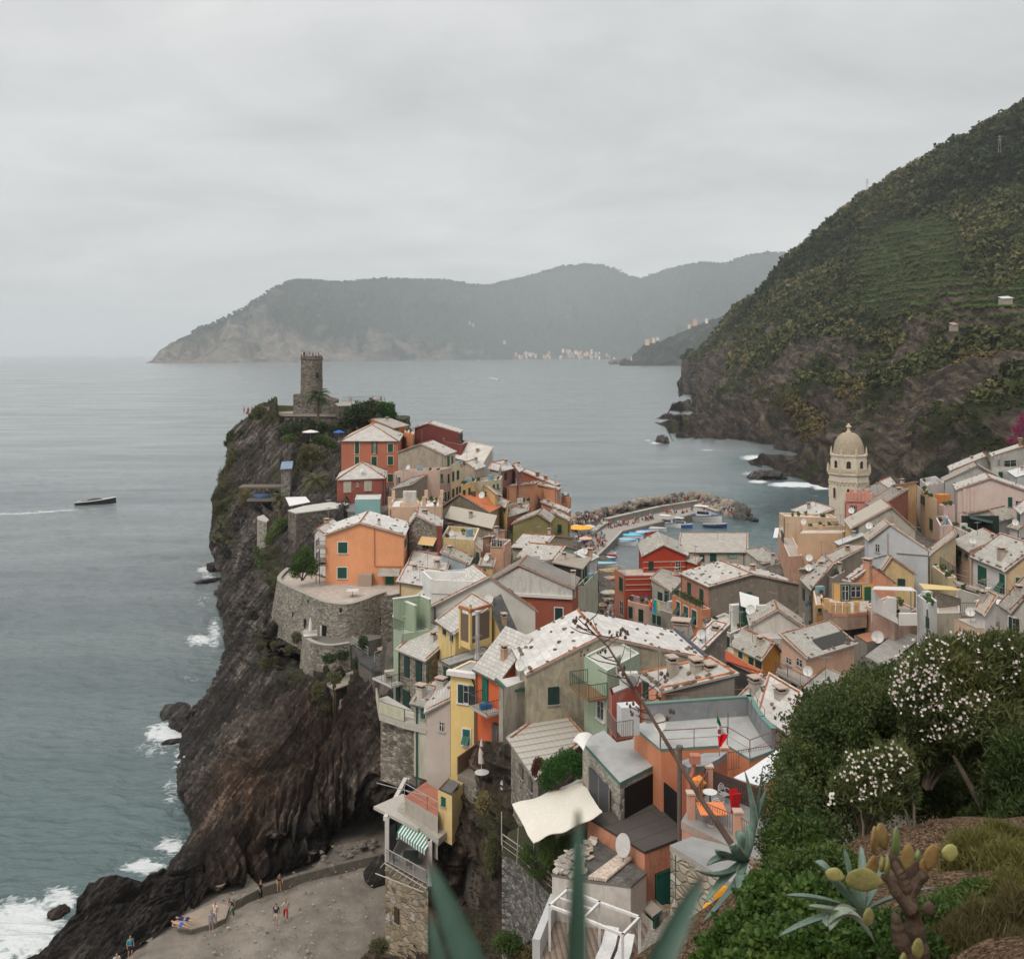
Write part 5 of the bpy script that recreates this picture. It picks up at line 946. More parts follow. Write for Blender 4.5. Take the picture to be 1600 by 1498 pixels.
H_ = House('lean-to with a ribbed cement roof and stone wall under the grey house',R6(893,958),R6(1052,1190),R6(1325,974),58,bot=byy(R6,1270),roof='shedCD',rh=.25,wall=(.27,.24,.19),wm=rubble((.26,.23,.19),4,.4),rm=pantile((.42,.39,.34),.9,.5,(.46,.43,.38)),verge=TERRA,win=[(q(R6,945,1110,965,1170),'AB','closed',None,(.12,.11,.1)),(q(R6,1000,1185,1018,1250),'AB','closed',None,(.12,.11,.1))])
# ---- green house, salmon house, terraces above the flag
H_ = House('sage green house with a green balcony and white window behind the dead agave stalk',R7(130,345),R7(270,440),R7(470,330),62,bot=byy(R7,810),roof='flat',par=.15,wall=(.36,.44,.32),rm=membrane((.45,.44,.40)),dirt=.3)
H_.window(q(R7,212,600,252,725),'AB','glass',-1); H_.window(q(R7,328,335,346,440),'BC','closed',-1,(.3,.36,.3))
pts = H_.balcony((R7(150,0)[0],R7(270,0)[0],R7(0,545)[1]),'AB',1.3,(.22,.13,.07),(.02,.07,.05))
H_ = House('salmon house with three chimneys and a long stone-studded lean-to roof',R7(482,452),R7(605,545),R7(1055,612),57,bot=byy(R7,700),roof='shedCD',rh=1.5,wall=(.60,.29,.19),wall2=(.20,.18,.155),rm=slate((.48,.455,.42),.9,.6,.45,.015),stones=36,dirt=.8,verge=(.50,.17,.07),chim=((.5,.30,.75,.75,.55,(.42,.37,.3)),(.45,.62,.75,.85,.6,(.42,.37,.3)),(.5,.82,.7,.7,.6,(.5,.42,.34))))
H_ = House('coral red roof room with peeling plaster and an air conditioner on top',R7(285,530),R7(300,575),R7(500,495),58,bot=byy(R7,680),roof='flat',par=.0,wall=(.46,.15,.11),rm=membrane((.36,.35,.34)),dirt=.6)
mb = MB(); p = H_.at(.4,.55,.4); mb.box(p,(1.1,.45,.8),.15,0); mb.tube(p+Vector((.1,-.24,0)),p+Vector((.1,-.27,0)),.3,None,14,1); mb.build('air_conditioner',[plain((.55,.54,.51)),plain((.25,.25,.25))],H_.root)
House('salmon doorway wall beside the roof room',R7(505,510),R7(603,560),R7(640,545),56.5,bot=byy(R7,690),roof='flat',par=0,wall=(.62,.30,.19),rm=membrane(),dirt=.3,win=[(q(R7,497,490,524,595),'AB','closed',None,DGREEN)])
root_,P_,z_ = polybuilding('broad grey roof deck with a slate-blue parapet behind the flag',[R7(430,760),R7(505,738),R7(1155,690),R7(1240,830),R7(1310,905),R7(1150,965),R7(1010,880),R7(600,905)],50,drop=5,ref=7,wall=(.60,.24,.13),floor=(.37,.37,.355),par=(1.05,[1,2,3]),parc=(.24,.25,.26),ft=.14,fascia=(.12,.23,.19),wmat=plaster((.60,.24,.13),.15))
DECK =(P_,z_); mb = MB()
for i in(4,5,6):railmb(mb,P_[i],P_[(i+1)%8],.95,.018,.2,False,1)
mb.build('railing',plain((.20,.10,.07)),root_); mb = MB()
for i in(1,2):railmb(mb,P_[i]+Vector((0,0,1.1)),P_[i+1]+Vector((0,0,1.1)),.35,.012,.2,False)
mb.build('railing',plain((.20,.10,.07)),root_)
mb = MB(); p = W(*R7(597,895),49.8); mb.tube(p,p+Vector((0,0,1.2)),.03); ax = Vector((-.35,-.9,.25)).normalized(); qm = ax.to_track_quat('Z','Y').to_matrix(); ring0 = None
for k_ in range(6):
 rr = .46*k_/5; ring =[p+Vector((0,0,1.3))+qm@Vector((math.cos(a/9*math.pi)*rr*.78,math.sin(a/9*math.pi)*rr,.2*(k_/5)**2))for a in range(18)]
 if ring0:[mb.face([ring0[i],ring0[(i+1)%18],ring[(i+1)%18],ring[i]],1)for i in range(18)]
 ring0 = ring
mb.build('satellite_dish',[plain((.2,.12,.1)),plain((.56,.54,.5),.5)],root_)
for px_,y0,y1 in((605,700,800),(948,640,700),(1015,680,900),(1160,600,700)):mb = MB(); mb.tube(W(*R7(px_,y1),52),W(*R7(px_,y0),52),.03); mb.build('antenna_mast',plain((.2,.13,.11)),root_)
root_,P_,z_ = polybuilding('flat grey membrane roof with green fascia over a stone garage',[R7(115,855),R7(250,790),R7(330,865),R7(425,845),R7(490,745),R7(605,975),R7(560,1005),R7(350,1112)],49,drop=4.2,ref=7,wall=(.3,.27,.23),floor=(.35,.35,.34),ft=.2,fascia=(.07,.17,.13),wmat=rubble((.32,.29,.25),2.6,.5))
GAR =(P_,z_,root_)
def opening(root,pa,pb,z0,z1,out=.06,m=(.008,.008,.008),frame=None,name='garage_dark_panel'):
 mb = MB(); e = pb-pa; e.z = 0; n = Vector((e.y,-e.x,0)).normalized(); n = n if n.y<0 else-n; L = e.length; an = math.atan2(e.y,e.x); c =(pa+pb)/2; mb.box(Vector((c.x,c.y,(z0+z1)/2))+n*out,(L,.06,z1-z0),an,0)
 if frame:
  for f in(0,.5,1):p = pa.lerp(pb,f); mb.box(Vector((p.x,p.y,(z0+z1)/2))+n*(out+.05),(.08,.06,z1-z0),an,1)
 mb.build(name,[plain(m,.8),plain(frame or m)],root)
opening(root_,P_[0].lerp(P_[7],.25),P_[0].lerp(P_[7],.78),z_-3.6,z_-.9,.05,(.07,.07,.075),(.2,.18,.15)); opening(root_,P_[7].lerp(P_[6],.14),P_[6].copy(),z_-4.2,z_-.42,.0); opening(root_,P_[6].copy(),W(*R7(715,1000),48.6),z_-4.2,z_-.45,.0)  # unframed black panels paint the shade under the garage roof; framed one a window
mb = MB(); a_ = W(*R7(330,860),49.5); b_ = W(*R7(430,845),50); c_ = W(*R7(270,770),52); railmb(mb,c_,a_,1.0,.02,.14); railmb(mb,a_,b_,1.0,.02,.14); mb.build('railing',plain((.2,.14,.12)),root_)
mb = MB(); p = W(*R7(400,720),51); mb.box(p,(1.0,.8,1.5),.2); mb.build('water_tank',plain((.52,.53,.53)),root_)
# coral wing joining the garage roof to the deck
root_,P_,z_ = polybuilding('coral red wall wing with a grey ledge and pipes under the roof deck',[R7(712,985),R7(870,930),R7(1010,925),R7(960,965),R7(870,1010),R7(770,1018)],47.5,drop=5.5,wall=(.50,.17,.10),floor=(.3,.3,.3),fascia=(.2,.2,.2),wmat=plaster((.50,.17,.10),.15))
mb = MB(); p = W(*R7(717,905),46.8); mb.tube(p,p+Vector((0,0,-5)),.12,None,10); mb.tube(p+Vector((0,0,.0)),p+Vector((0,0,.15)),.17,None,10); mb.build('chimney',plain((.13,.10,.085)),root_)
mb = MB(); p = W(*R7(810,965),46.6); mb.box(p,(.5,.4,.4)); mb.path([p,p+Vector((-.1,0,-.7)),p+Vector((-.25,0,-1.0)),p+Vector((-.25,0,-3.6))],[.1]*4,8); mb.build('drainpipe',plain((.42,.17,.11)),root_)
# brown sheet roof house
root_,P_,z_ = polybuilding('salmon house with a dark brown sheet roof below the café terrace',[R9(65,612),R9(560,510),R9(715,722),R9(425,833)],46,drop=5.5,ref=3,wall=(.56,.28,.19),floor=(.075,.066,.06),fascia=(.05,.045,.04),ft=.12,rmat=membrane((.075,.066,.06),1.0,.7),wmat=plaster((.60,.27,.17),.55))
e_ = P_[2]-P_[3]; an = math.atan2(e_.y,e_.x); n_ = Vector((e_.y,-e_.x,0)).normalized(); n_ = n_ if n_.y<0 else-n_; c_ = P_[3].lerp(P_[2],.42)+Vector((0,0,-2.2))-(P_[3]-sum(P_,Vector())/4)*0; me_,pm_ = window_meshes(1.3,1.9,'closed',None,(.01,.10,.075)); o_ = inst('window',me_,root_,c_+n_*.03-root_.location,math.atan2(n_.x,-n_.y)); [inst('shutter',m_,o_,(0,0,0))for m_ in pm_]
# ---- right of centre, middle distance
H_ = House('brick red house with pale stripes and a slate gable by the harbour',R3(580,515),R3(845,508),R3(800,425),142,bot=byy(R3,760),roof='gab',k=.47,rh=1.5,wall=REDST,rm=S_M,verge=(.55,.5,.45),dirt=.08,stones=8)
mb = MB()
for yy in(545,581,618):a_ = H_.at(1,0,0); b_ = H_.at(0,0,0); z = W(*R3(700,yy),142).z; e_ = b_-a_; mb.box(Vector(((a_.x+b_.x)/2,(a_.y+b_.y)/2-.04,z)),(e_.length,.08,.12),math.atan2(e_.y,e_.x))
mb.build('stripe',plain((.5,.36,.28)),H_.root)
H_ = House('striped red lower block with a railed terrace and narrow street front',R3(402,600),R3(468,640),R3(835,632),139,bot=byy(R3,930),roof='flat',par=.0,wall=(.50,.22,.15),wall2=REDST,rm=membrane((.5,.42,.36)),dirt=.08,win=wins(R3,[(432,650,452,730)],'AB','closed',None)+wins(R3,[(435,795,455,885)],'AB','glass',None))
mb = MB()
for yy in(660,695,727):z = W(*R3(650,yy),139).z; a_ = H_.b; b_ = H_.c; e_ = b_-a_; mb.box(Vector(((a_.x+b_.x)/2,(a_.y+b_.y)/2-.05,z)),(e_.length,.08,.12),math.atan2(e_.y,e_.x))
mb.build('stripe',plain((.5,.36,.28)),H_.root); mb = MB(); railmb(mb,H_.a,H_.b,1.0,.025,.18); p = H_.at(0,.3); railmb(mb,H_.b,p,1.0,.025,.18); mb.build('railing',plain((.45,.35,.3)),H_.root)
House('orange red wing at the right of the striped house',R3(835,540),R3(915,565),R3(940,550),140,bot=byy(R3,640),roof='shedCD',rh=.5,wall=(.50,.10,.04),rm=S_M,dirt=.1)
H_ = House('pink house front with dark shutters under a roof terrace',R3(484,808),R3(618,840),R3(640,800),131,bot=byy(R3,925),roof='flat',par=.3,wall=(.60,.38,.30),rm=membrane((.2,.1,.08)),win=wins(R3,[(490,830,513,903),(553,848,580,923)],'AB','closed',None,DGREEN))
H_ = House('grey house with a planted balcony and green door beside the pink front',R3(618,842),R3(770,890),R3(800,840),126,bot=byy(R3,960),roof='flat',par=.3,wall=(.33,.31,.27),rm=membrane((.25,.2,.17)),win=wins(R3,[(640,880,658,935),(668,888,690,945)],'AB','closed',None))
H_ = House('slate lean-to with green doors on the balcony level',R3(630,700),R3(745,740),R3(840,640),132,bot=byy(R3,840),roof='shedDA',rh=1.0,wall=(.40,.38,.33),rm=S_M,win=wins(R3,[(672,740,700,830),(715,735,740,820)],'AB','closed',None,DGREEN))
H_ = House('long cream house with a wide grey roof and green doors on the harbour',R3(800,492),R3(1225,492),R3(1228,440),166,bot=byy(R3,600),roof='shedCD',rh=1.9,wall=(.52,.48,.40),rm=slate((.46,.43,.38),.6,.4,.3),dirt=.3,win=wins(R3,[(930,505,962,548),(997,500,1037,548)],'AB','closed',None)+wins(R3,[(1105,500,1120,524)],'AB','glass',None)+wins(R3,[(1122,498,1168,524)],'AB','closed',None,(.2,.4,.3)))
H_ = House('slate roof with white chimney behind the long harbour house',R3(1225,480),R3(1330,560),R3(1440,585),150,bot=byy(R3,640),roof='shedCD',rh=1.0,wall=(.5,.46,.4),rm=S_M,stones=8,chim=((-.05,.5,1.4,.3,.6,(.6,.58,.54)),))
H_ = House('brown wall house with a huge pale stone-edged gable roof',R3(815,622),R3(990,705),R3(1555,692),118,bot=byy(R3,880),roof='gbc',k=.47,rh=1.35,wall=(.50,.23,.16),wall2=(.235,.20,.16),rm=slate((.52,.49,.45),.9,.6,.5,.012),stones=64,dirt=.6,win=[(q(R3,1214,740,1256,804),'BC','closed',None,(.01,.09,.06))]+wins(R3,[(858,680,879,762),(934,722,956,815)],'AB','closed',None))
H_.dish(1.1,.05,-2.5,.45)
H_ = House('orange lower front with propped green shutters under the flower balcony',R3(762,765),R3(950,858),R3(1000,850),116,bot=byy(R3,1010),roof='flat',par=.15,wall=(.62,.24,.11),rm=membrane((.3,.22,.18)),dirt=.15,win=wins(R3,[(790,800,812,888),(836,830,862,918),(888,852,915,944)],'AB','prop',-1,(.03,.08,.07)))
mb = MB(); railmb(mb,H_.a+Vector((0,0,.15)),H_.b+Vector((0,0,.15)),.95,.02,.18); mb.build('railing',plain((.06,.05,.045)),H_.root)
FLOWERB = H_
H_ = House('white house with a cluttered flower terrace and a row of dark windows below',R3(950,945),R3(1125,1018),R3(1262,955),106,bot=byy(R3,1110),roof='flat',par=.35,wall=(.55,.52,.47),rm=membrane((.48,.45,.41)),dirt=.55,win=wins(R3,[(966,966,992,1010),(1018,988,1042,1035),(1048,1000,1070,1052),(1090,1015,1120,1085)],'AB','closed',None,DGREEN))
TERR_F = H_
mb = MB(); p = H_.at(.35,.75,.0); mb.box(p+Vector((0,0,1.2)),(1.6,.8,2.4),.3,0); mb.build('cupboard',plain((.6,.58,.54)),H_.root); mb = MB(); p = H_.at(.0,.8,.0); mb.box(p+Vector((0,.6,1.4)),(1.4,1.0,2.8),.2,0); mb.build('door',plain((.01,.06,.045)),H_.root)
mb = MB(); p = H_.at(.1,.95,3.0); mb.slab([p+Vector((-1.2,-1.4,-.3)),p+Vector((.8,-1.9,-.9)),p+Vector((1.2,0,.3)),p+Vector((-.9,.6,.8))],.05); mb.build('awning',plain((.62,.62,.6)),H_.root)
H_ = House('white gable house with an orange-edged slate roof and air conditioner',R3(1240,885),R3(1255,948),R3(1588,968),100,bot=byy(R3,1060),roof='gbc',k=.50,rh=1.7,wall=(.58,.55,.50),rm=S_M,stones=12,dirt=.3,ds=((1.0,.05,.6,.55),))
mb = MB(); p = H_.at(.9,.25,.9); mb.box(p,(1.1,.5,.8),.1); mb.build('air_conditioner',plain((.55,.53,.48)),H_.root)
House('long white wall under the white gable house',R3(1130,1000),R3(1140,1045),R3(1592,1030),97,bot=byy(R3,1100),roof='flat',par=.0,wall=(.55,.52,.48),rm=membrane((.45,.43,.4)),dirt=.5)
H_ = House('ochre house with green shutters and a slate roof with a single orange ridge',R3(1142,1072),R3(1325,1162),R3(1438,1112),90,bot=byy(R3,1340),roof='gbc',k=.60,rh=1.1,wall=(.62,.42,.17),wall2=(.62,.31,.08),rm=S_M,stones=10,dirt=.1,win=wins(R3,[(1178,1105,1204,1160)],'AB','closed',-1)+wins(R3,[(1243,1150,1268,1235),(1285,1165,1318,1290)],'AB','closed',None,DGREEN))
H_ = House('small grey wall house with a white ribbed slate roof and stones',S5(450,330),S5(570,365),S5(835,310),84,bot=byy(S5,520),roof='shedCD',rh=1.9,wall=(.22,.20,.17),rm=slate((.62,.61,.59),.45,.3,.15),stones=10,dirt=.8)
H_ = House('dark stained wall with a red sheet lean-to roof',S5(810,420),S5(1110,580),S5(1145,555),82,bot=byy(S5,740),roof='shedDA',rh=.0,wall=(.12,.11,.105),rm=membrane((.42,.10,.05),3),dirt=.5,verge=(.56,.2,.09))
mb = MB(); a_ = W(*S5(820,345),83); b_ = W(*S5(1150,550),80.5); c_ = W(*S5(820,440),81.5); mb.face([a_,b_,c_],0); mb.face([c_-Vector((0,0,.1)),b_-Vector((0,0,.1)),a_-Vector((0,0,.1))],0); mb.tube(a_,b_,.12,None,6,1); mb.build('red_roof',[membrane((.36,.075,.035),3),plain(TERRA)],H_.root)
H_ = House('flat grey chimney house with beige gable between the two big roofs',S5(340,215),S5(455,225),S5(500,180),88,drop=3,roof='gab',k=.8,rh=.7,wall=(.58,.52,.36),rm=S_L,chim=((.6,.2,.9,.4,1.3,(.42,.38,.32)),))
H_ = House('pale sheet-roofed strip with stones beside the roof deck',S5(1150,930),S5(1440,1130),S5(1530,1010),60,drop=5,roof='shedCD',rh=1.6,wall=(.3,.25,.2),rm=S_W,stones=10,verge=TERRA)
House('slate roof strip with tiles running down to the roof deck',S5(960,800),S5(1120,900),S5(1330,910),66,drop=6,roof='shedCD',rh=1.5,wall=(.3,.25,.2),rm=S_L,stones=12)
H_ = House('peach house with a laundry balcony and propped dark shutters',RA(172,262),RA(300,330),RA(505,300),80,bot=byy(RA,480),roof='flat',par=0,wall=(.62,.40,.29),wall2=(.60,.38,.28),rm=membrane((.4,.35,.3)),dirt=.2,win=wins(RA,[(185,280,203,340),(238,320,262,385)],'AB','prop',-1,(.03,.08,.07))+wins(RA,[(192,418,210,446)],'AB','closed',-1))
PH = H_; mb = MB(); mb.slab([H_.a+Vector((-.2,-.6,.0)),H_.b+Vector((.2,-1.3,.0)),H_.b+Vector((.6,.2,0)),H_.a+Vector((.3,.6,0))],.2); o_ = mb.build('balcony',plain((.3,.27,.24)),H_.root); mb = MB(); railmb(mb,H_.a+Vector((-.2,-.5,0)),H_.b+Vector((.2,-1.2,0)),.9); mb.build('railing',plain((.1,.09,.09)),o_)
H_ = House('',RA(195,158),RA(300,215),RA(505,152),82,drop=4.2,roof='shedDA',rh=0.9,wall=(.62,.40,.29),wm=plaster((.62,.40,.29),.2),rm=slate((.42,.40,.36),.42,.3,.4),stones=16,root=PH.root,gp=False,win=wins(RA,[(215,210,238,240),(258,215,285,250)],'AB','glass',None))
mb = MB(); q_ = H_.quads[0][0]; p_ =[H_.at(.05,.35,.9*0+.2),H_.at(.05,.98,.2),H_.at(.45,.98,.3+.35),H_.at(.45,.35,.3+.35)]; mb.slab([x+Vector((0,0,.05))for x in p_],.03); mb.build('roof_patch',plain((.05,.048,.045),.9),PH.roof)
House('grey wall with an orange coping behind the peach laundry house',RA(505,115),RA(560,150),RA(715,108),92,bot=byy(RA,190),roof='flat',par=0,wall=(.25,.23,.20),rm=membrane((.42,.2,.12)),ds=((-.0,.3,.3,.6),))
House('low grey slate roof with a roof window left of the oleander',RA(540,205),RA(640,255),RA(800,125),84,drop=5,roof='flat',par=0,wall=(.3,.28,.25),rm=S_G)
House('orange walled house with a grey slab roof behind the hedge',RA(275,340),RA(365,385),RA(470,290),76,bot=byy(RA,460),roof='flat',par=0,wall=(.56,.26,.10),rm=S_G,win=wins(RA,[(285,350,310,400)],'AB','closed',None))
# ---- right cluster by the church
H_ = House('peach harbour block with pilasters, open shutters and a roof terrace',S3(345,100),S3(400,60),S3(930,60),136,bot=byy(S3,520),roof='flat',par=.0,wall=(.62,.42,.28),rm=membrane((.5,.44,.37)),dirt=.15,win=[(q(S3,632,190,795,312),'BC','open',-1,(.03,.04,.035))])
mb = MB()
for x_ in(415,608):a_,_,n_ = H_.hit(*S3(x_,300),'BC'); mb.box(Vector((a_.x,a_.y-.2,H_.ze-3)),(.5,.4,7.5))
mb.build('pilaster',plaster((.60,.38,.25),.15),H_.root); mb = MB(); a_,b_ = H_.b,H_.c; e_ = b_-a_; mb.box((a_+b_)/2+Vector((0,-.15,-.9)),(e_.length,.4,.25),math.atan2(e_.y,e_.x)); mb.build('cornice',plaster((.60,.40,.28),.2),H_.root)
H_ = House('seaward side of the peach block with cluttered balconies and a blind',S3(120,90),S3(245,380),S3(400,370),132,bot=byy(S3,580),roof='flat',par=.15,wall=(.58,.34,.24),rm=membrane((.4,.35,.3)),dirt=.4,win=wins(S3,[(145,80,200,190)],'AB','closed',None,(.05,.05,.04)))
mb = MB(); p = W(*S3(100,90),134); mb.slab([p+Vector((-.6,-.4,-.6)),p+Vector((-.1,-.9,-.5)),p+Vector((.5,.5,.6)),p+Vector((0,.8,.5))],.05); mb.build('awning',plain((.6,.62,.63)),H_.root)
H_ = House('cream building behind the harbour block with a long grey roof',S1(130,1225),S1(200,1270),S1(810,1290),146,bot=byy(S1,1400),roof='flat',par=.3,wall=(.60,.44,.30),rm=membrane((.52,.48,.43)),dirt=.3)
House('higher cream roof storey facing the sea left of the church',S1(290,1175),S1(540,1260),S1(780,1255),148,bot=byy(S1,1350),roof='shedCD',rh=1.2,wall=(.60,.42,.28),rm=S_L,stones=8)
House('cream flat block with a water tank below the long grey roof',S1(395,1380),S1(420,1410),S1(900,1395),139,drop=4,roof='flat',par=.5,wall=(.60,.45,.30),rm=membrane((.46,.42,.37)))
H_ = House('rose pink turret house with battlements and a dark window',S1(895,1085),S1(1155,1090),S1(1270,1090),140,bot=byy(S1,1280),roof='flat',par=.2,wall=(.62,.30,.24),rm=membrane((.4,.35,.3)),dirt=.2,win=[(q(S1,972,1125,1030,1225),'AB','glass',(.10,.04,.035),None)])
mb = MB()
for i in range(7):p = H_.at(i/6,.35,.2); mb.box(p+Vector((0,0,.6+.25*(i%2))),(.5,.5,1.3+.5*(i%2)))
mb.build('battlements',plaster((.62,.30,.24),.2),H_.root)
H_ = House('house with a long pale corrugated roof and cream gable below the church',S1(905,1290),S1(985,1390),S3(1720,-15+60),126,bot=byy(S1,1560),roof='gbc',k=.62,rh=2.8,wall=(.60,.44,.22),wall2=(.46,.42,.35),rm=T_S,dirt=.5,win=())
H_.window(q(S3,1170,0,1280,70),'BC','glass',None); H_.window(q(S3,985,20,1060,110),'BC','closed',None,(.06,.075,.09))
H_ = House('grey olive hut with a ribbed metal roof beside the peach block',S3(800,205),S3(845,235),S3(1120,225),124,bot=byy(S3,380),roof='shedCD',rh=1.1,wall=(.36,.32,.22),rm=membrane((.45,.46,.46),.5),edge=False)
H_ = House('pale blue gable house with one dark window and a tile roof',S3(1130,120),S3(1180,175),R4(985,872),114,bot=byy(R4,1060),roof='gbc',k=.36,rh=2.2,wall=(.50,.51,.52),wm=plaster((.50,.515,.53),.12),rm=T_S,verge=(.5,.3,.2),win=[(q(R4,662,826,688,880),'BC','glass',None,None)])
mb = MB(); a_,_,_ = H_.hit(*R4(735,760),'BC'); b_,_,_ = H_.hit(*R4(735,890),'BC'); c_,_,_ = H_.hit(*R4(620,920),'BC'); o_ = Vector((0,-.12,0)); mb.path([a_+o_,b_+o_,c_+o_],[.07]*3); a_,_,_ = H_.hit(*R4(790,880),'BC'); b_,_,_ = H_.hit(*R4(990,895),'BC'); mb.tube(a_+o_,b_+o_,.09); mb.build('drainpipe',plain((.36,.3,.28)),H_.root)
House('pale blue wall with a planted terrace beside the blue gable house',R4(820,838),R4(860,850),R4(968,845),113,bot=byy(R4,1060),roof='flat',par=.15,wall=(.47,.48,.49),rm=membrane((.3,.28,.24)),dirt=.15)
House('long thin slate roof with orange edge stepping down to the alley',S3(360,520),S3(640,515),S3(1180,330),112,drop=3,roof='shedCD',rh=.9,wall=(.4,.33,.26),rm=S_M,stones=10)
House('patchwork of small slate roofs with a skylight by the alley',S3(400,640),S3(520,760),S3(760,640),106,drop=6,roof='shedCD',rh=1.8,wall=(.25,.22,.19),rm=S_M,stones=12)
House('cluttered low roof with flues between slate roofs',S3(600,590),S3(760,640),S3(900,560),109,drop=4,roof='flat',par=.2,wall=(.4,.33,.27),rm=S_D,chim=((.5,.5,1.0,0,.6,(.5,.46,.42)),(.8,.2,.8,0,.5,(.45,.4,.36)),(.2,.7,1.1,0,.5,(.55,.5,.45))))
H_ = House('salmon gable house with a square chimney and stone-edged slate roof',S3(900,640),S3(950,650),S3(1470,670),104,bot=byy(S3,830),roof='gbc',k=.48,rh=1.7,wall=(.58,.36,.2),wall2=(.62,.29,.18),rm=S_L,stones=18,chim=((.02,.42,1.9,.3,.75,(.6,.32,.2)),))
H_ = House('yellow gable house with an orange ridge behind the salmon gable',S3(1300,520),S3(1330,540),R4(900,1010),108,bot=byy(R4,1110),roof='gbc',k=.3,rh=1.6,wall=(.62,.45,.24),rm=T_S,win=[(q(R4,798,1040,845,1085),'BC','closed',None,DGREEN)])
H_ = House('orange terrace house with a green-framed glazed front',S3(760,680),S3(840,700),S3(1240,690),100,bot=byy(S3,900),roof='flat',par=0,wall=(.64,.36,.13),rm=S_D,dirt=.15,win=wins(S3,[(860,705,945,885),(965,715,1085,850)],'BC','glass',(.012,.05,.04))+wins(S3,[(1125,725,1205,880)],'BC','closed',None,(.01,.09,.045)))
root_,P_,z_ = polybuilding('rounded brown plaster terrace base with an orange coping',[S3(640,950),S3(700,860),S3(1180,880),S3(1160,1015),S3(930,1045),S3(750,1035)],95,bot=S3(0,1230)[1],ref=4,name='terrace',cat='terrace',wall=(.36,.26,.20),floor=(.45,.42,.38),fascia=(.42,.22,.14),wmat=plaster((.36,.26,.20),.6))
mb = MB(); Pm = P_
for i,f in((4,.05),(4,.5),(4,.95),(5,.5),(3,.5),(3,.95)):p = Pm[i].lerp(Pm[(i+1)%6],f); mb.box(p+Vector((0,.2,.55)),(.45,.35,1.1),0,0)
for i in(3,4,5):railmb(mb,Pm[i],Pm[(i+1)%6],.8)
mb.build('railing',plaster((.62,.40,.2),.2),root_)
House('orange stair house with a ladder beside the rounded terrace',S3(525,775),S3(560,960),S3(660,950),100,bot=byy(S3,1180),roof='flat',par=.2,wall=(.64,.38,.16),rm=membrane((.45,.38,.3)),win=wins(S3,[(585,975,620,1020)],'BC','closed',None))
H_ = House('white terrace house with a canvas roof and a pink lower wall',S3(1140,960),S3(1480,1130),R4(920,1240),92,bot=byy(R4,1390),roof='flat',par=.2,wall=(.62,.42,.34),rm=membrane((.45,.4,.34)),dirt=.3)
mb = MB(); p0 = W(*R4(640,1105),92); p1 = W(*R4(915,1115),90); p2 = W(*R4(880,1092),95); p3 = W(*R4(660,1086),96); mb.slab([p0,p1,p2,p3],.06,0);
for p_ in(p0,p1,p2):mb.tube(p_,p_-Vector((0,0,3.2)),.06,None,6,1)
mb.build('canopy',[plain((.60,.57,.52),.9),plain((.5,.48,.45))],H_.root)
mb = MB(); mb.prism([(p.x,p.y)for p in(W(*R4(640,1235),94),W(*R4(648,1240),93.5),W(*R4(800,1330),89),W(*R4(795,1325),89.5))],W(0,0,1).z*0+W(*R4(800,1320),89).z,[W(*R4(640,1100),94).z,W(*R4(640,1100),94).z,W(*R4(800,1290),89).z,W(*R4(800,1290),89).z],0); p = W(*R4(862,1290),88); mb.box(p,(1.6,.3,1.1),.05,0); p = W(*R4(757,1210),91); mb.box(p,(.8,.6,1.7),.1,0); mb.build('white_wall',plaster((.66,.64,.61),.15),H_.root)
House('narrow tall white house with one green shutter and rooftop posts',R4(918,1180),R4(990,1232),R4(1042,1215),88,bot=byy(R4,1420),roof='flat',par=.6,wall=(.62,.62,.61),rm=membrane((.4,.38,.35)),dirt=.3,win=wins(R4,[(976,1278,992,1342)],'AB','closed',None,(.01,.09,.05)))
H_ = House('rough grey yard house with an orange coping under a yellow awning',S4(460,700),S4(480,895),S4(760,890),92,bot=byy(S4,1060),roof='flat',par=.1,wall=(.42,.38,.30),rm=membrane((.40,.36,.31)),dirt=.7)
mb = MB(); mb.prism([(p.x,p.y)for p in(W(*S4(470,660),94),W(*S4(760,715),95),W(*S4(760,710),95.4),W(*S4(470,655),94.4))],W(*S4(760,880),95).z,[W(*S4(470,650),94).z,W(*S4(760,715),95).z,W(*S4(760,715),95).z,W(*S4(470,650),94).z]); mb.build('yard_wall',plaster((.22,.19,.165),.7),H_.root)
mb = MB(); mb.slab([W(*S4(265,530),98),W(*S4(660,570),98),W(*S4(750,612),94),W(*S4(330,600),94)],.04); mb.build('awning',plain((.62,.46,.2)),H_.root)
# top right
H_ = House('large pale pink house with an orange-edged gable at the right',S2(680,575),S2(720,640),S2(1560,665),150,bot=byy(S2,1180),roof='gbc',k=.46,rh=1.9,wall=(.64,.50,.44),wm=plaster((.64,.51,.46),.12),rm=S_L,stones=18,win=[(q(S2,1312,725,1360,835),'BC','closed',None,(.01,.06,.045)),(q(S2,1395,765,1480,850),'BC','glass',None,None)])
mb = MB()
for x_ in(795,882):a_,_,_ = H_.hit(*S2(x_,600),'BC'); b_,_,_ = H_.hit(*S2(x_,870),'BC'); mb.box(Vector(((a_.x+b_.x)/2,a_.y-.15,(a_.z+b_.z)/2-.3)),(.45,.3,a_.z-b_.z))
mb.build('chimney_breast',plaster((.66,.52,.46),.1),H_.root)
House('ribbed grey roofed white house behind the pink gable',S2(545,500),S2(570,550),S2(1230,515),160,bot=byy(S2,700),roof='gbc',k=.58,rh=2.4,wall=(.5,.5,.47),rm=T_G,verge=(.08,.06,.06))
H_ = House('long slate-roofed house at the foot of the hill',S2(620,365),S2(650,420),S2(1100,365),182,bot=byy(S2,470),roof='gbc',k=.9,rh=2.0,wall=(.56,.55,.52),rm=S_L,stones=14)
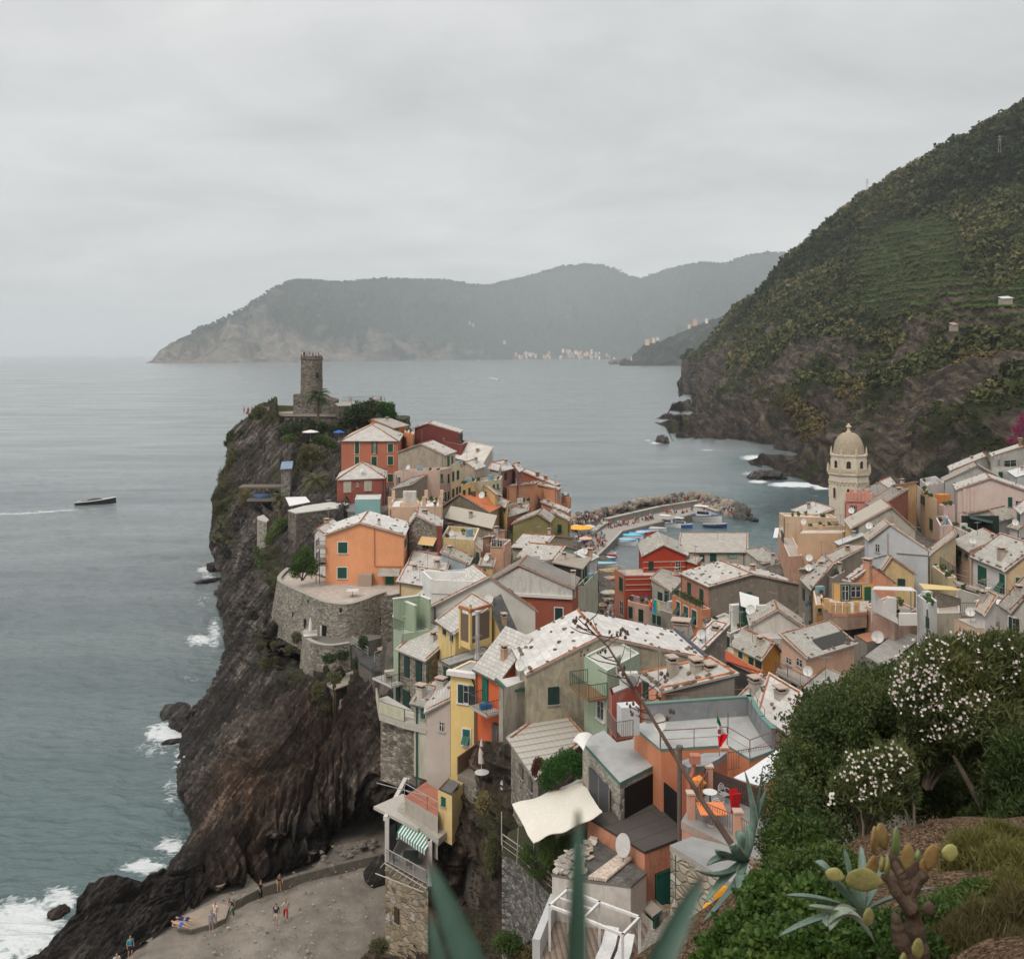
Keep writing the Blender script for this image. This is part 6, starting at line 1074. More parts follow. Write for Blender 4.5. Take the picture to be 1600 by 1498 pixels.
House('white house with a covered terrace and dark chairs at the foot of the hill',S2(1120,370),S2(1140,378),S2(1600,372),178,bot=byy(S2,560),roof='flat',par=.0,wall=(.55,.53,.48),rm=membrane((.3,.25,.2)),dirt=.5)
H_ = House('pale roof with an orange edge sheltering the covered terrace',S2(1105,215),S2(1140,250),S2(1640,215),182,bot=byy(S2,380),roof='gbc',k=.7,rh=1.5,wall=(.5,.48,.43),rm=S_L,stones=10,chim=((.3,.65,1.6,1.2,.7,(.3,.14,.08)),),win=wins(S2,[(1190,280,1215,360),(1250,290,1420,370)],'BC','glass',None))
House('small white shed in the walled yard below the long slate roof',S2(1320,425),S2(1420,495),S2(1600,470),168,bot=byy(S2,545),roof='shedCD',rh=.5,wall=(.60,.60,.60),rm=membrane((.56,.56,.55)),edge=False,dirt=.2)
House('orange-edged ochre house on the corner left of the roof terrace',S2(-30,590),S2(175,560),S2(240,600),152,bot=byy(S2,820),roof='shedCD',rh=.6,wall=(.60,.38,.2),rm=S_M)
House('cream house front with orange pilaster along the upper alley',S2(245,610),S2(350,720),S2(480,790),146,bot=byy(S2,1130),roof='flat',par=.4,wall=(.60,.47,.36),wall2=(.62,.46,.30),rm=membrane((.42,.36,.3)),dirt=.2,win=wins(S2,[(292,700,310,800),(320,715,338,820)],'AB','closed',None,DGREEN)+wins(S2,[(398,975,430,1110)],'BC','closed',None))
H_ = House('white roof terrace full of pots and an orange shed',S2(280,560),S2(370,640),S2(560,600),152,bot=byy(S2,760),roof='flat',par=.7,wall=(.56,.52,.48),rm=membrane((.45,.42,.4)))
mb = MB(); p = W(*S2(545,745),148); mb.box(p,(1.9,1.4,1.5),.3); mb.build('shed',plain((.55,.22,.06)),H_.root)
House('brown gabled roof house with a red wall below the church',S2(-340,800),S2(-200,860),S2(140,720),134,bot=byy(S2,960),roof='shedCD',rh=1.2,wall=(.3,.12,.08),rm=S_D)
House('red brown shed wall with a pale roof right of the church tower',S1(1290,905),S1(1380,955),S1(1500,900),156,bot=byy(S1,1040),roof='gab',k=.2,rh=1.0,wall=(.34,.09,.05),rm=S_L)
House('old slate roofs cluster at the foot of the church tower',S1(1130,930),S1(1260,1020),S1(1440,1040),150,drop=6,roof='shedCD',rh=1.2,wall=(.35,.25,.2),rm=S_D,stones=12)
House('slate roof with a stone ridge behind the pink turret',S1(1180,1010),S1(1290,1100),S1(1350,1060),146,drop=5,roof='shedCD',rh=1.0,wall=(.45,.33,.25),rm=S_M,stones=6)
House('pink stepped house with a small balcony in the upper alley',S2(500,830),S2(560,850),S2(690,840),142,bot=byy(S2,1215),roof='flat',par=.3,wall=(.62,.46,.42),rm=membrane((.5,.42,.38)),dirt=.2)
House('pink house block stepping forward in the alley',S2(455,1015),S2(515,1130),S2(665,1125),134,bot=byy(S2,1230),roof='flat',par=.9,wall=(.62,.46,.42),rm=membrane((.5,.42,.38)),dirt=.2)
H_ = House('house with a dark green awning and a slate roof on the right',S2(845,925),S2(1190,1000),S2(1360,960),138,bot=byy(S2,1170),roof='gab',k=.75,rh=1.3,wall=(.52,.50,.46),rm=S_M,stones=8,win=[(q(S2,1140,990,1178,1135),'AB','closed',None,(.03,.07,.07))])
mb = MB(); mb.slab([W(*S2(850,925),138),W(*S2(1135,990),138),W(*S2(1130,1030),135),W(*S2(870,975),135)],.05,0); mb.box(W(*S2(985,1080),137.5),(5.2,.4,3.4),.0,1); mb.build('awning',[plain((.02,.045,.04)),plain((.02,.035,.03))],H_.root)
H_ = House('flower-box terrace house on white walls below the green awning',S2(640,1080),S2(850,1180),S2(935,1150),130,bot=byy(S2,1240),roof='flat',par=.4,wall=(.58,.56,.50),rm=membrane((.4,.3,.25)),win=wins(S2,[(710,1155,740,1210)],'AB','closed',None,(.01,.09,.05)))
House('white house with green shutters at the right edge',S2(1330,1080),S2(1440,1110),S2(1620,1000),132,bot=byy(S2,1280),roof='shedCD',rh=.3,wall=(.60,.58,.55),rm=S_M,win=wins(S2,[(1395,1205,1432,1265)],'AB','closed',None)+wins(S2,[(1450,1205,1485,1265)],'BC','closed',None))
House('grey tower house at the right edge with a pale roof',S2(1400,850),S2(1480,925),S2(1640,870),134,bot=byy(S2,1150),roof='shedCD',rh=1.0,wall=(.52,.52,.5),rm=S_L,win=wins(S2,[(1425,900,1450,1000)],'AB','closed',None,(.05,.07,.07)))
H_ = House('pink-walled house with a brown slate roof and a thick orange ridge',S2(670,1245),S2(865,1365),S2(1395,1300),120,bot=byy(S4,480),roof='gbc',k=.68,rh=1.2,wall=(.60,.44,.34),rm=S_M,dirt=.2,win=wins(S4,[(735,148,772,255),(815,190,850,240)],'AB','prop',None))
H_ = House('slate-roofed cream house left of the pink-walled house',S4(400,135),S4(420,210),S4(700,145),118,bot=byy(S4,560),roof='shedCD',rh=1.8,wall=(.58,.47,.30),rm=S_M,stones=5,dirt=.3,win=wins(S4,[(445,300,470,450)],'BC','prop',None))
H_ = House('yellow house with propped shutters below a laundry balcony',S4(425,360),S4(515,350),S4(710,490),114,bot=byy(S4,600),roof='flat',par=.3,wall=(.62,.52,.32),wall2=(.60,.48,.28),rm=membrane((.4,.35,.3)),dirt=.25,win=wins(S4,[(555,425,590,545)],'BC','prop',None)+wins(S4,[(640,470,665,550)],'BC','closed',None))
mb = MB(); railmb(mb,H_.b+Vector((0,0,.3)),H_.c+Vector((0,0,.3)),1.0); mb.build('railing',plain((.08,.07,.07)),H_.root)
H_ = House('white terrace house with tall green shutters and a great pale roof',S4(885,225),S4(1270,385),S4(1640,430),104,bot=byy(S4,690),roof='shedCD',rh=2.9,wall=(.66,.63,.62),wall2=(.62,.46,.29),wm=plaster((.66,.63,.61),.15),rm=slate((.50,.48,.44),.9,.6,.4,.012),stones=30,win=[(q(S4,965,335,1065,555),'AB','closed',-1,(.01,.075,.045)),(q(S4,1215,420,1280,660),'AB','prop',-1,(.01,.075,.045)),(q(S4,1400,465,1500,640),'BC','prop',None,(.01,.075,.045))],chim=((.35,.3,.5,1.4,.8,(.45,.38,.33)),))
mb = MB(); a_ = W(*S4(700,530),104); b_ = W(*S4(1290,715),98); n_ = Vector((.4,1.5,0)); mb.slab([a_,b_,b_+n_,a_+n_],.3,0); o_ = mb.build('balcony',plaster((.38,.32,.26),.5),H_.root); mb = MB(); railmb(mb,a_,b_,1.0,.02,.2,False,2); mb.build('railing',plain((.25,.2,.18)),o_)
House('cream house wall under the long balcony at the right',S4(700,620),S4(1000,720),S4(1280,740),100,bot=byy(S4,800),roof='flat',par=.3,wall=(.46,.42,.37),rm=membrane((.4,.36,.33)))
H_ = House('white house with an open dark shutter at the lower right edge',S4(1215,780),S4(1340,860),S4(1640,940),88,bot=byy(S4,1300),roof='shedCD',rh=3.0,wall=(.56,.53,.48),wall2=(.58,.54,.49),rm=S_M,stones=8,dirt=.4,win=[(q(S4,1325,930,1402,1135),'BC','half',-1,(.02,.035,.03))])
H_ = House('little white rooftop hut with a striped orange-edged tile roof',S4(935,835),S4(1045,900),S4(1170,885),84,bot=byy(S4,1080),roof='shedCD',rh=1.4,wall=(.64,.60,.57),wall2=(.52,.49,.46),rm=pantile((.45,.40,.33),.35,.3,(.5,.46,.4)),dirt=.2)
H_ = House('peach house with a fenced roof terrace around the rooftop hut',S4(680,945),S4(935,1070),S4(1240,1055),84,bot=byy(S4,1200),roof='flat',par=0,wall=(.62,.44,.33),rm=membrane((.42,.38,.33)))
mb = MB(); a_ = W(*S4(750,900),88); b_ = W(*S4(925,905),87); railmb(mb,a_,b_,1.1,.03,.2); mb.build('railing',plain((.12,.12,.12)),H_.root); mb = MB(); mb.slab([W(*S4(915,735),96),W(*S4(1080,690),97),W(*S4(1270,735),93),W(*S4(1200,778),91)],.04); mb.build('awning',plain((.62,.56,.54)),H_.root)
House('small houses infill with a flat beige top behind the blue gable',R4(1000,860),R4(1015,900),R4(1150,870),122,bot=byy(R4,1000),roof='shedCD',rh=1.2,wall=(.55,.44,.3),rm=S_M)
House('tall pale green facade with dark shutters in the lane to the harbour',R2(1300,1075),R2(1352,1080),R2(1392,1050),128,bot=byy(R2,1330),roof='flat',par=.3,wall=(.40,.42,.33),rm=membrane((.45,.43,.4)),dirt=.4,win=wins(R2,[(1362,1110,1372,1150),(1378,1105,1386,1145),(1362,1190,1372,1240),(1378,1180,1386,1230)],'BC')+wins(R2,[(1312,1120,1332,1170),(1312,1200,1332,1250)],'AB'))
# clutter every roof has: chimneys, aerials, pots, tanks; windows where a wall would be blank
RR = random.Random(5)
for h in ALL:
 u_,v_ = RR.uniform(.2,.8),RR.uniform(.3,.8); w_ = h.label
 if h.nwin==0 and h.Y>90 and not any(k in w_ for k in('wall','slab','shed','cube','sunken','plain','roof ','low roof','lean','annexe','hut','storey')):
  for wid,L in(('AB',h.e1.length),('BC',h.e2.length)):
   if L>2.6 and h.ze-h.zb>6.2:h.grid(wid,min(4,int(L/2.3)),1+(h.ze-h.zb>9),.85,1.35,1.5,2.9,'closed',None,DGREEN if RR.random()<.4 else GREEN,.18,.82,(),(['closed','prop','glass','closed']if h.Y<130 else['closed','glass','closed']))
 if h.roofkind!='flat' and not h.nchim and RR.random()<.55:h.chimney(u_,v_,.8,h.rh*.45,RR.uniform(.45,.7),RR.choice([(.45,.42,.38),(.5,.3,.2),(.55,.5,.44)]))
 if RR.random()<.5:
  p = h.at(RR.uniform(.1,.9),RR.uniform(.1,.9),h.rh*.3 if h.roofkind!='flat' else 0); mb = MB(); mb.tube(p,p+Vector((0,0,2.4)),.03,None,5); a = RR.random()*3; d = Vector((math.cos(a),math.sin(a),0)); mb.tube(p+Vector((0,0,2.3))-d*.5,p+Vector((0,0,2.3))+d*.5,.02,None,4); n = Vector((-d.y,d.x,0))
  for k in range(4):c = p+Vector((0,0,2.3))+d*(-.45+.3*k); mb.tube(c-n*.3,c+n*.3,.015,None,4)
  mb.build('antenna',plain((.22,.21,.2),.5),h.root)
 if RR.random()<.13:h.dish(RR.uniform(.1,.9),RR.uniform(.0,.3),h.rh*.3+.8,.42)
 if h.roofkind=='flat' and h.par>=.2:
  for k in range(RR.randint(2,5)):
   p = h.at(RR.choice([.12,.88,RR.random()*.8+.1]),RR.uniform(.12,.88),.0); mb = MB(); mb.lathe(p,[(.16,0),(.22,.32),(.2,.32)],8,0); r_ = RR.uniform(.22,.42)
   for j in range(7):mb.ico(p+Vector((RR.uniform(-.2,.2),RR.uniform(-.2,.2),.4+RR.uniform(0,r_))),r_*.55,1,(1,1,1),.35)
   mb.build('potted_plant',[plain((.40,.16,.09)),plain(RR.choice([(.04,.08,.02),(.07,.10,.03),(.05,.07,.03)]),.9,var=.5)],h.root)
  if RR.random()<.6:p = h.at(RR.uniform(.25,.75),RR.uniform(.5,.85),.5); mb = MB(); mb.box(p,(.9,.5,1.0),RR.random()); mb.build('storage_box',plain(RR.choice([(.5,.5,.48),(.35,.28,.22),(.2,.3,.35)])),h.root)
 if RR.random()<.55 and h.Y>62 and h.ze-h.zb>5:
  e = h.e1.normalized(); n = Vector((e.y,-e.x,0)); n = n if n.dot(h.b-h.d)>0 else-n; f = RR.choice([.04,.96]); p = h.b+h.e1*f+n*.1; mb = MB(); mb.tube(p,Vector((p.x,p.y,h.zb+1)),.06,None,6); mb.build('drainpipe',plain(RR.choice([(.05,.05,.045),(.25,.13,.08),(.3,.29,.27)]),.5),h.root)
 if RR.random()<.6 and h.roofkind in('gbc','shedCD','hip')and h.Y>62:e = h.e1.normalized(); n = Vector((e.y,-e.x,0)); n = n if n.dot(h.b-h.d)>0 else-n; mb = MB(); mb.tube(h.a+n*.33,h.b+n*.33,.07,None,6); mb.build('gutter',plain((.10,.09,.08),.5),h.root)
 # ================================================================ people
def skin_mesh(name,nodes,sub=1):
 """nodes: (pos, radius or (rx, ry), parent index or None) -> one continuous skinned surface"""
 me = bpy.data.meshes.new(name); me.from_pydata([n[0]for n in nodes],[(n[2],i)for i,n in enumerate(nodes)if n[2]is not None],[]); me.update()
 o = bpy.data.objects.new(name,me); COL.objects.link(o); o.modifiers.new('s','SKIN'); sm = o.modifiers.new('u','SUBSURF'); sm.levels = sub
 if not me.skin_vertices:pass
 for i,n in enumerate(nodes):
  sv = me.skin_vertices[0].data[i]; r = n[1]; sv.radius = r if isinstance(r,tuple)else(r,r); sv.use_root =(i==0)
 dg = bpy.context.evaluated_depsgraph_get(); ev = o.evaluated_get(dg); out = bpy.data.meshes.new_from_object(ev); out.name = name; bpy.data.objects.remove(o); bpy.data.meshes.remove(me)
 out.polygons.foreach_set('use_smooth',[True]*len(out.polygons)); return out
def pose(kind='stand',R=random):
 """joint positions, facing -y; returns dict"""
 hz ={'stand':.92,'walk':.90,'sit':.12,'lie':.12,'lean':.84,'sitledge':.45}[kind]; J ={}; T = Vector
 if kind=='lie':
  J.update(pelvis=T((0,0,.13)),waist=T((0,.18,.13)),chest=T((0,.42,.15)),neck=T((0,.60,.14)),head=T((0,.76,.17)),headtop=T((0,.90,.17)))
  for s in(-1,1):J.update({f'sh{s}':T((.18*s,.55,.13)),f'el{s}':T((.38*s,.42,.08)),f'ha{s}':T((.30*s,.20,.07)),f'hi{s}':T((.09*s,-.06,.12)),f'kn{s}':T((.11*s,-.45,.20 if s>0 else .10)),f'an{s}':T((.12*s,-.85,.07)),f'to{s}':T((.14*s,-.93,.16))})
  return J
 lean ={'lean':-.38,'walk':-.05}.get(kind,0); b = lambda dz:lean*dz
 J['pelvis'] = T((0,0,hz)); J['waist'] = T((0,b(.2),hz+.18)); J['chest'] = T((0,b(.55),hz+.40)); J['neck'] = T((0,b(.75),hz+.57)); J['head'] = T((0,b(.9)-.02,hz+.70)); J['headtop'] = T((0,b(1.0)-.015,hz+.82))
 for s in(-1,1):
  sw = .18*s if kind=='walk' else .03*s
  J[f'sh{s}'] = T((.19*s,b(.68),hz+.50)); J[f'hi{s}'] = T((.095*s,0,hz-.06))
  if kind in('stand','walk','lean'):
   J[f'el{s}'] = T((.25*s,b(.6)+sw*.7,hz+.24)); J[f'ha{s}'] = T((.25*s,b(.75)+sw*1.2-.10,hz+.02)); J[f'kn{s}'] = T((.11*s,-sw-.02,.48)); J[f'an{s}'] = T((.12*s,-sw*1.5+.03,.08)); J[f'to{s}'] = T((.14*s,-sw*1.5-.13,.035))
  else:
   gz = 0 if kind=='sit' else-.42; J[f'el{s}'] = T((.26*s,-.08,hz+.26)); J[f'ha{s}'] = T((.17*s,-.32,hz+.16)); J[f'kn{s}'] = T((.13*s,-.42,hz+(.28 if kind=='sit' else .02))); J[f'an{s}'] = T((.13*s,-.62 if kind=='sit' else-.44,.07 if kind=='sit' else .06)); J[f'to{s}'] = T((.14*s,-.78 if kind=='sit' else-.60,.05))
 return J
def body_nodes(J,k=1.0,parts='all'):
 N =[]
 def add(p,r,par):N.append((tuple(J[p]if isinstance(p,str)else p),r,par)); return len(N)-1
 if parts=='all':
  a = add('pelvis',(.15,.11),None); w = add('waist',(.13,.09),a); c = add('chest',(.165,.11),w); n = add('neck',.055,c); h = add('head',(.078,.095),n); add('headtop',.06,h)
  for s in(-1,1):
   q = add(f'sh{s}',.06,c); q = add(f'el{s}',.043,q); q = add(f'ha{s}',.030,q); hp = J[f'ha{s}']+(J[f'ha{s}']-J[f'el{s}']).normalized()*.12; add(hp,.028,q)
   q = add(f'hi{s}',.095,a); q = add(f'kn{s}',.062,q); q = add(f'an{s}',.042,q); add(f'to{s}',.038,q)
 elif parts=='shirt':
  a = add(J['pelvis']+(J['waist']-J['pelvis'])*.3,(.165,.125),None); w = add('waist',(.155,.11),a); c = add('chest',(.185,.13),w); add(J['chest'].lerp(J['neck'],.6),.075,c)
  for s in(-1,1):q = add(f'sh{s}',.078,c); add(J[f'sh{s}'].lerp(J[f'el{s}'],.6),.062,q)
 elif parts in('shorts','trousers'):
  a = add('pelvis',(.168,.13),None); add(J['pelvis'].lerp(J['waist'],.55),(.15,.11),a)
  for s in(-1,1):q = add(f'hi{s}',.112,a); q = add(J[f'hi{s}'].lerp(J[f'kn{s}'],.8 if parts=='shorts' else 1),.085,q); (add(J[f'kn{s}'].lerp(J[f'an{s}'],.85),.062,q)if parts=='trousers' else None)
 elif parts=='hair':
  d =(J['headtop']-J['neck']).normalized(); a = add(J['headtop']+d*.0,(.085,.10),None); add(J['head']+Vector((0,.035,0))+d*.02,(.088,.075),a)
 return N
SKIN =[(.42,.25,.17),(.50,.31,.22),(.30,.17,.11)]; HAIR =[(.03,.02,.015),(.10,.055,.03),(.25,.17,.08)]
def person(P,label,kind='stand',rz=0.0,shirt=(.02,.03,.08),bottom=(.5,.45,.4),btype='shorts',skin=0,hair=0,group=None,scale=1.0,extra=None):
 J = pose(kind); r = empty('person',P,label,'person',group,rz); r.scale =(scale,)*3
 b = bpy.data.objects.new('body',skin_mesh('body',body_nodes(J),2)); COL.objects.link(b); b.parent = r; b.data.materials.append(plain(SKIN[skin],.6))
 for nm,pt,c in(('shirt','shirt',shirt),(btype,btype,bottom),('hair','hair',HAIR[hair])):
  if c is None:continue
  o = bpy.data.objects.new(nm,skin_mesh(nm,body_nodes(J,1,pt),2)); COL.objects.link(o); o.parent = r; o.data.materials.append(plain(c,.8))
 h = J['head']; mb = MB(); f = Vector((0,-.083,0))if kind!='lie' else Vector((0,0,.083)); up =(J['headtop']-J['head']).normalized()
 for s in(-1,1):mb.ico(h+f+up*.02+Vector((.03*s,0,0)),.011,0); mb.ico(h+Vector((.083*s,.005,0)),.022,1,(.5,.8,1.3))
 mb.ico(h+f*1.2-up*.01,.016,1,(.8,1.2,1.4)); mb.ico(h+f*1.02-up*.045,.02,2,(1.3,.4,.35)); mb.build('face',[plain((.02,.02,.02)),plain(SKIN[skin],.6),plain((.3,.1,.09))],r,(0,0,0))
 if extra=='backpack':
  mb = MB(); mb.ico(J['chest']+Vector((0,.17,-.02)),.19,0,(.85,.6,1.15),.03,2); mb.build('backpack',plain((.06,.07,.08)),r,(0,0,0),True)
 return r
CROWD =[]
def crowd_meshes():
 shirts =[(.5,.05,.04),(.55,.55,.55),(.03,.03,.04),(.05,.10,.25),(.35,.30,.28),(.6,.35,.25),(.06,.25,.2),(.25,.05,.1),(.45,.25,.18),(.1,.1,.12)]; bots =[(.03,.04,.08),(.4,.36,.3),(.05,.05,.05),(.15,.18,.25),(.3,.1,.08)]
 for i in range(14):
  kind =['stand','walk','stand','sit','walk','sitledge','stand'][i%7]; J = pose(kind); me = skin_mesh('person',body_nodes(J),0)
  for c in(SKIN[i%3],shirts[i%10],bots[i%5],HAIR[i%3]):me.materials.append(plain(c,.8))
  ch,pv,hd = J['chest'].z,J['pelvis'].z,J['head'].z
  for p in me.polygons:
   z = p.center.z; x = abs(p.center.x); m = 0
   if z>hd+.02:m = 3
   elif z>J['neck'].z-.03:m = 0
   elif z>pv+.05 and x<.3:m = 1 if z>ch-.28 or x<.19 else 0
   elif z>pv-.38 if kind in('stand','walk')else z>pv-.1:m = 2
   p.material_index = m
  CROWD.append(me)
crowd_meshes()
def tiny(P,label,group,i=None,rz=None):
 o = bpy.data.objects.new('person',CROWD[random.randrange(len(CROWD))if i is None else i]); COL.objects.link(o); o.location = P; o.rotation_euler =(0,0,random.uniform(0,6.28)if rz is None else rz); s = random.uniform(.92,1.08); o.scale =(s,s,s); return tag(o,label,'person',group)
 # ================================================================ foliage builders
@cached
def leafmat(a=(.03,.055,.018),b=(.07,.11,.03),c=(.12,.13,.05),tr=.25,name='leaves'):
 m,nt,bs = newmat(name,.55,.3); g = G(nt); n = g.noise(g.pos(),.9,3); v = g.math('ADD',g.math('MULTIPLY',g.attr('rnd'),.75),g.math('MULTIPLY',n,.3))
 col = g.ramp(v,[(.1,a),(.55,b),(.92,c)]); g.L.new(col,bs.inputs['Base Color'])
 if tr:
  t = nt.nodes.new('ShaderNodeBsdfTranslucent'); g.L.new(g.mix(1.0,col,(1.3,1.5,.9),'MULTIPLY'),t.inputs['Color']); ms = nt.nodes.new('ShaderNodeMixShader'); ms.inputs[0].default_value = tr
  g.L.new(bs.outputs[0],ms.inputs[1]); g.L.new(t.outputs[0],ms.inputs[2]); g.L.new(ms.outputs[0],nt.nodes['Material Output'].inputs['Surface'])
 return m
def leafmesh(name,blobs,n,size,mat,seed=1,asp=.45,shell=.55,up=.35,rough=.28):
 """blobs: (centre, (rx, ry, rz)); n leaves spread through their volume, mostly near the surface"""
 R = np.random.default_rng(seed); C = np.array([tuple(b[0])for b in blobs],float); S = np.array([b[1]for b in blobs],float); w =(S.prod(1))**.67; idx = R.choice(len(C),n,p=w/w.sum())
 d = R.normal(size=(n,3)); d/=np.linalg.norm(d,axis=1,keepdims=True); lump = 1+rough*fbm(d*3.0+C[idx]*1.3,4,seed,.6); rad =(1-shell*R.random(n)**1.6)*lump; P = C[idx]+d*S[idx]*rad[:,None]
 ax = d*.6+R.normal(size=(n,3))*.75+np.array([0,0,up]); ax/=np.linalg.norm(ax,axis=1,keepdims=True); sd = np.cross(ax,R.normal(size=(n,3))); sd/=np.linalg.norm(sd,axis=1,keepdims=True); L = size*R.uniform(.6,1.35,n)[:,None]; Wd = L*asp*.5
 nn = np.cross(ax,sd); q =[P-ax*L*.5,P+sd*Wd+nn*Wd*.3,P+ax*L*.5,P-sd*Wd+nn*Wd*.3]; V = np.stack(q,1).reshape(-1,3); Fq = np.arange(4*n).reshape(-1,4)
 clump = .5+.5*np.clip(fbm(P/(size*7),2,seed+9),-1,1); rn = np.clip(.5*R.random(n)+.4*clump+.12,0,1)
 return V,Fq,rn,P
def foliage(name,blobs,n,size,mat,parent=None,origin=None,seed=1,**k):
 V,Fq,rn,P = leafmesh(name,blobs,n,size,mat,seed,**k); o = np.array(root_origin(parent)if parent is not None else(origin if origin is not None else blobs[0][0]),float)
 me = npmesh(name,V-o,Fq,mat,False,{'rnd':('FACE',rn)}); ob = npobj(name,me,(0,0,0)if parent is not None else tuple(o),parent); return ob,P
DKL =((.018,.034,.014),(.038,.062,.022),(.07,.09,.03)); MDL =((.03,.06,.016),(.06,.105,.026),(.12,.15,.04)); LTL =((.05,.085,.02),(.09,.14,.035),(.17,.19,.06)); DRY =((.09,.075,.035),(.17,.14,.065),(.27,.21,.10)); OLV =((.05,.06,.028),(.10,.10,.045),(.16,.14,.07))
def bush(label,R,pts,Y,n,size,pal=MDL,name='bush',cat='bush',group=None,seed=None,**k):
 """pts: crop coordinates (x, y, rx px, ry px[, Y])"""
 bl =[]
 for t in pts:px,py = R(t[0],t[1]); yy = t[4]if len(t)>4 else Y; s0 = R(1,0)[0]-R(0,0)[0]; bl.append((W(px,py,yy),(t[2]*s0*yy/F,(t[2]+t[3])/2*s0*yy/F,t[3]*s0*yy/F)))
 zb = min(b[0].z-b[1][2]for b in bl); c = bl[0][0]; r = empty(name,(c.x,c.y,zb),label,cat,group); foliage('leaves',bl,n,size,leafmat(*pal),r,seed=seed or int(abs(c.x*7+c.y))+n,**k)
 mb = MB()
 for b in bl[:4]:
  for i in range(3):p = Vector((c.x,c.y,zb-.3))+Vector((random.uniform(-.1,.1),random.uniform(-.1,.1),0))*b[1][0]; mb.tube(p,b[0]+Vector((random.uniform(-.5,.5)*b[1][0],0,random.uniform(-.3,.3)*b[1][2])),.05*max(.3,b[1][2]),.02*max(.3,b[1][2]),5)
 mb.build('stem',plain((.12,.09,.065),.95),r); return r
def palm(label,base,top,R,nf,pal,dead=0):
 r = empty('palm_tree',base,label,'palm tree'); mb = MB(); n = 9
 pts =[base.lerp(top,i/n)+Vector((.08*math.sin(i),0,0))for i in range(n+1)]; mb.path(pts,[.34-.08*i/n+(.04 if i%2 else 0)for i in range(n+1)],9); mb.ico(top,.5,0,(1,1,.8),.1,2); mb.build('trunk',plain((.12,.09,.06),.95,var=.4),r)
 rn =[];
 for kd in range(2):
  mb = MB(); cnt = nf if kd==0 else dead
  for i in range(cnt):
   a = i*2.399; el =(random.uniform(.0,1.25)if kd==0 else random.uniform(-1.2,-.3)); L = R*random.uniform(.85,1.1)*(1 if kd==0 else .7); h = Vector((math.cos(a),math.sin(a),0)); p = Vector(top); prev = None; d = h*math.cos(el)+Vector((0,0,math.sin(el)))
   for s in range(9):
    q_ = p+d*L/8; sd = d.cross(Vector((0,0,1))); sd = sd.normalized()if sd.length>.01 else Vector((1,0,0)); mb.tube(p,q_,.03,.02,3,cap=False)
    if s>0:
     lw = R*.24*math.sin(math.pi*min(1,(s+.8)/9.3))+.05
     for sg in(-1,1):
      for t in(0,.33,.66):
       b = p.lerp(q_,t); e = b+sd*sg*lw+d*lw*.55-Vector((0,0,lw*.35)); wv = d*.045*R/3; mb.face([b-wv,b+wv,e],0)
    p = q_; d =(d-Vector((0,0,.17+.05*s*.5))).normalized()
  if mb.v:
   o = mb.build('fronds' if kd==0 else 'dead_fronds',leafmat(*(pal if kd==0 else DRY)),r); a_ = o.data.attributes.new('rnd','FLOAT','FACE'); a_.data.foreach_set('value',np.random.default_rng(3).random(len(o.data.polygons)).astype(np.float32))
 return r
 # ================================================================ castle headland
RUB = rubble((.15,.13,.105),1.7,.5,.26); RUBB = rubble((.23,.205,.17),3.0,.6,.40); RUBG = rubble((.19,.18,.165),3.2,.75,.32)
c = W(487,600,232); t = empty('castle_tower',(c.x,c.y,34),'round grey stone watchtower on top of the headland','tower')
mb = MB(); mb.lathe((c.x,c.y,0),[(2.72,32),(2.62,40),(2.55,46.6),(2.72,46.7),(2.72,47.0),(2.6,47.0),(2.6,47.5),(2.2,47.5),(2.2,46.9),(0.05,46.9)],40,0); mb.build('wall',RUB,t,smooth=False)
mb = MB(); p = W(*R1(772,263),229.6); mb.box(p,(.55,.4,1.3)); mb.build('window',plain((.01,.01,.01)),t)
for i in range(9):
 a = -2.9+i*.33; tiny((c.x+2.3*math.cos(a),c.y+2.3*math.sin(a),46.9),'tiny visitor in the row leaning on the top of the round tower','visitors on top of the round tower',[0,1,2,4,6,7,8,9,11][i])
kp = empty('castle_keep',(c.x-2,c.y,34),'low square stone keep at the foot of the round tower','keep'); mb = MB(); x0 = W(*R1(612,0),229).x; x1 = W(*R1(700,0),229).x; x2 = W(*R1(868,0),229).x
mb.prism([(x0,231),(x1,230.5),(x1,237),(x0,237)],33,[38.3,38.6,38.4,38.2]); mb.prism([(x1-.01,230.7),(x2,231.5),(x2,237),(x1-.01,237)],33,[38.5,36.6,36.9,38.5]); mb.build('wall',RUB,kp)
root_,PT,zt = polybuilding('high stone retaining wall carrying the castle terrace',[R1(430,470),R1(600,452),R1(860,448),R1(1100,440),R1(1195,450),R1(1120,505),R1(940,512),R1(570,508),R1(470,496)],226,ref=6,drop=7,name='stone_terrace',cat='terrace',wall=(.2,.2,.2),floor=(.30,.27,.22),wmat=RUB,ft=.2,par=(.4,[5,6,7]),parc=(.28,.26,.22),rmat=plaster((.30,.27,.21),.6))
mb = MB(); a_,b_,c_ = W(*R1(1040,425),232),W(*R1(1185,425),231),W(*R1(1190,440),226)
root_,P_,z_ = polybuilding('raised viewing platform at the sea end of the castle terrace',[R1(880,435),R1(930,425),R1(1185,415),R1(1190,428),R1(1120,440),R1(900,450)],230,drop=3,name='viewing_platform',cat='platform',wmat=RUB,floor=(.3,.28,.24),ft=.2)
mb = MB(); railmb(mb,P_[1],P_[2],1.1,.035,.5); railmb(mb,P_[2],P_[3],1.1,.035,.5); mb.build('railing',plain((.25,.25,.25)),root_)
for i,(x,y)in enumerate([(1113,418),(1128,418),(1165,418),(1020,424),(978,428),(1145,420)]):q_ = W(*R1(x,y),231); q_.z = z_; tiny(q_,'tiny visitor standing on the viewing platform of the castle','visitors on the viewing platform',i)
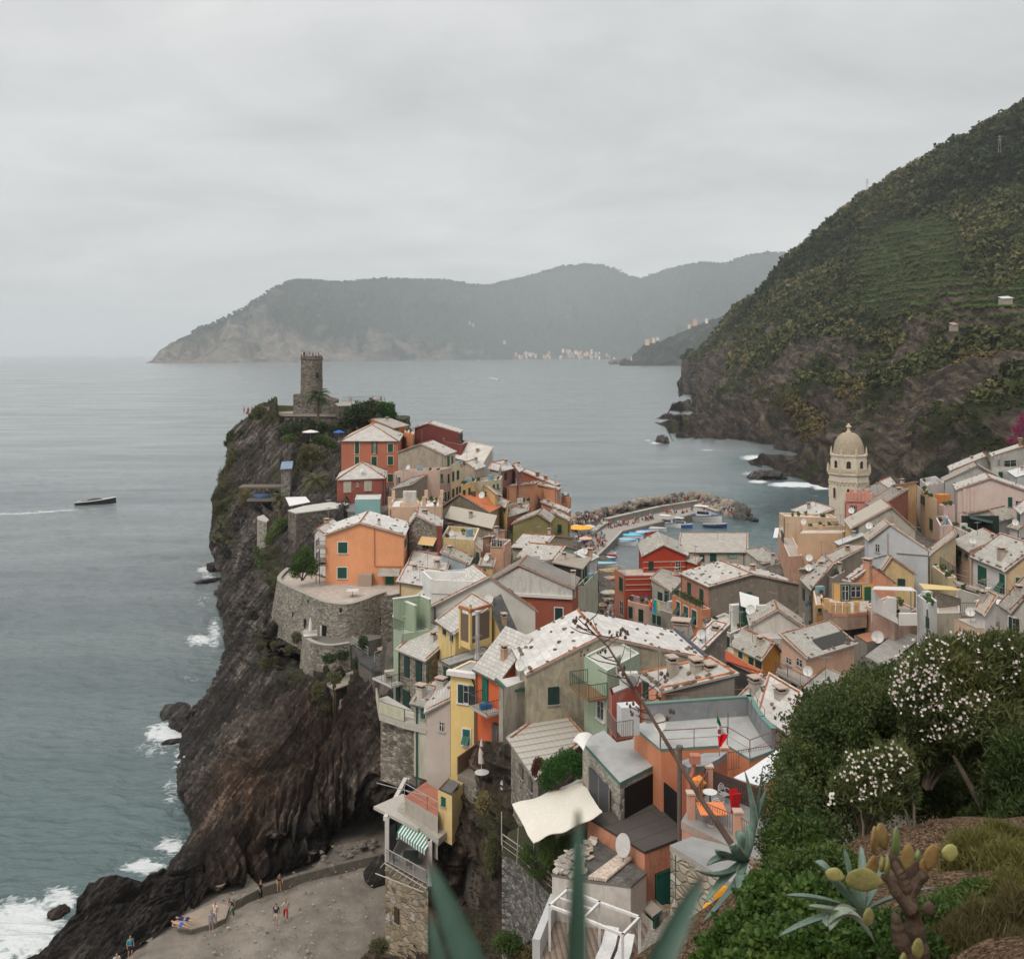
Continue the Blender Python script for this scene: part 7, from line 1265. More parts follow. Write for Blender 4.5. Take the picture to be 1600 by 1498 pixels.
for i in range(26):
 x = random.choice([random.uniform(445,600),random.uniform(840,1000),random.uniform(850,980)]); y = 470-(x-445)*.04+random.uniform(-8,16); q_ = Z(*R1(x,y),zt); q_.y = min(q_.y,233); tiny((q_.x,q_.y,zt),'tiny visitor on the paved terrace round the castle tower','visitors on the castle terrace')
palm('tall date palm in front of the round tower',W(*R1(782,600),221),W(*R1(775,400),221),3.4,44,DKL); palm('short bushy palm on the rock below the castle',W(*R1(790,1015),184),W(*R1(770,925),184),3.5,60,OLV); palm('small palm with a skirt of brown dead fronds by the stone wall',W(*R1(545,1140),168),W(*R1(540,1020),168),1.9,34,OLV,22)
B_ =[('dark feathery pine clump right of the castle terrace',[(1040,500,85,70),(1100,460,60,45),(990,520,60,60),(1070,560,70,40)],219,5200,.7,DKL,'pine_tree','tree'),('bright green round tree at the right end of the castle terrace',[(1200,470,50,45),(1165,455,35,30),(1215,510,45,35)],221,2600,.6,((.02,.06,.012),(.035,.10,.02),(.06,.15,.03)),'tree','tree'),('olive green bush at the left end of the castle terrace',[(410,480,40,32),(380,515,35,30),(350,540,22,22)],230,1600,.5,OLV,'bush','bush'),('grey green bush overhanging the cliff corner',[(255,640,42,40),(220,680,22,22),(290,615,30,20)],226,1700,.5,DKL,'bush','bush'),('dark ball of shrub against the castle retaining wall',[(735,570,32,35)],219,900,.45,DKL,'bush','bush'),('second dark shrub against the castle retaining wall',[(800,580,26,32)],219,700,.45,DKL,'bush','bush'),('ivy hanging along the foot of the castle retaining wall',[(600,590,60,30),(650,570,40,22),(870,590,60,22)],220,1800,.45,DKL,'ivy','ivy'),('mixed garden shrubs beside the white parasol',[(800,660,60,32),(860,690,40,25),(600,650,50,22)],208,2200,.45,MDL,'bush','bush'),('green shrubs above the small palm gully',[(720,730,60,45),(680,790,40,50),(770,760,40,30)],200,2400,.45,OLV,'bush','bush'),('ivy climbing the left face of the cliff',[(250,760,34,60),(225,850,30,60),(185,900,26,60),(165,990,28,55),(150,1080,22,40)],219,3200,.5,OLV,'ivy','ivy'),('prickly pear thicket hanging under the stone wall',[(530,1200,36,50),(480,1270,34,50),(440,1400,38,60),(420,1470,30,40),(560,1160,30,26)],160,3200,.34,LTL,'cactus','cactus'),('dry grass tuft on the cliff by the shelter',[(330,1010,40,50),(345,1090,30,40)],200,1200,.4,DRY,'grass_tuft','grass'),('green creeper on the rock under the small palm',[(400,1340,22,30),(700,1150,30,40),(740,1210,34,30)],158,900,.35,MDL,'ivy','ivy'),('leafy green pergola tree in the corner of the bastion',[(680,1400,70,60),(640,1460,40,50),(740,1440,40,60),(700,1345,40,30)],122,6500,.22,MDL,'tree','tree')]
for lb,pts_,Y_,n_,s_,pal_,nm_,ct_ in B_:bush(lb,R1,pts_,Y_,n_,s_,pal_,nm_,ct_)
bush('clumps of weeds under the bastion at the cliff edge',R5,[(250,850,30,40),(200,930,30,30),(110,900,22,26),(60,1010,36,40),(140,980,30,26)],115,3200,.22,OLV,'weeds','weeds'); bush('ivy on the lower bastion and path railing',R5,[(660,880,30,40),(630,1010,45,40),(530,960,50,30),(450,980,45,30),(700,990,30,30)],104,4200,.2,DKL,'ivy','ivy')
bush('dry scrub hanging below the concrete hut',R5,[(480,1100,50,40),(380,1180,40,60),(560,1340,50,40),(620,1300,40,30),(430,1290,30,40)],100,3600,.22,OLV,'scrub','scrub')
def parasol(P,label,c,r=1.5,h=2.3,closed=False,group=None):
 t = empty('parasol',P,label,'parasol',group); mb = MB(); mb.tube(P,P+Vector((0,0,h+.1)),.03); mb.tube(P,P+Vector((0,0,.08)),.25,None,12); mb.build('pole',plain((.5,.48,.45)),t); mb = MB()
 if closed:mb.lathe(P,[(.10,h*.42),(.22,h*.44),(.20,h*.7),(.07,h*.98),(.02,h+.05)],10)
 else:mb.lathe(P,[(r,h-.45),(r*.98,h-.36),(r*.5,h-.12),(.03,h+.05)],8)
 mb.build('canopy',plain(c,.9),t); return t
parasol(W(*R1(730,665),206),'white garden parasol below the castle wall',(.66,.63,.58),1.8); parasol(W(*R1(905,670),196),'blue garden parasol beside the red house',(.03,.12,.4),1.2)
# small huts and walls of the headland
H_ = House('little stone hut with a blue sheet roof on the cliff',R1(548,842),R1(605,838),R1(618,812),192,bot=byy(R1,945),roof='shedCD',rh=.6,wall=(.3,.3,.28),wm=rubble((.30,.29,.26),2),rm=membrane((.20,.27,.36),2),edge=False,gp=False)
mb = MB(); r_ = empty('shelter',W(*R1(430,1020),196),'timber shelter with a blue boat cover on the cliff ledge','shelter'); p = W(*R1(430,945),196); mb.box(p,(8.6,4,.3),.05); [mb.tube(W(*R1(x,945),195+2*(i%2)),W(*R1(x,1030),195+2*(i%2)),.08)for i,x in enumerate((370,400,450,490))]; mb.build('frame',plain((.14,.11,.08)),r_); mb = MB(); mb.ico(W(*R1(430,1008),195),1,0,(2.0,1.0,.7),.15,2); mb.build('boat_cover',plain((.06,.14,.28)),r_); mb = MB(); a_ = W(*R1(360,1022),194); mb.box(a_+Vector((4,0,-.2)),(9,2,.4)); railmb(mb,a_,a_+Vector((8.5,0,0)),1); mb.build('deck',plain((.16,.14,.12)),r_)
polybuilding('long dark stone terrace wall with a pale concrete top below the small palm',[R1(590,1092),R1(700,1062),R1(850,1042),R1(968,1050),R1(900,1078),R1(640,1110)],150,ref=5,drop=6.5,name='terrace',cat='terrace',wmat=rubble((.15,.13,.11),2.4,.4,.25),floor=(.48,.46,.42),ft=.15,gp=False)
mb = MB(); r_ = empty('canopy',W(*R1(640,1060),158),'big white canvas canopy beside the bushy palm','canopy'); mb.slab([W(*R1(575,1012),164),W(*R1(700,1008),166),W(*R1(728,1040),158),W(*R1(600,1066),156)],.08,0); mb.build('canvas',plain((.66,.65,.64)),r_)
polybuilding('pale stone buttress wall on the cliff face below the shelter',[R1(400,1132),R1(440,1120),R1(475,1150),R1(460,1165),R1(405,1150)],166,ref=3,drop=9,name='stone_wall',cat='wall',wmat=rubble((.30,.27,.23),2.4,.5,.4),floor=(.4,.38,.34),ft=.1)
polybuilding('grey yard walls and paving between the two red houses and the turquoise cube',[R1(820,1020),R1(900,1010),R1(1000,1035),R1(1040,1100),R1(960,1100),R1(850,1060)],156,ref=4,drop=5,name='yard',cat='yard',wall=(.36,.34,.3),floor=(.22,.22,.22))
# ================================================================ the curved bastion
def ringwall(label,top,Yz,zt_,zb_,batter,mat,name='bastion',thick=.45,floor=None,back=None,cap=(.32,.30,.26)):
 P =[Z(x,y,zt_)for x,y in top]; Q =[]
 for i in range(len(P)-1):
  for k in range(6):Q.append(tuple(P[max(0,i-1)]*0+catmull(P,i,k/6)))
 Q.append(tuple(P[-1])); Q = np.array(Q); T = np.gradient(Q,axis=0); Nn = np.stack([T[:,1],-T[:,0],0*T[:,0]],-1); Nn/=np.linalg.norm(Nn,axis=1,keepdims=True)+1e-9; c_ = Q.mean(0)+np.array([0,6,0]); s_ = np.sign(((Q-c_)*Nn).sum(1)).mean(); Nn*=(1 if s_>0 else-1)
 r = empty(name,(Q[:,0].mean(),Q[:,1].mean(),zb_),label,name); mb = MB(); n = len(Q)
 for i in range(n-1):
  a,b = Vector(Q[i]),Vector(Q[i+1]); na,nb = Vector(Nn[i]),Vector(Nn[i+1]); lo = Vector((0,0,zb_-zt_)); mb.face([a+na*batter+lo,b+nb*batter+lo,b,a],0); mb.face([a-na*thick,b-nb*thick,b-nb*thick-Vector((0,0,1)),a-na*thick-Vector((0,0,1))],0)
 mb.build('wall',mat,r); mb = MB()
 for i in range(n-1):
  a,b = Vector(Q[i]),Vector(Q[i+1]); na,nb = Vector(Nn[i]),Vector(Nn[i+1]); mb.slab([a+na*.06,b+nb*.06,b-nb*(thick+.05),a-na*(thick+.05)],-.0+.08,0)
 mb.build('coping',plain(cap,.9),r)
 if floor is not None:
  mb = MB(); poly =[(q[0]-m[0]*thick*.8,q[1]-m[1]*thick*.8)for q,m in zip(Q,Nn)]+[tuple(x)for x in back]; mb.prism(poly,zt_-3,zt_-.4,0); mb.build('paving',floor,r)
 return r,Q,Nn
def catmull(P,i,t):
 p1,p2 = P[i],P[i+1]; p0 = P[i-1]if i>0 else p1*2-p2; p3 = P[i+2]if i+2<len(P)else p2*2-p1
 return .5*((2*p1)+(p2-p0)*t+(2*p0-5*p1+4*p2-p3)*t*t+(3*p1-p0-3*p2+p3)*t**3)
BAST,BQ,BN = ringwall('great curved rubble stone bastion with a roof terrace in front of the apricot house',[R5(190,420),R5(150,455),R5(133,492),R5(180,525),R5(290,575),R5(400,622),R5(480,640),R5(570,643),R5(660,620),R5(740,588),R5(803,568)],None,18.7,12.0,1.1,RUBB,floor=plain((.42,.36,.31),.9,var=.25,scale=2),back=[(-2,118),(-10,126),(-24,128)])
DRM,DQ,DN = ringwall('lower rounded stone bastion with a small courtyard',[R5(330,790),R5(290,812),R5(310,855),R5(380,888),R5(470,897),R5(578,882)],None,15.3,10.6,.5,RUBB,floor=plain((.14,.13,.11),.9),back=[(-14,113),(-22,114)])
mb = MB(); i_ = 30; nn = Vector(BN[i_]);
def onwall(px,py):
 d =[abs((q[0]*F/q[1]+CX)-px)for q in BQ]; i = int(np.argmin(d)); q = Vector(BQ[i]); n = Vector(BN[i]); z = CH-(py-HZ)*q.y/F; return Vector((q.x,q.y,z))+n*(1.1*(18.7-z)/6.7+.02),n
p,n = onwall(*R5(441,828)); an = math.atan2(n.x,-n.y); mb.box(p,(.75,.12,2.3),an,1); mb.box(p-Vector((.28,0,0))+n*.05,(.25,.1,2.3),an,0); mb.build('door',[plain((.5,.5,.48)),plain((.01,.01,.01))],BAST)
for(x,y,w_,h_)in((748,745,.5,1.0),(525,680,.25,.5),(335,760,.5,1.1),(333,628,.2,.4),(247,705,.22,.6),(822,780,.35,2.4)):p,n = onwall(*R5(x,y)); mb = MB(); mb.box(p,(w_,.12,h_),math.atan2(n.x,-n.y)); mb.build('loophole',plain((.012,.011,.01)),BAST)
def table(P,label,r=.32,h=.72,c=(.6,.6,.58),leg=(.03,.03,.03),group=None,sq=False):
 t = empty('table',P,label,'table',group); mb = MB(); (mb.box(P+Vector((0,0,h)),(r*2,r*2,.04))if sq else mb.tube(P+Vector((0,0,h-.03)),P+Vector((0,0,h)),r,None,24)); mb.build('table_top',plain(c,.35,.5),t); mb = MB(); mb.tube(P,P+Vector((0,0,h-.03)),.035); mb.tube(P,P+Vector((0,0,.04)),.22,.2,12); mb.build('leg',plain(leg,.5),t); return t
def chair(P,label,rz=0,c=(.62,.62,.62),group=None,metal=.5):
 t = empty('chair',P,label,'chair',group,rz); m = plain(c,.35,.5,metal); O =(0,0,0)
 for sx in(-1,1):
  for sy in(-1,1):mb = MB(); mb.tube((sx*.22,sy*.2,0),(sx*.20,sy*.18,.45 if sy<0 else .62),.014); mb.build('leg',m,t,O)
  mb = MB(); mb.path([Vector((sx*.22,-.2,.44)),Vector((sx*.25,-.16,.65)),Vector((sx*.25,.12,.66)),Vector((sx*.2,.2,.62))],[.013]*4); mb.build('arm',m,t,O)
 mb = MB(); [mb.box((0,-.16+i*.085,.45),(.42,.055,.018))for i in range(5)]; mb.build('seat',m,t,O); mb = MB(); mb.path([Vector((.2*math.cos(a),.2+.05*math.sin(a),.55+.33*math.sin(a)))for a in np.linspace(0,math.pi,9)],[.014]*9); [mb.box((0,.235,.60+i*.085),(.36,.02,.045))for i in range(3)]; mb.build('backrest',m,t,O); return t
table(Z(*R5(595,600),18.3),'stone grill block with white tray on the bastion terrace',.7,.8,(.6,.58,.55),(.2,.18,.15),sq=True)
table(Z(*R5(790,962),14.5),'round brown table on the dark landing right of the lower bastion',.8,.8,(.3,.22,.18)); table(Z(*R5(895,760),W(*R6(205,318),90).z),'white table in the green parapet terrace',.8,.8,(.62,.62,.6),sq=True)
parasol(Z(*R5(335,870),14.9),'folded white parasol in the lower bastion courtyard',(.66,.64,.6),closed=True,h=2.6); mb = MB(); p = Z(*R5(335,865),14.9); mb.box(p+Vector((0,0,.55)),(1.5,.7,.1),.4); mb.box(p+Vector((0,.2,.8)),(1.5,.1,.5),.4); mb.box(p+Vector((0,0,.3)),(.1,.5,.5)); tag(mb.build('bench',plain((.62,.6,.56)),None),'white bench under the folded parasol on the lower bastion','bench')
polybuilding('dark landing with railings between the lower bastion and the stone house',[R5(590,900),R5(700,960),R5(840,960),R5(840,1040),R5(730,1060),R5(640,1000)],100,ref=3,drop=4,name='landing',cat='landing',wall=(.14,.12,.1),floor=(.06,.06,.06))
for i,(a,b,Y1,c,d,Y2)in enumerate(((590,900,107,690,970,103),(730,1000,101,842,960,103))):mb = MB(); railmb(mb,W(*R5(a,b),Y1),W(*R5(c,d),Y2),1.0,.03,.3,False,2); tag(mb.build('railing',plain((.3,.3,.28)),None),['thin railing along the sloping path beside the lower bastion','thin railing at the edge of the dark landing'][i],'railing')
H_ = House('derelict concrete hut with a rusty front on the cliff ledge',R5(428,1132),R5(487,1172),R5(665,1108),102,bot=byy(R5,1260),roof='shedCD',rh=.1,wall=(.28,.24,.19),wall2=(.16,.08,.05),rm=membrane((.30,.27,.22),3),edge=False,dirt=.8,gp=False,win=[(q(R5,525,1165,568,1230),'BC','closed',None,(.03,.05,.045))])
House('grey concrete stair shed joined to the derelict hut',R5(655,1100),R5(722,1140),R5(800,1080),100,bot=byy(R5,1260),roof='flat',par=0,wall=(.26,.24,.21),rm=membrane((.035,.034,.033)),gp=False,dirt=.6,win=[(q(R5,676,1155,694,1205),'AB','glass',None,None)])
root_,P_,z_ = polybuilding('ledge with concrete bar railing below the derelict hut',[R5(480,1190),R5(700,1180),R5(715,1240),R5(520,1300),R5(470,1240)],100,ref=3,drop=3,name='ledge',cat='ledge',wall=(.26,.23,.19),floor=(.12,.11,.09),ft=.15)
mb = MB(); [mb.tube(P_[3]+Vector((0,0,.35*k)),P_[2]+Vector((0,0,.35*k)),.07)for k in(1,2,3)]; [mb.tube(P_[3].lerp(P_[2],f),P_[3].lerp(P_[2],f)+Vector((0,0,1.1)),.08)for f in(0,.33,.66,1)]; mb.build('railing',plain((.32,.28,.23)),root_)
# ================================================================ church tower
def church():
 x,y = W(1326,0,175).x,175.0; t = empty('church_tower',(x,y,8),'cream octagonal church bell tower with a ribbed ochre dome','tower'); zc = lambda yy:W(*S1(0,yy),175).z; t.rotation_euler =(0,0,-.335); O8 = math.pi/8; r = lambda w:w/math.cos(O8)/2
 st = plaster((.65,.59,.48),.25); mb = MB(); mb.lathe((x,y,0),[(r(6.7),5),(r(6.7),zc(860)),(r(6.75),zc(855)),(r(6.75),zc(765)),(r(7.2),zc(745)),(r(7.2),zc(722)),(r(6.1),zc(722)),(r(6.05),zc(560)),(r(6.1),zc(545)),(r(6.35),zc(530)),(r(6.35),zc(518)),(r(5.4),zc(516))],8,0,O8); mb.build('wall',st,t)
 mb = MB(); z0,z1 = zc(520),zc(262); mb.lathe((x,y,0),[(2.72*math.cos(a)**.8 if a<1.57 else .1,z0+(z1-z0)*math.sin(a))for a in np.linspace(0,1.50,14)],24,0); m,nt,b = newmat('dome_tiles',.85,.2); g = G(nt); p = g.obj(); n = g.noise(p,2,5,.6); sp = g.N.new('ShaderNodeSeparateXYZ'); g.L.new(p,sp.inputs[0]); f = g.math('FRACT',g.math('MULTIPLY',sp.outputs[2],3.2)); g.L.new(g.mix(g.rng(f,0,.35,.6,0),g.mix(g.rng(n,.3,.7),(.30,.25,.18),(.42,.36,.27)),(.17,.13,.08)),b.inputs['Base Color']); dm = mb.build('dome',m,t,smooth=True)
 mb = MB(); zt = zc(262); mb.lathe((x,y,0),[(.45,zt-.2),(.45,zt+.05),(.28,zt+.2),(.25,zt+.8),(.5,zt+.95),(.45,zt+1.15),(.2,zt+1.25),(.22,zt+1.45),(.02,zt+1.6)],12); mb.build('lantern',plain((.56,.48,.34)),t)
 for i in range(8):
  a = O8+i*math.pi/4; p = Vector((x+r(6.2)*math.cos(a)*.98,y+r(6.2)*math.sin(a)*.98,zc(520))); mb = MB(); mb.lathe(p,[(.2,0),(.2,.25),(.12,.4),(.14,.8),(.05,1.2),(.02,1.35)],8); mb.build('finial',plain((.56,.48,.34)),t)
  a2 = i*math.pi/4; n = Vector((math.cos(a2),math.sin(a2),0))
  if n.y<.3:
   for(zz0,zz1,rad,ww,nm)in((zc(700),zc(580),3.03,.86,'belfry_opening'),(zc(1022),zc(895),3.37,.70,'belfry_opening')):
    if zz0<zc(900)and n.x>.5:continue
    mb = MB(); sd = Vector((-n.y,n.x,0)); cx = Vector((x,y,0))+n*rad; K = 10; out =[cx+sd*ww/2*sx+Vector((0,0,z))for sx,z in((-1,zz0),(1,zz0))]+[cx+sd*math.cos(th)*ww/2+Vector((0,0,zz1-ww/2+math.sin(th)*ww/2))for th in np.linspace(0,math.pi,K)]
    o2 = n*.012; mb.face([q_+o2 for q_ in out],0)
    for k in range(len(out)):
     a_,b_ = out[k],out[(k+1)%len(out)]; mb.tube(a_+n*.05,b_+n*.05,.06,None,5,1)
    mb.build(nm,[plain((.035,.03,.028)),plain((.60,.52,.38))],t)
  p0 = Vector((x+r(7.15)*math.cos(O8+i*math.pi/4),y+r(7.15)*math.sin(O8+i*math.pi/4),zc(722))); a3 = O8+(i+1)*math.pi/4; p1 = Vector((x+r(7.15)*math.cos(a3),y+r(7.15)*math.sin(a3),zc(722)))
  mb = MB(); [mb.lathe(p0.lerp(p1,k/9),[(.07,0),(.1,.25),(.05,.5),(.08,.62)],6)for k in range(1,9)]; e = p1-p0; mb.box((p0+p1)/2+Vector((0,0,.68)),(e.length,.2,.14),math.atan2(e.y,e.x)); mb.box(p0+Vector((0,0,.5)),(.3,.3,1.0),a3); mb.ico(p0+Vector((0,0,1.15)),.17,0); mb.build('balustrade',plain((.58,.50,.36)),t)
  q0 = Vector((x+r(6.85)*math.cos(O8+i*math.pi/4),y+r(6.85)*math.sin(O8+i*math.pi/4),zc(850))); q1 = Vector((x+r(6.85)*math.cos(a3),y+r(6.85)*math.sin(a3),zc(850))); mb = MB()
  for k in range(4):
   a_,b_ = q0.lerp(q1,k/4),q0.lerp(q1,(k+1)/4); K = 7; pts =[a_.lerp(b_,.5-.5*math.cos(th))+Vector((0,0,.42*math.sin(th)))for th in np.linspace(0,math.pi,K)]; [mb.tube(pts[j],pts[j+1],.09,None,5)for j in range(K-1)]; mb.ico(a_-Vector((0,0,.08)),.13)
  mb.build('corbel_arches',plain((.50,.42,.30)),t)
church()
# ================================================================ breakwater, boats, harbour
def harbour():
 deck =[(365,548),(440,478),(560,352),(700,318),(840,284),(1130,214),(1305,222),(1300,196),(1150,150),(860,195),(440,302),(372,352),(240,470),(310,560)]
 polybuilding('long concrete quay of the little harbour',[RC(x,y)for x,y in deck],219,ref=0,drop=3,name='quay',cat='quay',wall=(.20,.185,.165),floor=(.33,.305,.27),fascia=(.16,.15,.13),rmat=plaster((.34,.315,.28),.3),ft=.25)
 z = W(*RC(365,548),219).z; t = empty('breakwater_wall',Z(*RC(640,240),z),'concrete parapet wall along the outer side of the quay','wall'); mb = MB(); L =[RC(x,y)for x,y in[(235,462),(372,345),(440,300),(640,252),(860,200),(1150,152),(1180,166),(1310,212)]]; P =[Z(a,b,z)for a,b in L]
 for i in range(len(P)-1):
  a,b = P[i],P[i+1]; e = b-a; h = 1.6 if i>=2 else .8; h = .7 if i>=5 else h; mb.box((a+b)/2+Vector((0,.6,h/2)),(e.length+.4,1.3,h),math.atan2(e.y,e.x)); mb.box((a+b)/2+Vector((0,.6,h+.04)),(e.length+.5,1.5,.1),math.atan2(e.y,e.x),1)
 mb.build('wall',[plaster((.26,.235,.205),.6),plain((.36,.33,.29))],t)
 mb = MB(); Q =[Z(*RC(x,y),z)for x,y in[(365,545),(440,475),(560,350),(840,281),(1130,211)]]
 for i in range(4):e = Q[i+1]-Q[i]; mb.box((Q[i]+Q[i+1])/2+Vector((0,.3,.1)),(e.length,.5,.22),math.atan2(e.y,e.x))
 mb.build('kerb',plain((.40,.37,.33)),t)
 # boulders
 ms =[]
 for i in range(8):
  V,Fc = ICO[2]; V = np.array(V); V = np.sign(V)*np.abs(V)**.75; V = V*(1+.22*fbm(V*1.1+i*9,3,200+i)[:,None])*np.array([1.2,.95,.8]); me = npmesh('boulder',V,Fc,plain([(.27,.225,.175),(.20,.175,.145),(.33,.27,.21),(.14,.125,.11),(.27,.20,.15),(.21,.19,.17),(.09,.085,.075),(.30,.26,.215)][i],.95,var=.3,scale=2),False); ms.append(me)
 path =[(150,330),(230,285),(330,262),(440,245),(560,208),(700,172),(860,150),(1000,132),(1150,118),(1230,138),(1330,172),(1420,200),(1500,232),(1525,245)]
 wdt =[10,24,22,18,14,13,12,8,8,24,38,44,30,10]; X =[p[0]for p in path]; cnt = 0; top = 1.9
 for i in range(300):
  x = random.uniform(160,1525)if i<190 else random.uniform(1160,1525); yc = np.interp(x,X,[p[1]for p in path]); wd = np.interp(x,X,wdt); v = random.uniform(-1,1); py = yc+v*wd; fz =(1-abs(v))*2.2+(.6 if v<0 else 1.6 if x<1150 else .2); fz = min(fz,2.8); q_ = Z(*RC(x,py+fz*3.2),0.0); q_.z = fz-.3
  s = random.uniform(.7,1.35)*(1.15 if x>1180 else 1); o = bpy.data.objects.new('boulder',ms[random.randrange(8)]if x<1440 else ms[6]); COL.objects.link(o); o.location = q_; o.scale =(s,s,s); o.rotation_euler =(random.uniform(0,3),random.uniform(0,3),random.uniform(0,6)); tag(o,'angular boulder in the rubble mound of the breakwater','boulder','boulders of the breakwater mound')
 mb = MB(); co =[Z(*RC(x,np.interp(x,X,[p[1]for p in path])-4),-.2)for x in np.linspace(150,1500,28)]
 for i in range(27):e = co[i+1]-co[i]; mb.box((co[i]+co[i+1])/2+Vector((0,-2.2,.3)),(e.length+1,5,1.6),math.atan2(e.y,e.x))
 tag(mb.build('rubble_core',plain((.16,.145,.125),.95,var=.5,scale=1),None),'small dark rubble between the boulders of the breakwater','rubble',None,'stuff')
 # crowd
 def put(x,y,zz,lab,grp):q_ = Z(*RC(x,y),zz); tiny((q_.x,q_.y,zz),lab,grp)
 for i in range(70):x = random.uniform(170,410); put(x,np.interp(x,X,[p[1]for p in path])+random.uniform(-22,55),random.uniform(1.6,2.6),'tiny bather on the rocks at the root of the breakwater','bathers on the rocks')
 for i in range(34):put(random.uniform(185,330),random.uniform(395,450),1.6,'tiny person in the crowd beside the yellow parasol','crowd beside the yellow parasol')
 for i in range(20):x = random.uniform(235,345); put(x,random.uniform(462,520),2.0,'tiny person in the crowd at the head of the harbour steps','crowd at the head of the steps')
 for i in range(20):x = random.uniform(345,430); put(x,random.uniform(395,500),z,'tiny person walking on the widest part of the quay','walkers on the wide quay')
 for i in range(34):x = random.uniform(450,800); put(x,np.interp(x,[450,800],[318,248])+random.uniform(0,14),z,'tiny person along the quay wall','people along the quay wall')
 for i,x in enumerate([905,918,935,950,968,985,1032,1066,1098,1110,1190,1200]):put(x,np.interp(x,[900,1200],[222,178])+4*(i%2),z,'tiny person on the narrow end of the quay','people at the quay end')
 for i,x in enumerate([885,935,948,962,985,1020,1066,1080,1095]):q_ = Z(*RC(x,np.interp(x,[860,1150],[200,152])),z); tiny((q_.x,q_.y+.6,z+1.68),'tiny person standing on top of the quay wall','people on top of the quay wall',[0,2,6,7,9,13,0,2,6][i])
 for i in range(16):x = random.uniform(1150,1440); put(x,np.interp(x,X,[p[1]for p in path])+random.uniform(-4,22),random.uniform(1.8,2.5),'tiny person on the big boulders at the breakwater tip','people on the tip boulders')
 q_ = Z(*RC(230,400),1.6); parasol(q_,'large yellow and orange parasol in the harbour crowd',(.75,.38,.05),3.4,3.0)
 for i,(x,y,c)in enumerate([(275,470,(.6,.4,.3)),(300,372,(.6,.55,.5)),(205,372,(.62,.6,.56))]):parasol(Z(*RC(x,y),2.0),['salmon parasol by the harbour steps','pale beige parasol behind the yellow one','white parasol left of the yellow one'][i],c,1.7,2.4)
 # boats
 def boat(px,py,L,rz,label,hull,deck,kind='row',z0=0.0,R=RC,group=None):
  p = Z(*R(px,py),z0); t = empty('boat',p,label,'boat',group,rz); n = 10; O =(0,0,0); B = L*.30 if kind!='speed' else L*.23; H = L*.13 if kind!='speed' else L*.10
  def sec(f):
   w = B/2*(1-max(0,(f-.45)/.55)**2.2)*(.82+.18*min(1,f*4)); sh = H*(1+.45*f**2); return(f-.5)*L,w,sh
  mb = MB(); S =[sec(i/n)for i in range(n+1)]
  for i in range(n):
   (x0,w0,s0),(x1,w1,s1) = S[i],S[i+1]
   for sg in(-1,1):q_ =[(x0,sg*w0,s0),(x1,sg*w1,s1),(x1,sg*w1*.55,-.12),(x0,sg*w0*.55,-.12)]; mb.face(q_ if sg<0 else q_[::-1],0); mb.tube((x0,sg*w0,s0),(x1,sg*w1,s1),L*.011,None,5,1)
   mb.face([(x0,-w0*.9,s0*.55),(x1,-w1*.9,s1*.55),(x1,w1*.9,s1*.55),(x0,w0*.9,s0*.55)],2)
  x0,w0,s0 = S[0]; mb.face([(x0,-w0,s0),(x0,-w0*.55,-.12),(x0,w0*.55,-.12),(x0,w0,s0)],0); mb.build('hull',[plain(hull,.4,.5),plain(WHITE if hull!=WHITE else(.05,.15,.35),.4),plain(deck,.7)],t,O)
  if kind=='row':
   for f in(.25,.5,.72):xx,w,s_ = sec(f); mb = MB(); mb.box((xx,0,s_*.8),(L*.06,w*1.9,.04)); mb.build('thwart',plain((.30,.2,.12)),t,O)
  if kind in('cover',):mb = MB(); V =[((f-.5)*L,0,H*1.35)for f in np.linspace(.03,.93,8)]; [mb.face([((S_[0]),-S_[1],S_[2]),(T_[0],-T_[1],T_[2]),(T_[0],0,H*1.6),(S_[0],0,H*1.6)],0)or mb.face([(S_[0],S_[1],S_[2]),(S_[0],0,H*1.6),(T_[0],0,H*1.6),(T_[0],T_[1],T_[2])],0)for S_,T_ in zip(S[:-1],S[1:])]; mb.build('tarpaulin',plain(deck,.8),t,O)
  if kind in('motor','cabin'):
   mb = MB(); mb.prism([(-.15*L,-B*.3),(.15*L,-B*.3),(.22*L,0),(.15*L,B*.3),(-.15*L,B*.3)],H*.6,H*1.9,0); mb.box((.02*L,0,H*1.7),(.30*L,B*.62,H*.5),0,1); mb.build('cabin',[plain((.62,.62,.6),.4),glassy()],t,O); mb = MB(); mb.box((-.04*L,0,H*3.0),(.36*L,B*.8,.07)); [mb.tube((sx*.14*L-.04*L,sy*B*.33,H),(sx*.14*L-.04*L,sy*B*.33,H*3),.03)for sx in(-1,1)for sy in(-1,1)]; mb.build('canopy',plain((.64,.64,.62)),t,O); mb = MB(); mb.box((-.53*L,0,H*1.0),(.06*L,B*.2,H*1.1)); mb.build('outboard_motor',plain((.03,.03,.03),.4),t,O)
  return t
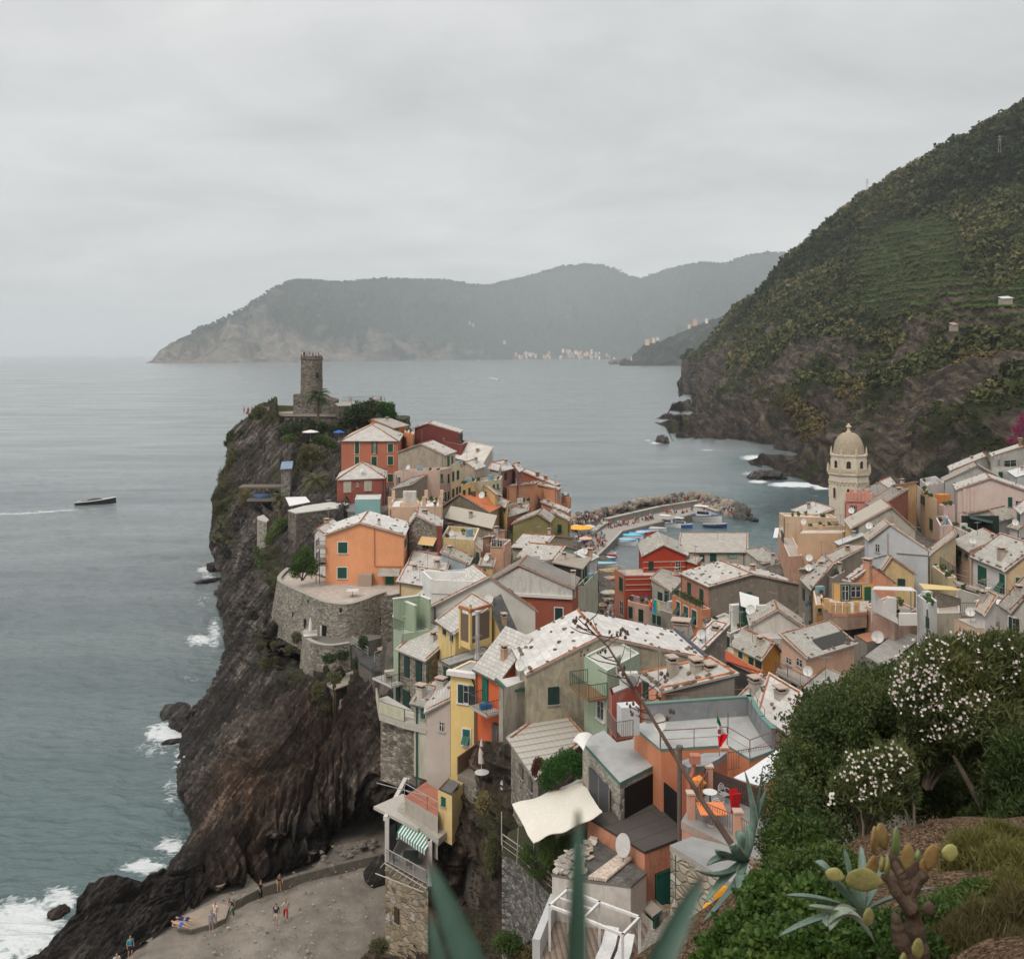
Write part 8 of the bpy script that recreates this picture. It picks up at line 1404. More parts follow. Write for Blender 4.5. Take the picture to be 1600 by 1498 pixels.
 bl =[(1190,268,11,-.42,'long white motor cruiser moored at the quay end',WHITE,(.5,.48,.44),'motor'),(1285,318,6.5,-.25,'dark blue rowing boat beside the white cruiser',(.02,.06,.16),(.5,.5,.48),'row'),(905,318,8.5,-.5,'white cabin boat with a sun roof at the middle of the quay',WHITE,(.5,.48,.44),'cabin'),(1015,322,7,-.5,'blue fishing boat with a white sun roof',(.02,.10,.30),(.5,.5,.5),'motor'),(815,352,6.5,-.35,'grey inflatable boat with an outboard motor',(.5,.5,.5),(.4,.4,.38),'cover'),(745,372,5.6,-.35,'red and blue boat third from the inflatable',(.45,.06,.04),(.06,.25,.5),'cover'),(700,378,5.6,-.35,'red edged boat with a pale cover',(.45,.06,.04),(.45,.5,.55),'cover'),(770,366,5.4,-.35,'light blue boat next to the grey inflatable',(.1,.35,.55),(.5,.6,.65),'row'),(650,392,5.8,-.35,'sky blue covered boat in the middle of the moored row',(.05,.25,.50),(.10,.40,.60),'cover'),(640,408,5.8,-.35,'white boat with a turquoise cover in the row',WHITE,(.15,.5,.58),'cover'),(610,425,5.8,-.35,'blue boat with white seats near the quay steps',(.04,.20,.45),(.5,.5,.5),'row'),(600,440,5.6,-.35,'white boat with a pale blue cover near the quay steps',WHITE,(.3,.55,.65),'cover'),(580,455,6,-.35,'white rowing boat nearest to the quay steps',WHITE,(.5,.48,.42),'row'),(450,545,5,-.7,'red rowing boat drawn up by the beach',(.5,.07,.03),(.5,.5,.45),'row'),(435,575,5,-.6,'blue boat with a pale cover by the beach',(.05,.2,.45),(.4,.6,.65),'cover'),(420,630,6,-.2,'white and blue boat pulled up in front of the beach houses',WHITE,(.3,.5,.55),'cover'),(455,520,4.5,-.7,'white dinghy behind the red rowing boat',WHITE,(.45,.45,.42),'row'),(450,670,4.4,.1,'yellow kayak lying on the harbour beach',(.75,.45,.02),(.6,.35,.02),'row'),(430,685,3.8,.15,'second yellow kayak lying lower on the harbour beach',(.75,.42,.02),(.6,.35,.02),'row')]
 for b in bl:boat(*b[:4],b[4],b[5],b[6],b[7],1.3 if b[1]>600 else 0.0)
 for i,(x,y)in enumerate([(345,665),(372,660),(362,672)]):boat(x,y,3.6,.1+.1*i,['orange kayak at the left on the harbour beach','orange kayak at the right on the harbour beach','orange kayak in front of the other two'][i],(.80,.13,.02),(.6,.1,.02),'row',1.2,R3)
 t = boat(150,788,12.5,.12,'black speedboat with a low cabin leaving a white wake',(.012,.014,.018),(.10,.09,.085),'speed',-.1,lambda a,b:(a,b)); O =(0,0,0); mb = MB(); mb.ico((-.2,0,1.35),1,0,(2.6,1.0,.75),0,2); mb.build('cabin',glassy((.015,.017,.02)),t,O); mb = MB(); mb.box((-3.2,0,1.5),(1.6,2.0,.3)); [mb.box((-4.8,s,1.35),(.8,.5,.5),0,1)for s in(-.6,.6)]; mb.build('seat',[plain((.2,.18,.15)),plain((.5,.42,.3))],t,O); t.rotation_euler =(0,-.07,.12)
 boat(781,594,8,-.3,'white boat crossing the bay far off',WHITE,(.5,.5,.5),'motor',0,lambda a,b:(a,b)); boat(890,567,16,0,'tiny white yacht before the distant village',WHITE,(.5,.5,.5),'motor',0,lambda a,b:(a,b)); boat(748,563.5,20,0,'tiny white ferry under the distant cliffs',WHITE,(.5,.5,.5),'motor',0,lambda a,b:(a,b))
 # street crowd between the houses
 for i in range(32):x = random.uniform(330,398); y = random.uniform(830,930); q_ = W(*R3(x,y),np.interp(y,[830,930],[176,158])); tiny(q_,'tiny person in the packed street to the harbour','crowd in the street')
 for i in range(9):x = random.uniform(315,395); q_ = W(*R3(x,random.uniform(800,900)),172); parasol(q_,'pale café parasol in the street to the harbour',[(.5,.42,.3),(.45,.3,.2),(.5,.5,.45)][i%3],1.2,2.2,False,'café parasols in the street')
harbour()
# ================================================================ ground under the town and the slope at the eye
LAND =[(-38,241),(-36,205),(-33,182),(-31,160),(-28,142),(-25,126),(-21,113),(-15,102),(-9,93),(-7,84),(-4,74),(-2,66),(0,55),(-1,40),(-3,20),(-10,-12),(200,-12),(200,216),(150,213),(110,208),(72,204),(68,188),(55,182),(45,200),(24,206),(22,224),(15,233),(11,215),(12,198),(8,194),(-6,204),(-20,230)]
def ground():
 ctl =[(x,y,z)for x,y,z in GROUNDPTS]; man =[(14.6,162,4),(17,190,2.6),(18,215,1.8),(16,228,1.6),(30,200,1.5),(22,180,4),(-45,232,30),(-30,215,27),(-20,205,22),(-31,182,22),(-28,160,18),(-26,142,15),(0,195,12),(6,200,8),(60,190,8),(62,175,9),(100,290,-4),(150,290,-2),(150,200,20),(14,146,4.5),(11,150,5),(12,165,3.2),(12,176,2.6),(10,158,5),(12,128,6),(11.5,140,5.5),(13,154,4.2),(11,136,6),(13,130,7),(16,140,5.5),(180,150,45),(150,100,44),(120,60,48),(70,30,46),(40,95,13),(50,80,17),(0,60,10),(4,56,14),(8,52,17),(10,46,21),(5,45,17.5),(20,48,22),(24,52,22),(18,40,25),(12,38,22),(26,36,30),(32,44,27),(40,60,25),(8,32,28),(10,24,34),(16,24,36.2),(22,26,36.5),(7,18,38.5),(12,18,40),(20,18,40.5),(3,30,24),(-2,30,20),(4,12,41.8),(7,12,42.1),(12,12,42.5),(3,7,43.6),(6,7,43.7),(1,3,45.4),(0,0,46.2),(5,0,46.3),(15,0,47),(-2,5,43),(-4,12,36),(-8,0,42),(0,45,15),(30,0,49),(45,15,48)]
 ctl += man; A = np.array(ctl); f = tps(A[:,:2],A[:,2],2e-3); g1 = np.r_[np.linspace(-60,-4,90),np.linspace(-3.6,40,190),np.linspace(41,200,150)]; g2 = np.r_[np.linspace(-12,60,290),np.linspace(61,300,240)]
 X,Y = np.meshgrid(g1,g2); Zg = f(np.stack([X,Y],-1)); d = np.hypot(X,Y); Zg = Zg+np.clip(d/40,.05,.5)*fbm(np.stack([X*.5,Y*.5,0*X],-1),4,300)+.04*fbm(np.stack([X*4,Y*4,0*X],-1),3,301)
 poly = np.array(LAND); ins = np.zeros(X.shape,bool); j = len(poly)-1
 for i in range(len(poly)):
  xi,yi = poly[i]; xj,yj = poly[j]; ins^=((yi>Y)!=(yj>Y))&(X<(xj-xi)*(Y-yi)/(yj-yi+1e-9)+xi); j = i
 dm = np.full(X.shape,1e9)
 for i in range(len(poly)):
  a,b = poly[i-1],poly[i]; e = b-a; t = np.clip(((X-a[0])*e[0]+(Y-a[1])*e[1])/(e@e),0,1); dm = np.minimum(dm,np.hypot(X-a[0]-t*e[0],Y-a[1]-t*e[1]))
 Zg = np.where(ins,Zg,Zg-(dm*6+dm**2*2)); Zg = np.maximum(Zg,-4); P = np.stack([X,Y,Zg],-1); GR.update(f=f)
 near = np.maximum(np.clip(1-(Y-14)/10,0,1),np.clip((X-21)/4,0,1)*np.clip((62-Y)/6,0,1))
 m,nt,b = newmat('earth',1,.05); g = G(nt); p = g.pos(); n = g.noise(p,.7,6,.65,.5); n2 = g.noise(p,16,6,.75); ch = g.vor(p,42,'F1','Color'); sc_ = g.N.new('ShaderNodeSeparateColor'); g.L.new(ch,sc_.inputs[0])
 town = g.mix(g.rng(n,.35,.65),(.085,.075,.065),(.20,.18,.155)); mulch = g.ramp(g.math('ADD',g.math('MULTIPLY',n2,.6),g.math('MULTIPLY',sc_.outputs[0],.4)),[(.3,(.035,.022,.014)),(.5,(.10,.062,.038)),(.68,(.22,.15,.095)),(.8,(.34,.26,.18))])
 g.L.new(g.mix(g.attr('near'),town,mulch),b.inputs['Base Color']); g.L.new(g.bump(g.math('ADD',n2,sc_.outputs[1]),.8,.05),b.inputs['Normal'])
 tag(npobj('ground',npmesh('ground',P.reshape(-1,3),gridfaces(*X.shape),m,True,{'near':('POINT',near)})),'ground of the town and brown mulch of the near slope',None,None,'structure')
GR ={}
ground()
def gz(x,y):return float(GR['f'](np.array([[x,y]]))[0])
# ================================================================ lower town: café terrace, garage roofs, ruin, pergola, stone tower house
root_,P_,zf = polybuilding('café terrace with salmon railing posts above the brown roof',[R9(650,645),R9(950,795),R9(1170,900),R9(1300,640),R9(1150,590),R9(900,420),R9(860,440),R9(700,560)],44,drop=4,name='terrace',cat='terrace',wall=(.56,.30,.21),floor=(.25,.25,.24),fascia=(.36,.27,.22),ft=.35)
def post(x,y,h=1.15):mb = MB(); p = Z(*R9(x,y),zf); mb.box(p+Vector((0,0,h/2)),(.34,.34,h)); mb.box(p+Vector((0,0,h+.03)),(.44,.44,.08),0,1); mb.build('railing_post',[plaster((.62,.33,.23),.3),plain((.5,.38,.3))],root_); return p
A_,B_,C_,D_ = post(712,625),post(822,450),post(915,345,1.3),post(1002,745)
mb = MB(); railmb(mb,A_,B_,1.0,.018,.13); railmb(mb,B_,C_,1.0,.018,.13); railmb(mb,A_,D_,.95,.018,.13); railmb(mb,D_,Z(*R9(1160,840),zf),.95,.018,.13); railmb(mb,C_,C_+Vector((4.2,1.6,0)),1.0,.018,.15); mb.build('railing',plain((.20,.11,.08)),root_)
mb = MB(); a_ = Z(*R9(855,470),zf); b_ = Z(*R9(1175,600),zf); e_ = b_-a_
for i in range(26):mb.box(a_.lerp(b_,i/25)+Vector((0,0,.55)),(.09,.03,1.05),math.atan2(e_.y,e_.x))
for h_ in(.25,.85):mb.box((a_+b_)/2+Vector((0,.03,h_)),(e_.length,.04,.09),math.atan2(e_.y,e_.x))
tag(mb.build('picket_fence',plain((.07,.05,.045)),None),'dark brown picket fence at the back of the café terrace','fence')
table(Z(*R9(830,560),zf),'round white café table between the dark post and the chair',.34,.75); table(Z(*R9(885,400),zf)+Vector((0,.6,0)),'round white café table farther back by the salmon post',.34,.75)
chair(Z(*R9(918,535),zf),'silver café chair drawn up to the nearer white table',.5,group=None); chair(Z(*R9(880,605),zf),'silver café chair in front of the nearer white table',2.6)
table(Z(*R9(840,665),zf),'orange cloth-covered table behind the front railing',.62,.72,(.75,.20,.04),(.45,.45,.45),sq=True)
mb = MB(); p = Z(*R9(985,590),zf); M_ = Matrix.Rotation(.25,3,'Z')@Matrix.Rotation(.22,3,'X'); mb.box(p+Vector((0,-.14,.5)),(.42,.03,1.0),0,0,M_); M_ = Matrix.Rotation(.25,3,'Z')@Matrix.Rotation(-.22,3,'X'); mb.box(p+Vector((0,.14,.5)),(.42,.03,1.0),0,0,M_); tag(mb.build('menu_board',plain((.55,.01,.015),.5),None),'red folding menu board on the café terrace','sign board')
mb = MB(); p = Z(*R9(760,500),zf); mb.ico(p+Vector((0,0,.75)),.32,0,(1,.8,1),.2,2); mb.tube(p,p+Vector((0,0,.5)),.2,.25); tag(mb.build('flower_pot',plain((.7,.25,.06)),None),'orange potted plant beside the front railing post','plant')
# flag
p = W(*R7(962,950),45.2); t = empty('flag',p,'green, white and red flag with a crest hanging from a thin pole','flag'); mb = MB(); mb.tube(p,W(*R7(950,640),45.2),.025); mb.build('pole',plain((.25,.2,.18)),t)
m,nt,b = newmat('flag_cloth',.8,.2); g = G(nt); u = g.uv(); sp = g.N.new('ShaderNodeSeparateXYZ'); g.L.new(u,sp.inputs[0]); g.L.new(g.ramp(sp.outputs[0],[(0,(.0,.16,.07)),(.24,(.62,.60,.58)),(.56,(.62,.01,.02))],'CONSTANT'),b.inputs['Base Color'])
mb = MB(); rows =[(948,700,962,722),(948,745,975,768),(950,790,990,795),(952,830,1018,812),(955,868,1005,850),(960,905,978,880)]; G_ =[]
for i,(x0,y0,x1,y1)in enumerate(rows):
 a_ = W(*R7(x0,y0),45.15); b_ = W(*R7(x1,y1),45.0); G_.append([a_.lerp(b_,k/6)+Vector((0,.09*math.sin(k*1.6+i),0))for k in range(7)])
for i in range(5):
 for k in range(6):f0,f1 = i/5,(i+1)/5; mb.face([G_[i][k],G_[i][k+1],G_[i+1][k+1],G_[i+1][k]],0,[(f0*.9+.05,0),(f0*.9+.05,1),(f1*.9+.05,1),(f1*.9+.05,0)])
fl = mb.build('cloth',m,t,smooth=True); mb = MB(); c_ = W(*R7(962,800),44.85); mb.box(c_,(.15,.02,.20),0,0); mb.box(c_+Vector((0,-.015,.0)),(.06,.02,.14),0,1); mb.ico(c_+Vector((0,0,.14)),.055,2,(1.3,.3,.7)); mb.build('crest',[plain((.35,.02,.02)),plain((.05,.08,.25)),plain((.5,.35,.08))],fl)
def cloth(name,label,cat,C,c,sag=.5,n=16,ripple=.05,poles=()):
 t = empty(name,sum(C,Vector())/4,label,cat); U,V = np.meshgrid(np.linspace(0,1,n),np.linspace(0,1,n)); a,b_,c_,d =[np.array(x)for x in C]; P =(a*(1-U)[...,None]+b_*U[...,None])*(1-V)[...,None]+(d*(1-U)[...,None]+c_*U[...,None])*V[...,None]
 P[...,2] += -sag*4*U*(1-U)*.6-sag*4*V*(1-V)*.4+ripple*np.sin(U*14+V*5)+ripple*fbm(np.stack([U*4,V*4,0*U],-1),3,330); th = P.copy(); th[...,2] -= .03; F1 = gridfaces(n,n); o = npobj('canvas',npmesh('canvas',np.vstack([P.reshape(-1,3),th.reshape(-1,3)])-np.array(t.location),np.vstack([F1,F1[:,::-1]+n*n]),plain(c,.9,var=.08)),(0,0,0),t)
 for p0,p1 in poles:mb = MB(); mb.tube(p0,p1,.03); mb.build('pole',plain((.3,.27,.24)),t)
cloth('shade_sail','large cream canvas shade sail over the garden','shade sail',[W(*R8(960,430),54),W(*R8(1395,262),56),W(*R8(1525,480),48),W(*R8(1095,662),49.5)],(.66,.62,.54),.10,26,.05,[(W(*R8(990,800),52.5),W(*R8(1000,570),53)),(W(*R8(1100,1050),51),W(*R8(1095,660),51)),(W(*R8(895,680),56),W(*R8(895,470),57))])
cloth('shade_sail','white triangular shade sail behind the picket fence','shade sail',[W(*R7(1050,1082),43),W(*R7(1330,900),46),W(*R7(1375,990),44),W(*R7(1235,1132),41.5)],(.64,.64,.65),.1,12,.01)
cloth('canvas_blind','rolled white canvas hood beside the lean-to roof','canvas',[W(*R7(60,855),52),W(*R7(120,808),53),W(*R7(180,820),53),W(*R7(125,915),50)],(.66,.65,.62),-.25,12,.0)
# grey roof and crazy-paved stone house under the café
root_,P_,z_ = polybuilding('house of crazy-paved stone walls with a grey roof below the café terrace',[R9(580,792),R9(720,738),R9(960,800),R9(1180,1020),R9(1080,1075),R9(990,1040)],42,drop=7,wall=(.4,.3,.2),floor=(.27,.27,.265),fascia=(.33,.31,.28),ft=.25,wmat=rubble((.36,.31,.24),1.6,.95,.42))
mb = MB(); mb.tube(P_[0]+Vector((.25,-.25,-.3)),P_[0]+Vector((.3,-.25,-7)),.07,None,10); mb.build('drainpipe',plain((.015,.07,.05),.5),root_); a_,b_ = P_[0],P_[5]; e_ = b_-a_; mb = MB(); mb.box(a_.lerp(b_,.55)+Vector((-.15,-.25,-3.2)),(e_.length*.9,.3,.18),math.atan2(e_.y,e_.x)); mb.build('ledge',plain((.58,.32,.24)),root_)
for(x,y,r_)in((905,1110,.3),(825,1205,.25)):mb = MB(); p = W(*R9(x,y),38.5); mb.ico(p,r_,0,(1.2,.4,1.6),0,2); tag(mb.build('parasol_canvas',plain((.75,.33,.03)),None),'orange folded canvas %s the agave leaves'%('behind' if y<1150 else 'low under'),'canvas')
# ruin, white wall, pergola terrace
LICH = plaster((.12,.11,.10),.95,(.02,.02,.02)); root_,P_,z_ = polybuilding('half-ruined white-walled building with a lichen-black roof',[S6(115,612),S6(412,665),S6(780,712),S6(912,600),S6(780,515),S6(480,312),S6(210,490)],45.5,drop=2.6,wall=(.62,.58,.53),floor=(.2,.18,.16),rmat=LICH,ft=.12,wmat=plaster((.62,.58,.53),.35))
mb = MB()
for i in range(90):u_,v_ = random.random(),random.random(); p =(P_[0]*(1-u_)+P_[1]*u_)*(1-v_)+(P_[6]*(1-u_)+P_[5]*u_)*v_; mb.box(p+Vector((0,0,random.uniform(.02,.22))),(random.uniform(.15,.5),random.uniform(.15,.4),.06),random.random()*3,random.randrange(3),(Matrix.Rotation(random.random()*3,3,'Z')@Matrix.Rotation(random.uniform(-.5,.5),3,'X')))
tag(mb.build('roof_rubble',[plain((.40,.33,.27)),plain((.28,.25,.22)),plain((.45,.40,.35))],root_),None,None,None,'stuff')
mb = MB(); a_,b_ = Z(*S6(430,665),z_),Z(*S6(560,680),z_); c_,d_ = Z(*S6(775,500),z_),Z(*S6(690,470),z_)
for i in range(7):p0 = a_.lerp(b_,i/6); p1 = d_.lerp(c_,i/6); mb.tube(p0+Vector((0,0,.1)),p1+Vector((0,0,.1)),.09,None,8)
mb.build('tile_strip',plain((.55,.46,.38),.9,var=.4),root_); p = Z(*S6(712,545),z_); mb = MB(); mb.tube(p,p+Vector((0,0,.9)),.03); ax = Vector((-.25,-.95,.2)).normalized(); qm = ax.to_track_quat('Z','Y').to_matrix(); mb.lathe((0,0,0),[(.02,0)],3)if 0 else None
ring =[p+Vector((0,0,1.0))+qm@Vector((math.cos(a)*.36,math.sin(a)*.55,.05))for a in np.linspace(0,6.28,20)]; mb.face(ring[:-1],1); mb.face([x+ax*-.05 for x in ring[:-1]][::-1],1); mb.build('satellite_dish',[plain((.3,.25,.22)),plain((.58,.57,.56),.5)],root_)
root_,P_,zt_ = polybuilding('plank-floored roof terrace with white parapets under the pergola',[S6(-20,1330),S6(10,1270),S6(150,1000),S6(780,930),S6(1000,1130),S6(760,1420),S6(200,1460)],43,ref=1,drop=4,name='terrace',cat='terrace',wall=(.6,.58,.54),floor=(.20,.16,.13),rmat=pantile((.26,.20,.16),.28,.3,(.3,.25,.2)),ft=.15)
mb = MB(); a_,b_ = Z(*S6(10,1270),zt_),Z(*S6(120,985),zt_); e_ = b_-a_; mb.box((a_+b_)/2+Vector((0,0,.45)),(e_.length+1,.35,.9),math.atan2(e_.y,e_.x)); mb.build('parapet',plaster((.52,.52,.52),.1),root_)
t = empty('pergola',Z(*S6(400,1300),zt_),'white painted open pergola frame on the plank terrace','pergola'); zp = 23.2; K ={k:Z(*S6(*v),zp)for k,v in dict(a=(100,880),b=(250,745),c=(515,852),d=(850,975),e=(710,1120),f=(385,985),g=(180,812),h=(455,905)).items()}; wm_ = plain((.66,.65,.63),.5)
for p_,q_ in('ab','bc','cd','de','ef','fa','fc'):mb = MB(); A2,B2 = K[p_],K[q_]; e_ = B2-A2; mb.box((A2+B2)/2,(e_.length+.1,.11,.12),math.atan2(e_.y,e_.x)); mb.build('beam',wm_,t)
for k in 'abcdef':mb = MB(); A2 = K[k]; mb.box(Vector((A2.x,A2.y,(zp+zt_)/2-.1)),(.11,.11,zp-zt_+.1)); mb.build('post',wm_,t)
for p_,q_ in(('gh'),):mb = MB(); e_ = K['h']-K['g']; mb.box((K['g']+K['h'])/2,(e_.length,.07,.07),math.atan2(e_.y,e_.x)); mb.build('beam',wm_,t)
for i,(x,y)in enumerate(((590,1270),(720,1330))):
 p = Z(*S6(x,y),zt_); t = empty('sun_lounger',p,['white sun lounger in the middle of the plank terrace','white sun lounger at the right of the plank terrace'][i],'sun lounger',None,-.35); O =(0,0,0); mb = MB(); mb.box((0,-.5,.32),(.62,1.2,.07)); mb.build('seat',plain((.64,.64,.64),.5),t,O); mb = MB(); mb.box((0,.42,.52),(.62,.85,.07),0,0,Matrix.Rotation(.5,3,'X')); mb.build('backrest',plain((.64,.64,.64),.5),t,O); mb = MB(); [mb.box((sx*.25,sy,.15),(.05,.05,.3))for sx in(-1,1)for sy in(-1,.1)]; mb.build('leg',plain((.6,.6,.6)),t,O)
House('white cottage wall with a green door and an orange-edged slate roof below the pergola',S6(775,1310),S6(1000,1440),S6(1160,1010),42,drop=1,roof='shedBC',rh=.5,wall=(.58,.55,.5),rm=slate((.34,.32,.28),.3,.25,.6),dirt=.6,gp=False)
H_ = House('stained white wall with an orange coping behind the pergola',S6(785,840),S6(960,1010),S6(1080,915),44.5,drop=0,roof='flat',par=0,wall=(.55,.52,.47),rm=membrane((.35,.32,.28)),dirt=.8,gp=False,win=[(q(S6,965,960,1000,1050),'BC','closed',None,(.01,.07,.05))])
# garden behind the rubble retaining wall
root_,P_,z_ = polybuilding('tall rubble retaining wall holding the garden below the shade sail',[R8(893,735),R8(945,745),R8(1010,795),R8(1110,890),R8(1212,1000),R8(1260,900),R8(1420,760),R8(1440,560),R8(1100,520),R8(935,600)],54.5,ref=0,drop=9,name='garden_wall',cat='wall',wmat=RUBG,floor=(.05,.06,.03),ft=.1,rmat=plain((.045,.045,.025),1,var=.5))
bush('dark green garden shrubs under the shade sail',R8,[(1180,720,60,90),(1060,740,60,60),(1240,830,60,80),(1120,840,50,50),(1390,640,70,50),(1300,680,60,60)],51,14000,.09,MDL,'bush','bush'); bush('upright yellow-green bush in the middle of the garden',R8,[(1195,660,38,80),(1180,750,55,60)],50.5,6000,.085,LTL,'bush','bush')
bush('rounded bright green bush between the lean-to roof and the garage',R8,[(1220,210,80,75),(1310,150,85,70),(1180,280,50,50),(1380,200,50,60)],55,16000,.10,((.02,.055,.012),(.035,.10,.02),(.07,.16,.03)),'bush','bush'); bush('reddish shrub at the left of the bright green bush',R8,[(1130,170,40,35),(1100,210,22,40)],56,3500,.09,((.07,.03,.02),(.12,.04,.03),(.10,.09,.04)),'bush','bush')
for(x,y,a_,b_,n_,p_,l_)in((780,420,50,60,2200,DRY,'dry grass on the rock below the closed parasol'),(830,740,40,130,3600,OLV,'weeds in the crack beside the garden wall'),(930,1290,90,60,3600,MDL,'green weeds at the foot of the garden wall'),(1040,1360,60,50,2600,DRY,'brown brush at the foot of the garden wall'),(130,1310,60,40,1800,OLV,'weeds at the foot of the stone tower house')):bush(l_,R8,[(x,y,a_,b_)],61 if x<900 else 52,n_,.13,p_,'weeds','weeds')
mb = MB(); [railmb(mb,W(*R8(*a),Y1),W(*R8(*b),Y2),1.0,.025,.2,False,2)for a,Y1,b,Y2 in(((900,720),55,(1010,800),53),((1010,800),53,(1215,990),50.5))]; tag(mb.build('railing',plain((.3,.26,.22)),None),'thin metal railing along the top of the garden wall','railing')
# stone tower house with the striped awning
H_ = House('tall ochre stone tower house with a glazed terrace on the beach rock',R8(168,785),R8(436,935),R8(545,640),66,bot=1470,roof='flat',par=0,wall=(.3,.25,.18),wm=rubble((.27,.22,.155),1.7,.6,.34),rm=plain((.30,.29,.28)),dirt=.3,gp=False,win=[(q(R8,228,1070,256,1165),'AB','closed',None,(.06,.035,.02)),(q(R8,182,1112,196,1140),'AB','glass',None,None),(q(R8,338,1110,350,1140),'AB','glass',None,None)])
a_,b_,c_,d_ = H_.a,H_.b,H_.c,H_.d; U3 = Vector((0,0,3.1)); mb = MB()
for p in(a_,b_,d_,a_.lerp(d_,.5)):mb.box(p+U3/2+Vector((.12,.12,0)),(.3,.3,3.1))
e_ = b_-a_; an = math.atan2(e_.y,e_.x); mb.box((a_+b_)/2+U3+Vector((0,2.4,.1)),(e_.length+.3,2.8,.22),an,1); e2 = d_-a_; mb.box((a_+d_)/2+U3,(e2.length,.3,.3),math.atan2(e2.y,e2.x),0); mb.box((b_+c_)/2+U3/2,((c_-b_).length,.25,3.1),math.atan2((c_-b_).y,(c_-b_).x),2); mb.build('porch_frame',[plain((.55,.53,.5)),plain((.42,.39,.35)),rubble((.27,.22,.155),1.7,.6,.34)],H_.root)
mb = MB(); mb.box((d_+c_)/2+U3/2+Vector((0,-.3,0)),((c_-d_).length,.1,3.0),math.atan2((c_-d_).y,(c_-d_).x)); mb.box((a_+d_)/2+U3/2+Vector((.1,0,0)),(e2.length,.05,2.6),math.atan2(e2.y,e2.x)); mb.build('glazing',glassy((.03,.035,.04)),H_.root)
mb = MB(); railmb(mb,a_,b_,1.0,.025,.14); o_ = Vector((-.25,-.75,0)); mb.tube(a_+o_*2,b_+o_,.04); mb.tube(a_+o_*.2,b_+o_*.4,.04); [mb.tube(a_.lerp(b_,k/9),a_.lerp(b_,k/9)+o_,.03)for k in range(10)]; mb.build('railing',plain((.38,.35,.32)),H_.root)
p0,p1,p2,p3 = W(*R8(305,502),69),W(*R8(488,605),67),W(*R8(415,712),65.5),W(*R8(240,598),68); mb = MB(); N_ = 22
for i in range(N_):
 f0,f1 = i/N_,(i+1)/N_; a2,b2,c2,d2 = p0.lerp(p1,f0),p0.lerp(p1,f1),p3.lerp(p2,f1),p3.lerp(p2,f0); mb.slab([a2,b2,c2,d2],.03,i%2); dz = Vector((0,0,-.28-.05*(i%2))); mb.face([d2,c2,c2+dz,d2+dz],i%2)
t = empty('awning',(p0+p2)/2,'green and white striped awning over the glazed terrace','awning'); mb.build('canvas',[plain((.015,.17,.12),.8),plain((.62,.62,.60),.8)],t)
table((a_+b_)/2+Vector((.2,1.2,0)),'dark table on the terrace under the striped awning',.55,.74,(.03,.04,.04),sq=True); [chair((a_+b_)/2+Vector(v),l,rz,(.03,.03,.03),None,0)for v,l,rz in(((-.8,1.0,0),'dark chair left of the terrace table',1.5),((1.2,1.1,0),'dark chair right of the terrace table',-1.5),((.2,.4,0),'dark chair in front of the terrace table',3.1))]
House('concrete roof slab stepping up behind the striped awning',R8(250,450),R8(440,660),R8(560,592),66.5,drop=-1,roof='flat',par=0,wall=(.4,.37,.33),rm=membrane((.42,.39,.35)),gp=False)if 0 else None
root_,P_,z_ = polybuilding('terracotta-tiled roof terrace behind the striped awning',[R8(288,378),R8(430,462),R8(497,503),R8(497,335),R8(420,285)],67,ref=1,drop=3,name='terrace',cat='terrace',wall=(.42,.38,.33),floor=(.34,.13,.085),fascia=(.4,.35,.3),rmat=membrane((.34,.13,.085),2.5))
mb = MB(); [railmb(mb,P_[i],P_[i+1],1.0,.022,.2,False,1)for i in(0,1)]; mb.tube(P_[0]+Vector((-2,0,1)),P_[1]+Vector((0,0,1.0)),.03); mb.build('railing',plain((.3,.3,.3)),root_)
polybuilding('long concrete slab roof along the terracotta terrace',[R8(243,448),R8(440,590),R8(500,640),R8(556,595),R8(500,540),R8(290,392)],66.5,ref=1,drop=.5,name='roof_slab',cat='roof',wall=(.4,.37,.33),floor=(.40,.37,.33),rmat=plaster((.42,.39,.34),.6))
House('little yellow hut with a dark green-edged felt roof and one tiny shutter',R8(497,332),R8(585,372),R8(655,292),66,roof='flat',par=0,drop=-.6,wall=(.66,.50,.24),rm=membrane((.12,.12,.115)),gp=False,dirt=.15,win=[(q(R8,521,382,545,432),'AB','closed',None,(.01,.10,.07))])
root_,P_,z_ = polybuilding('small brown-walled roof terrace with a closed parasol beside the yellow tower',[R6(580,1160),R6(690,1210),R6(770,1190),R6(768,1110),R6(700,1070)],67,ref=1,drop=3,name='terrace',cat='terrace',floor=(.2,.17,.14),wmat=RUBB); mb = MB(); e_ = P_[4]-P_[0]; mb.box((P_[0]+P_[4])/2+Vector((0,0,.6)),(e_.length,.08,1.3),math.atan2(e_.y,e_.x)); mb.build('fence',plain((.22,.13,.09)),root_)
parasol(P_[2]+Vector((-.6,-.1,0)),'closed pale parasol beside the vermilion house',(.58,.5,.45),closed=True,h=2.8); table(P_[2]+Vector((-.55,-.6,0)),'round white table under the closed parasol',.5,.8)
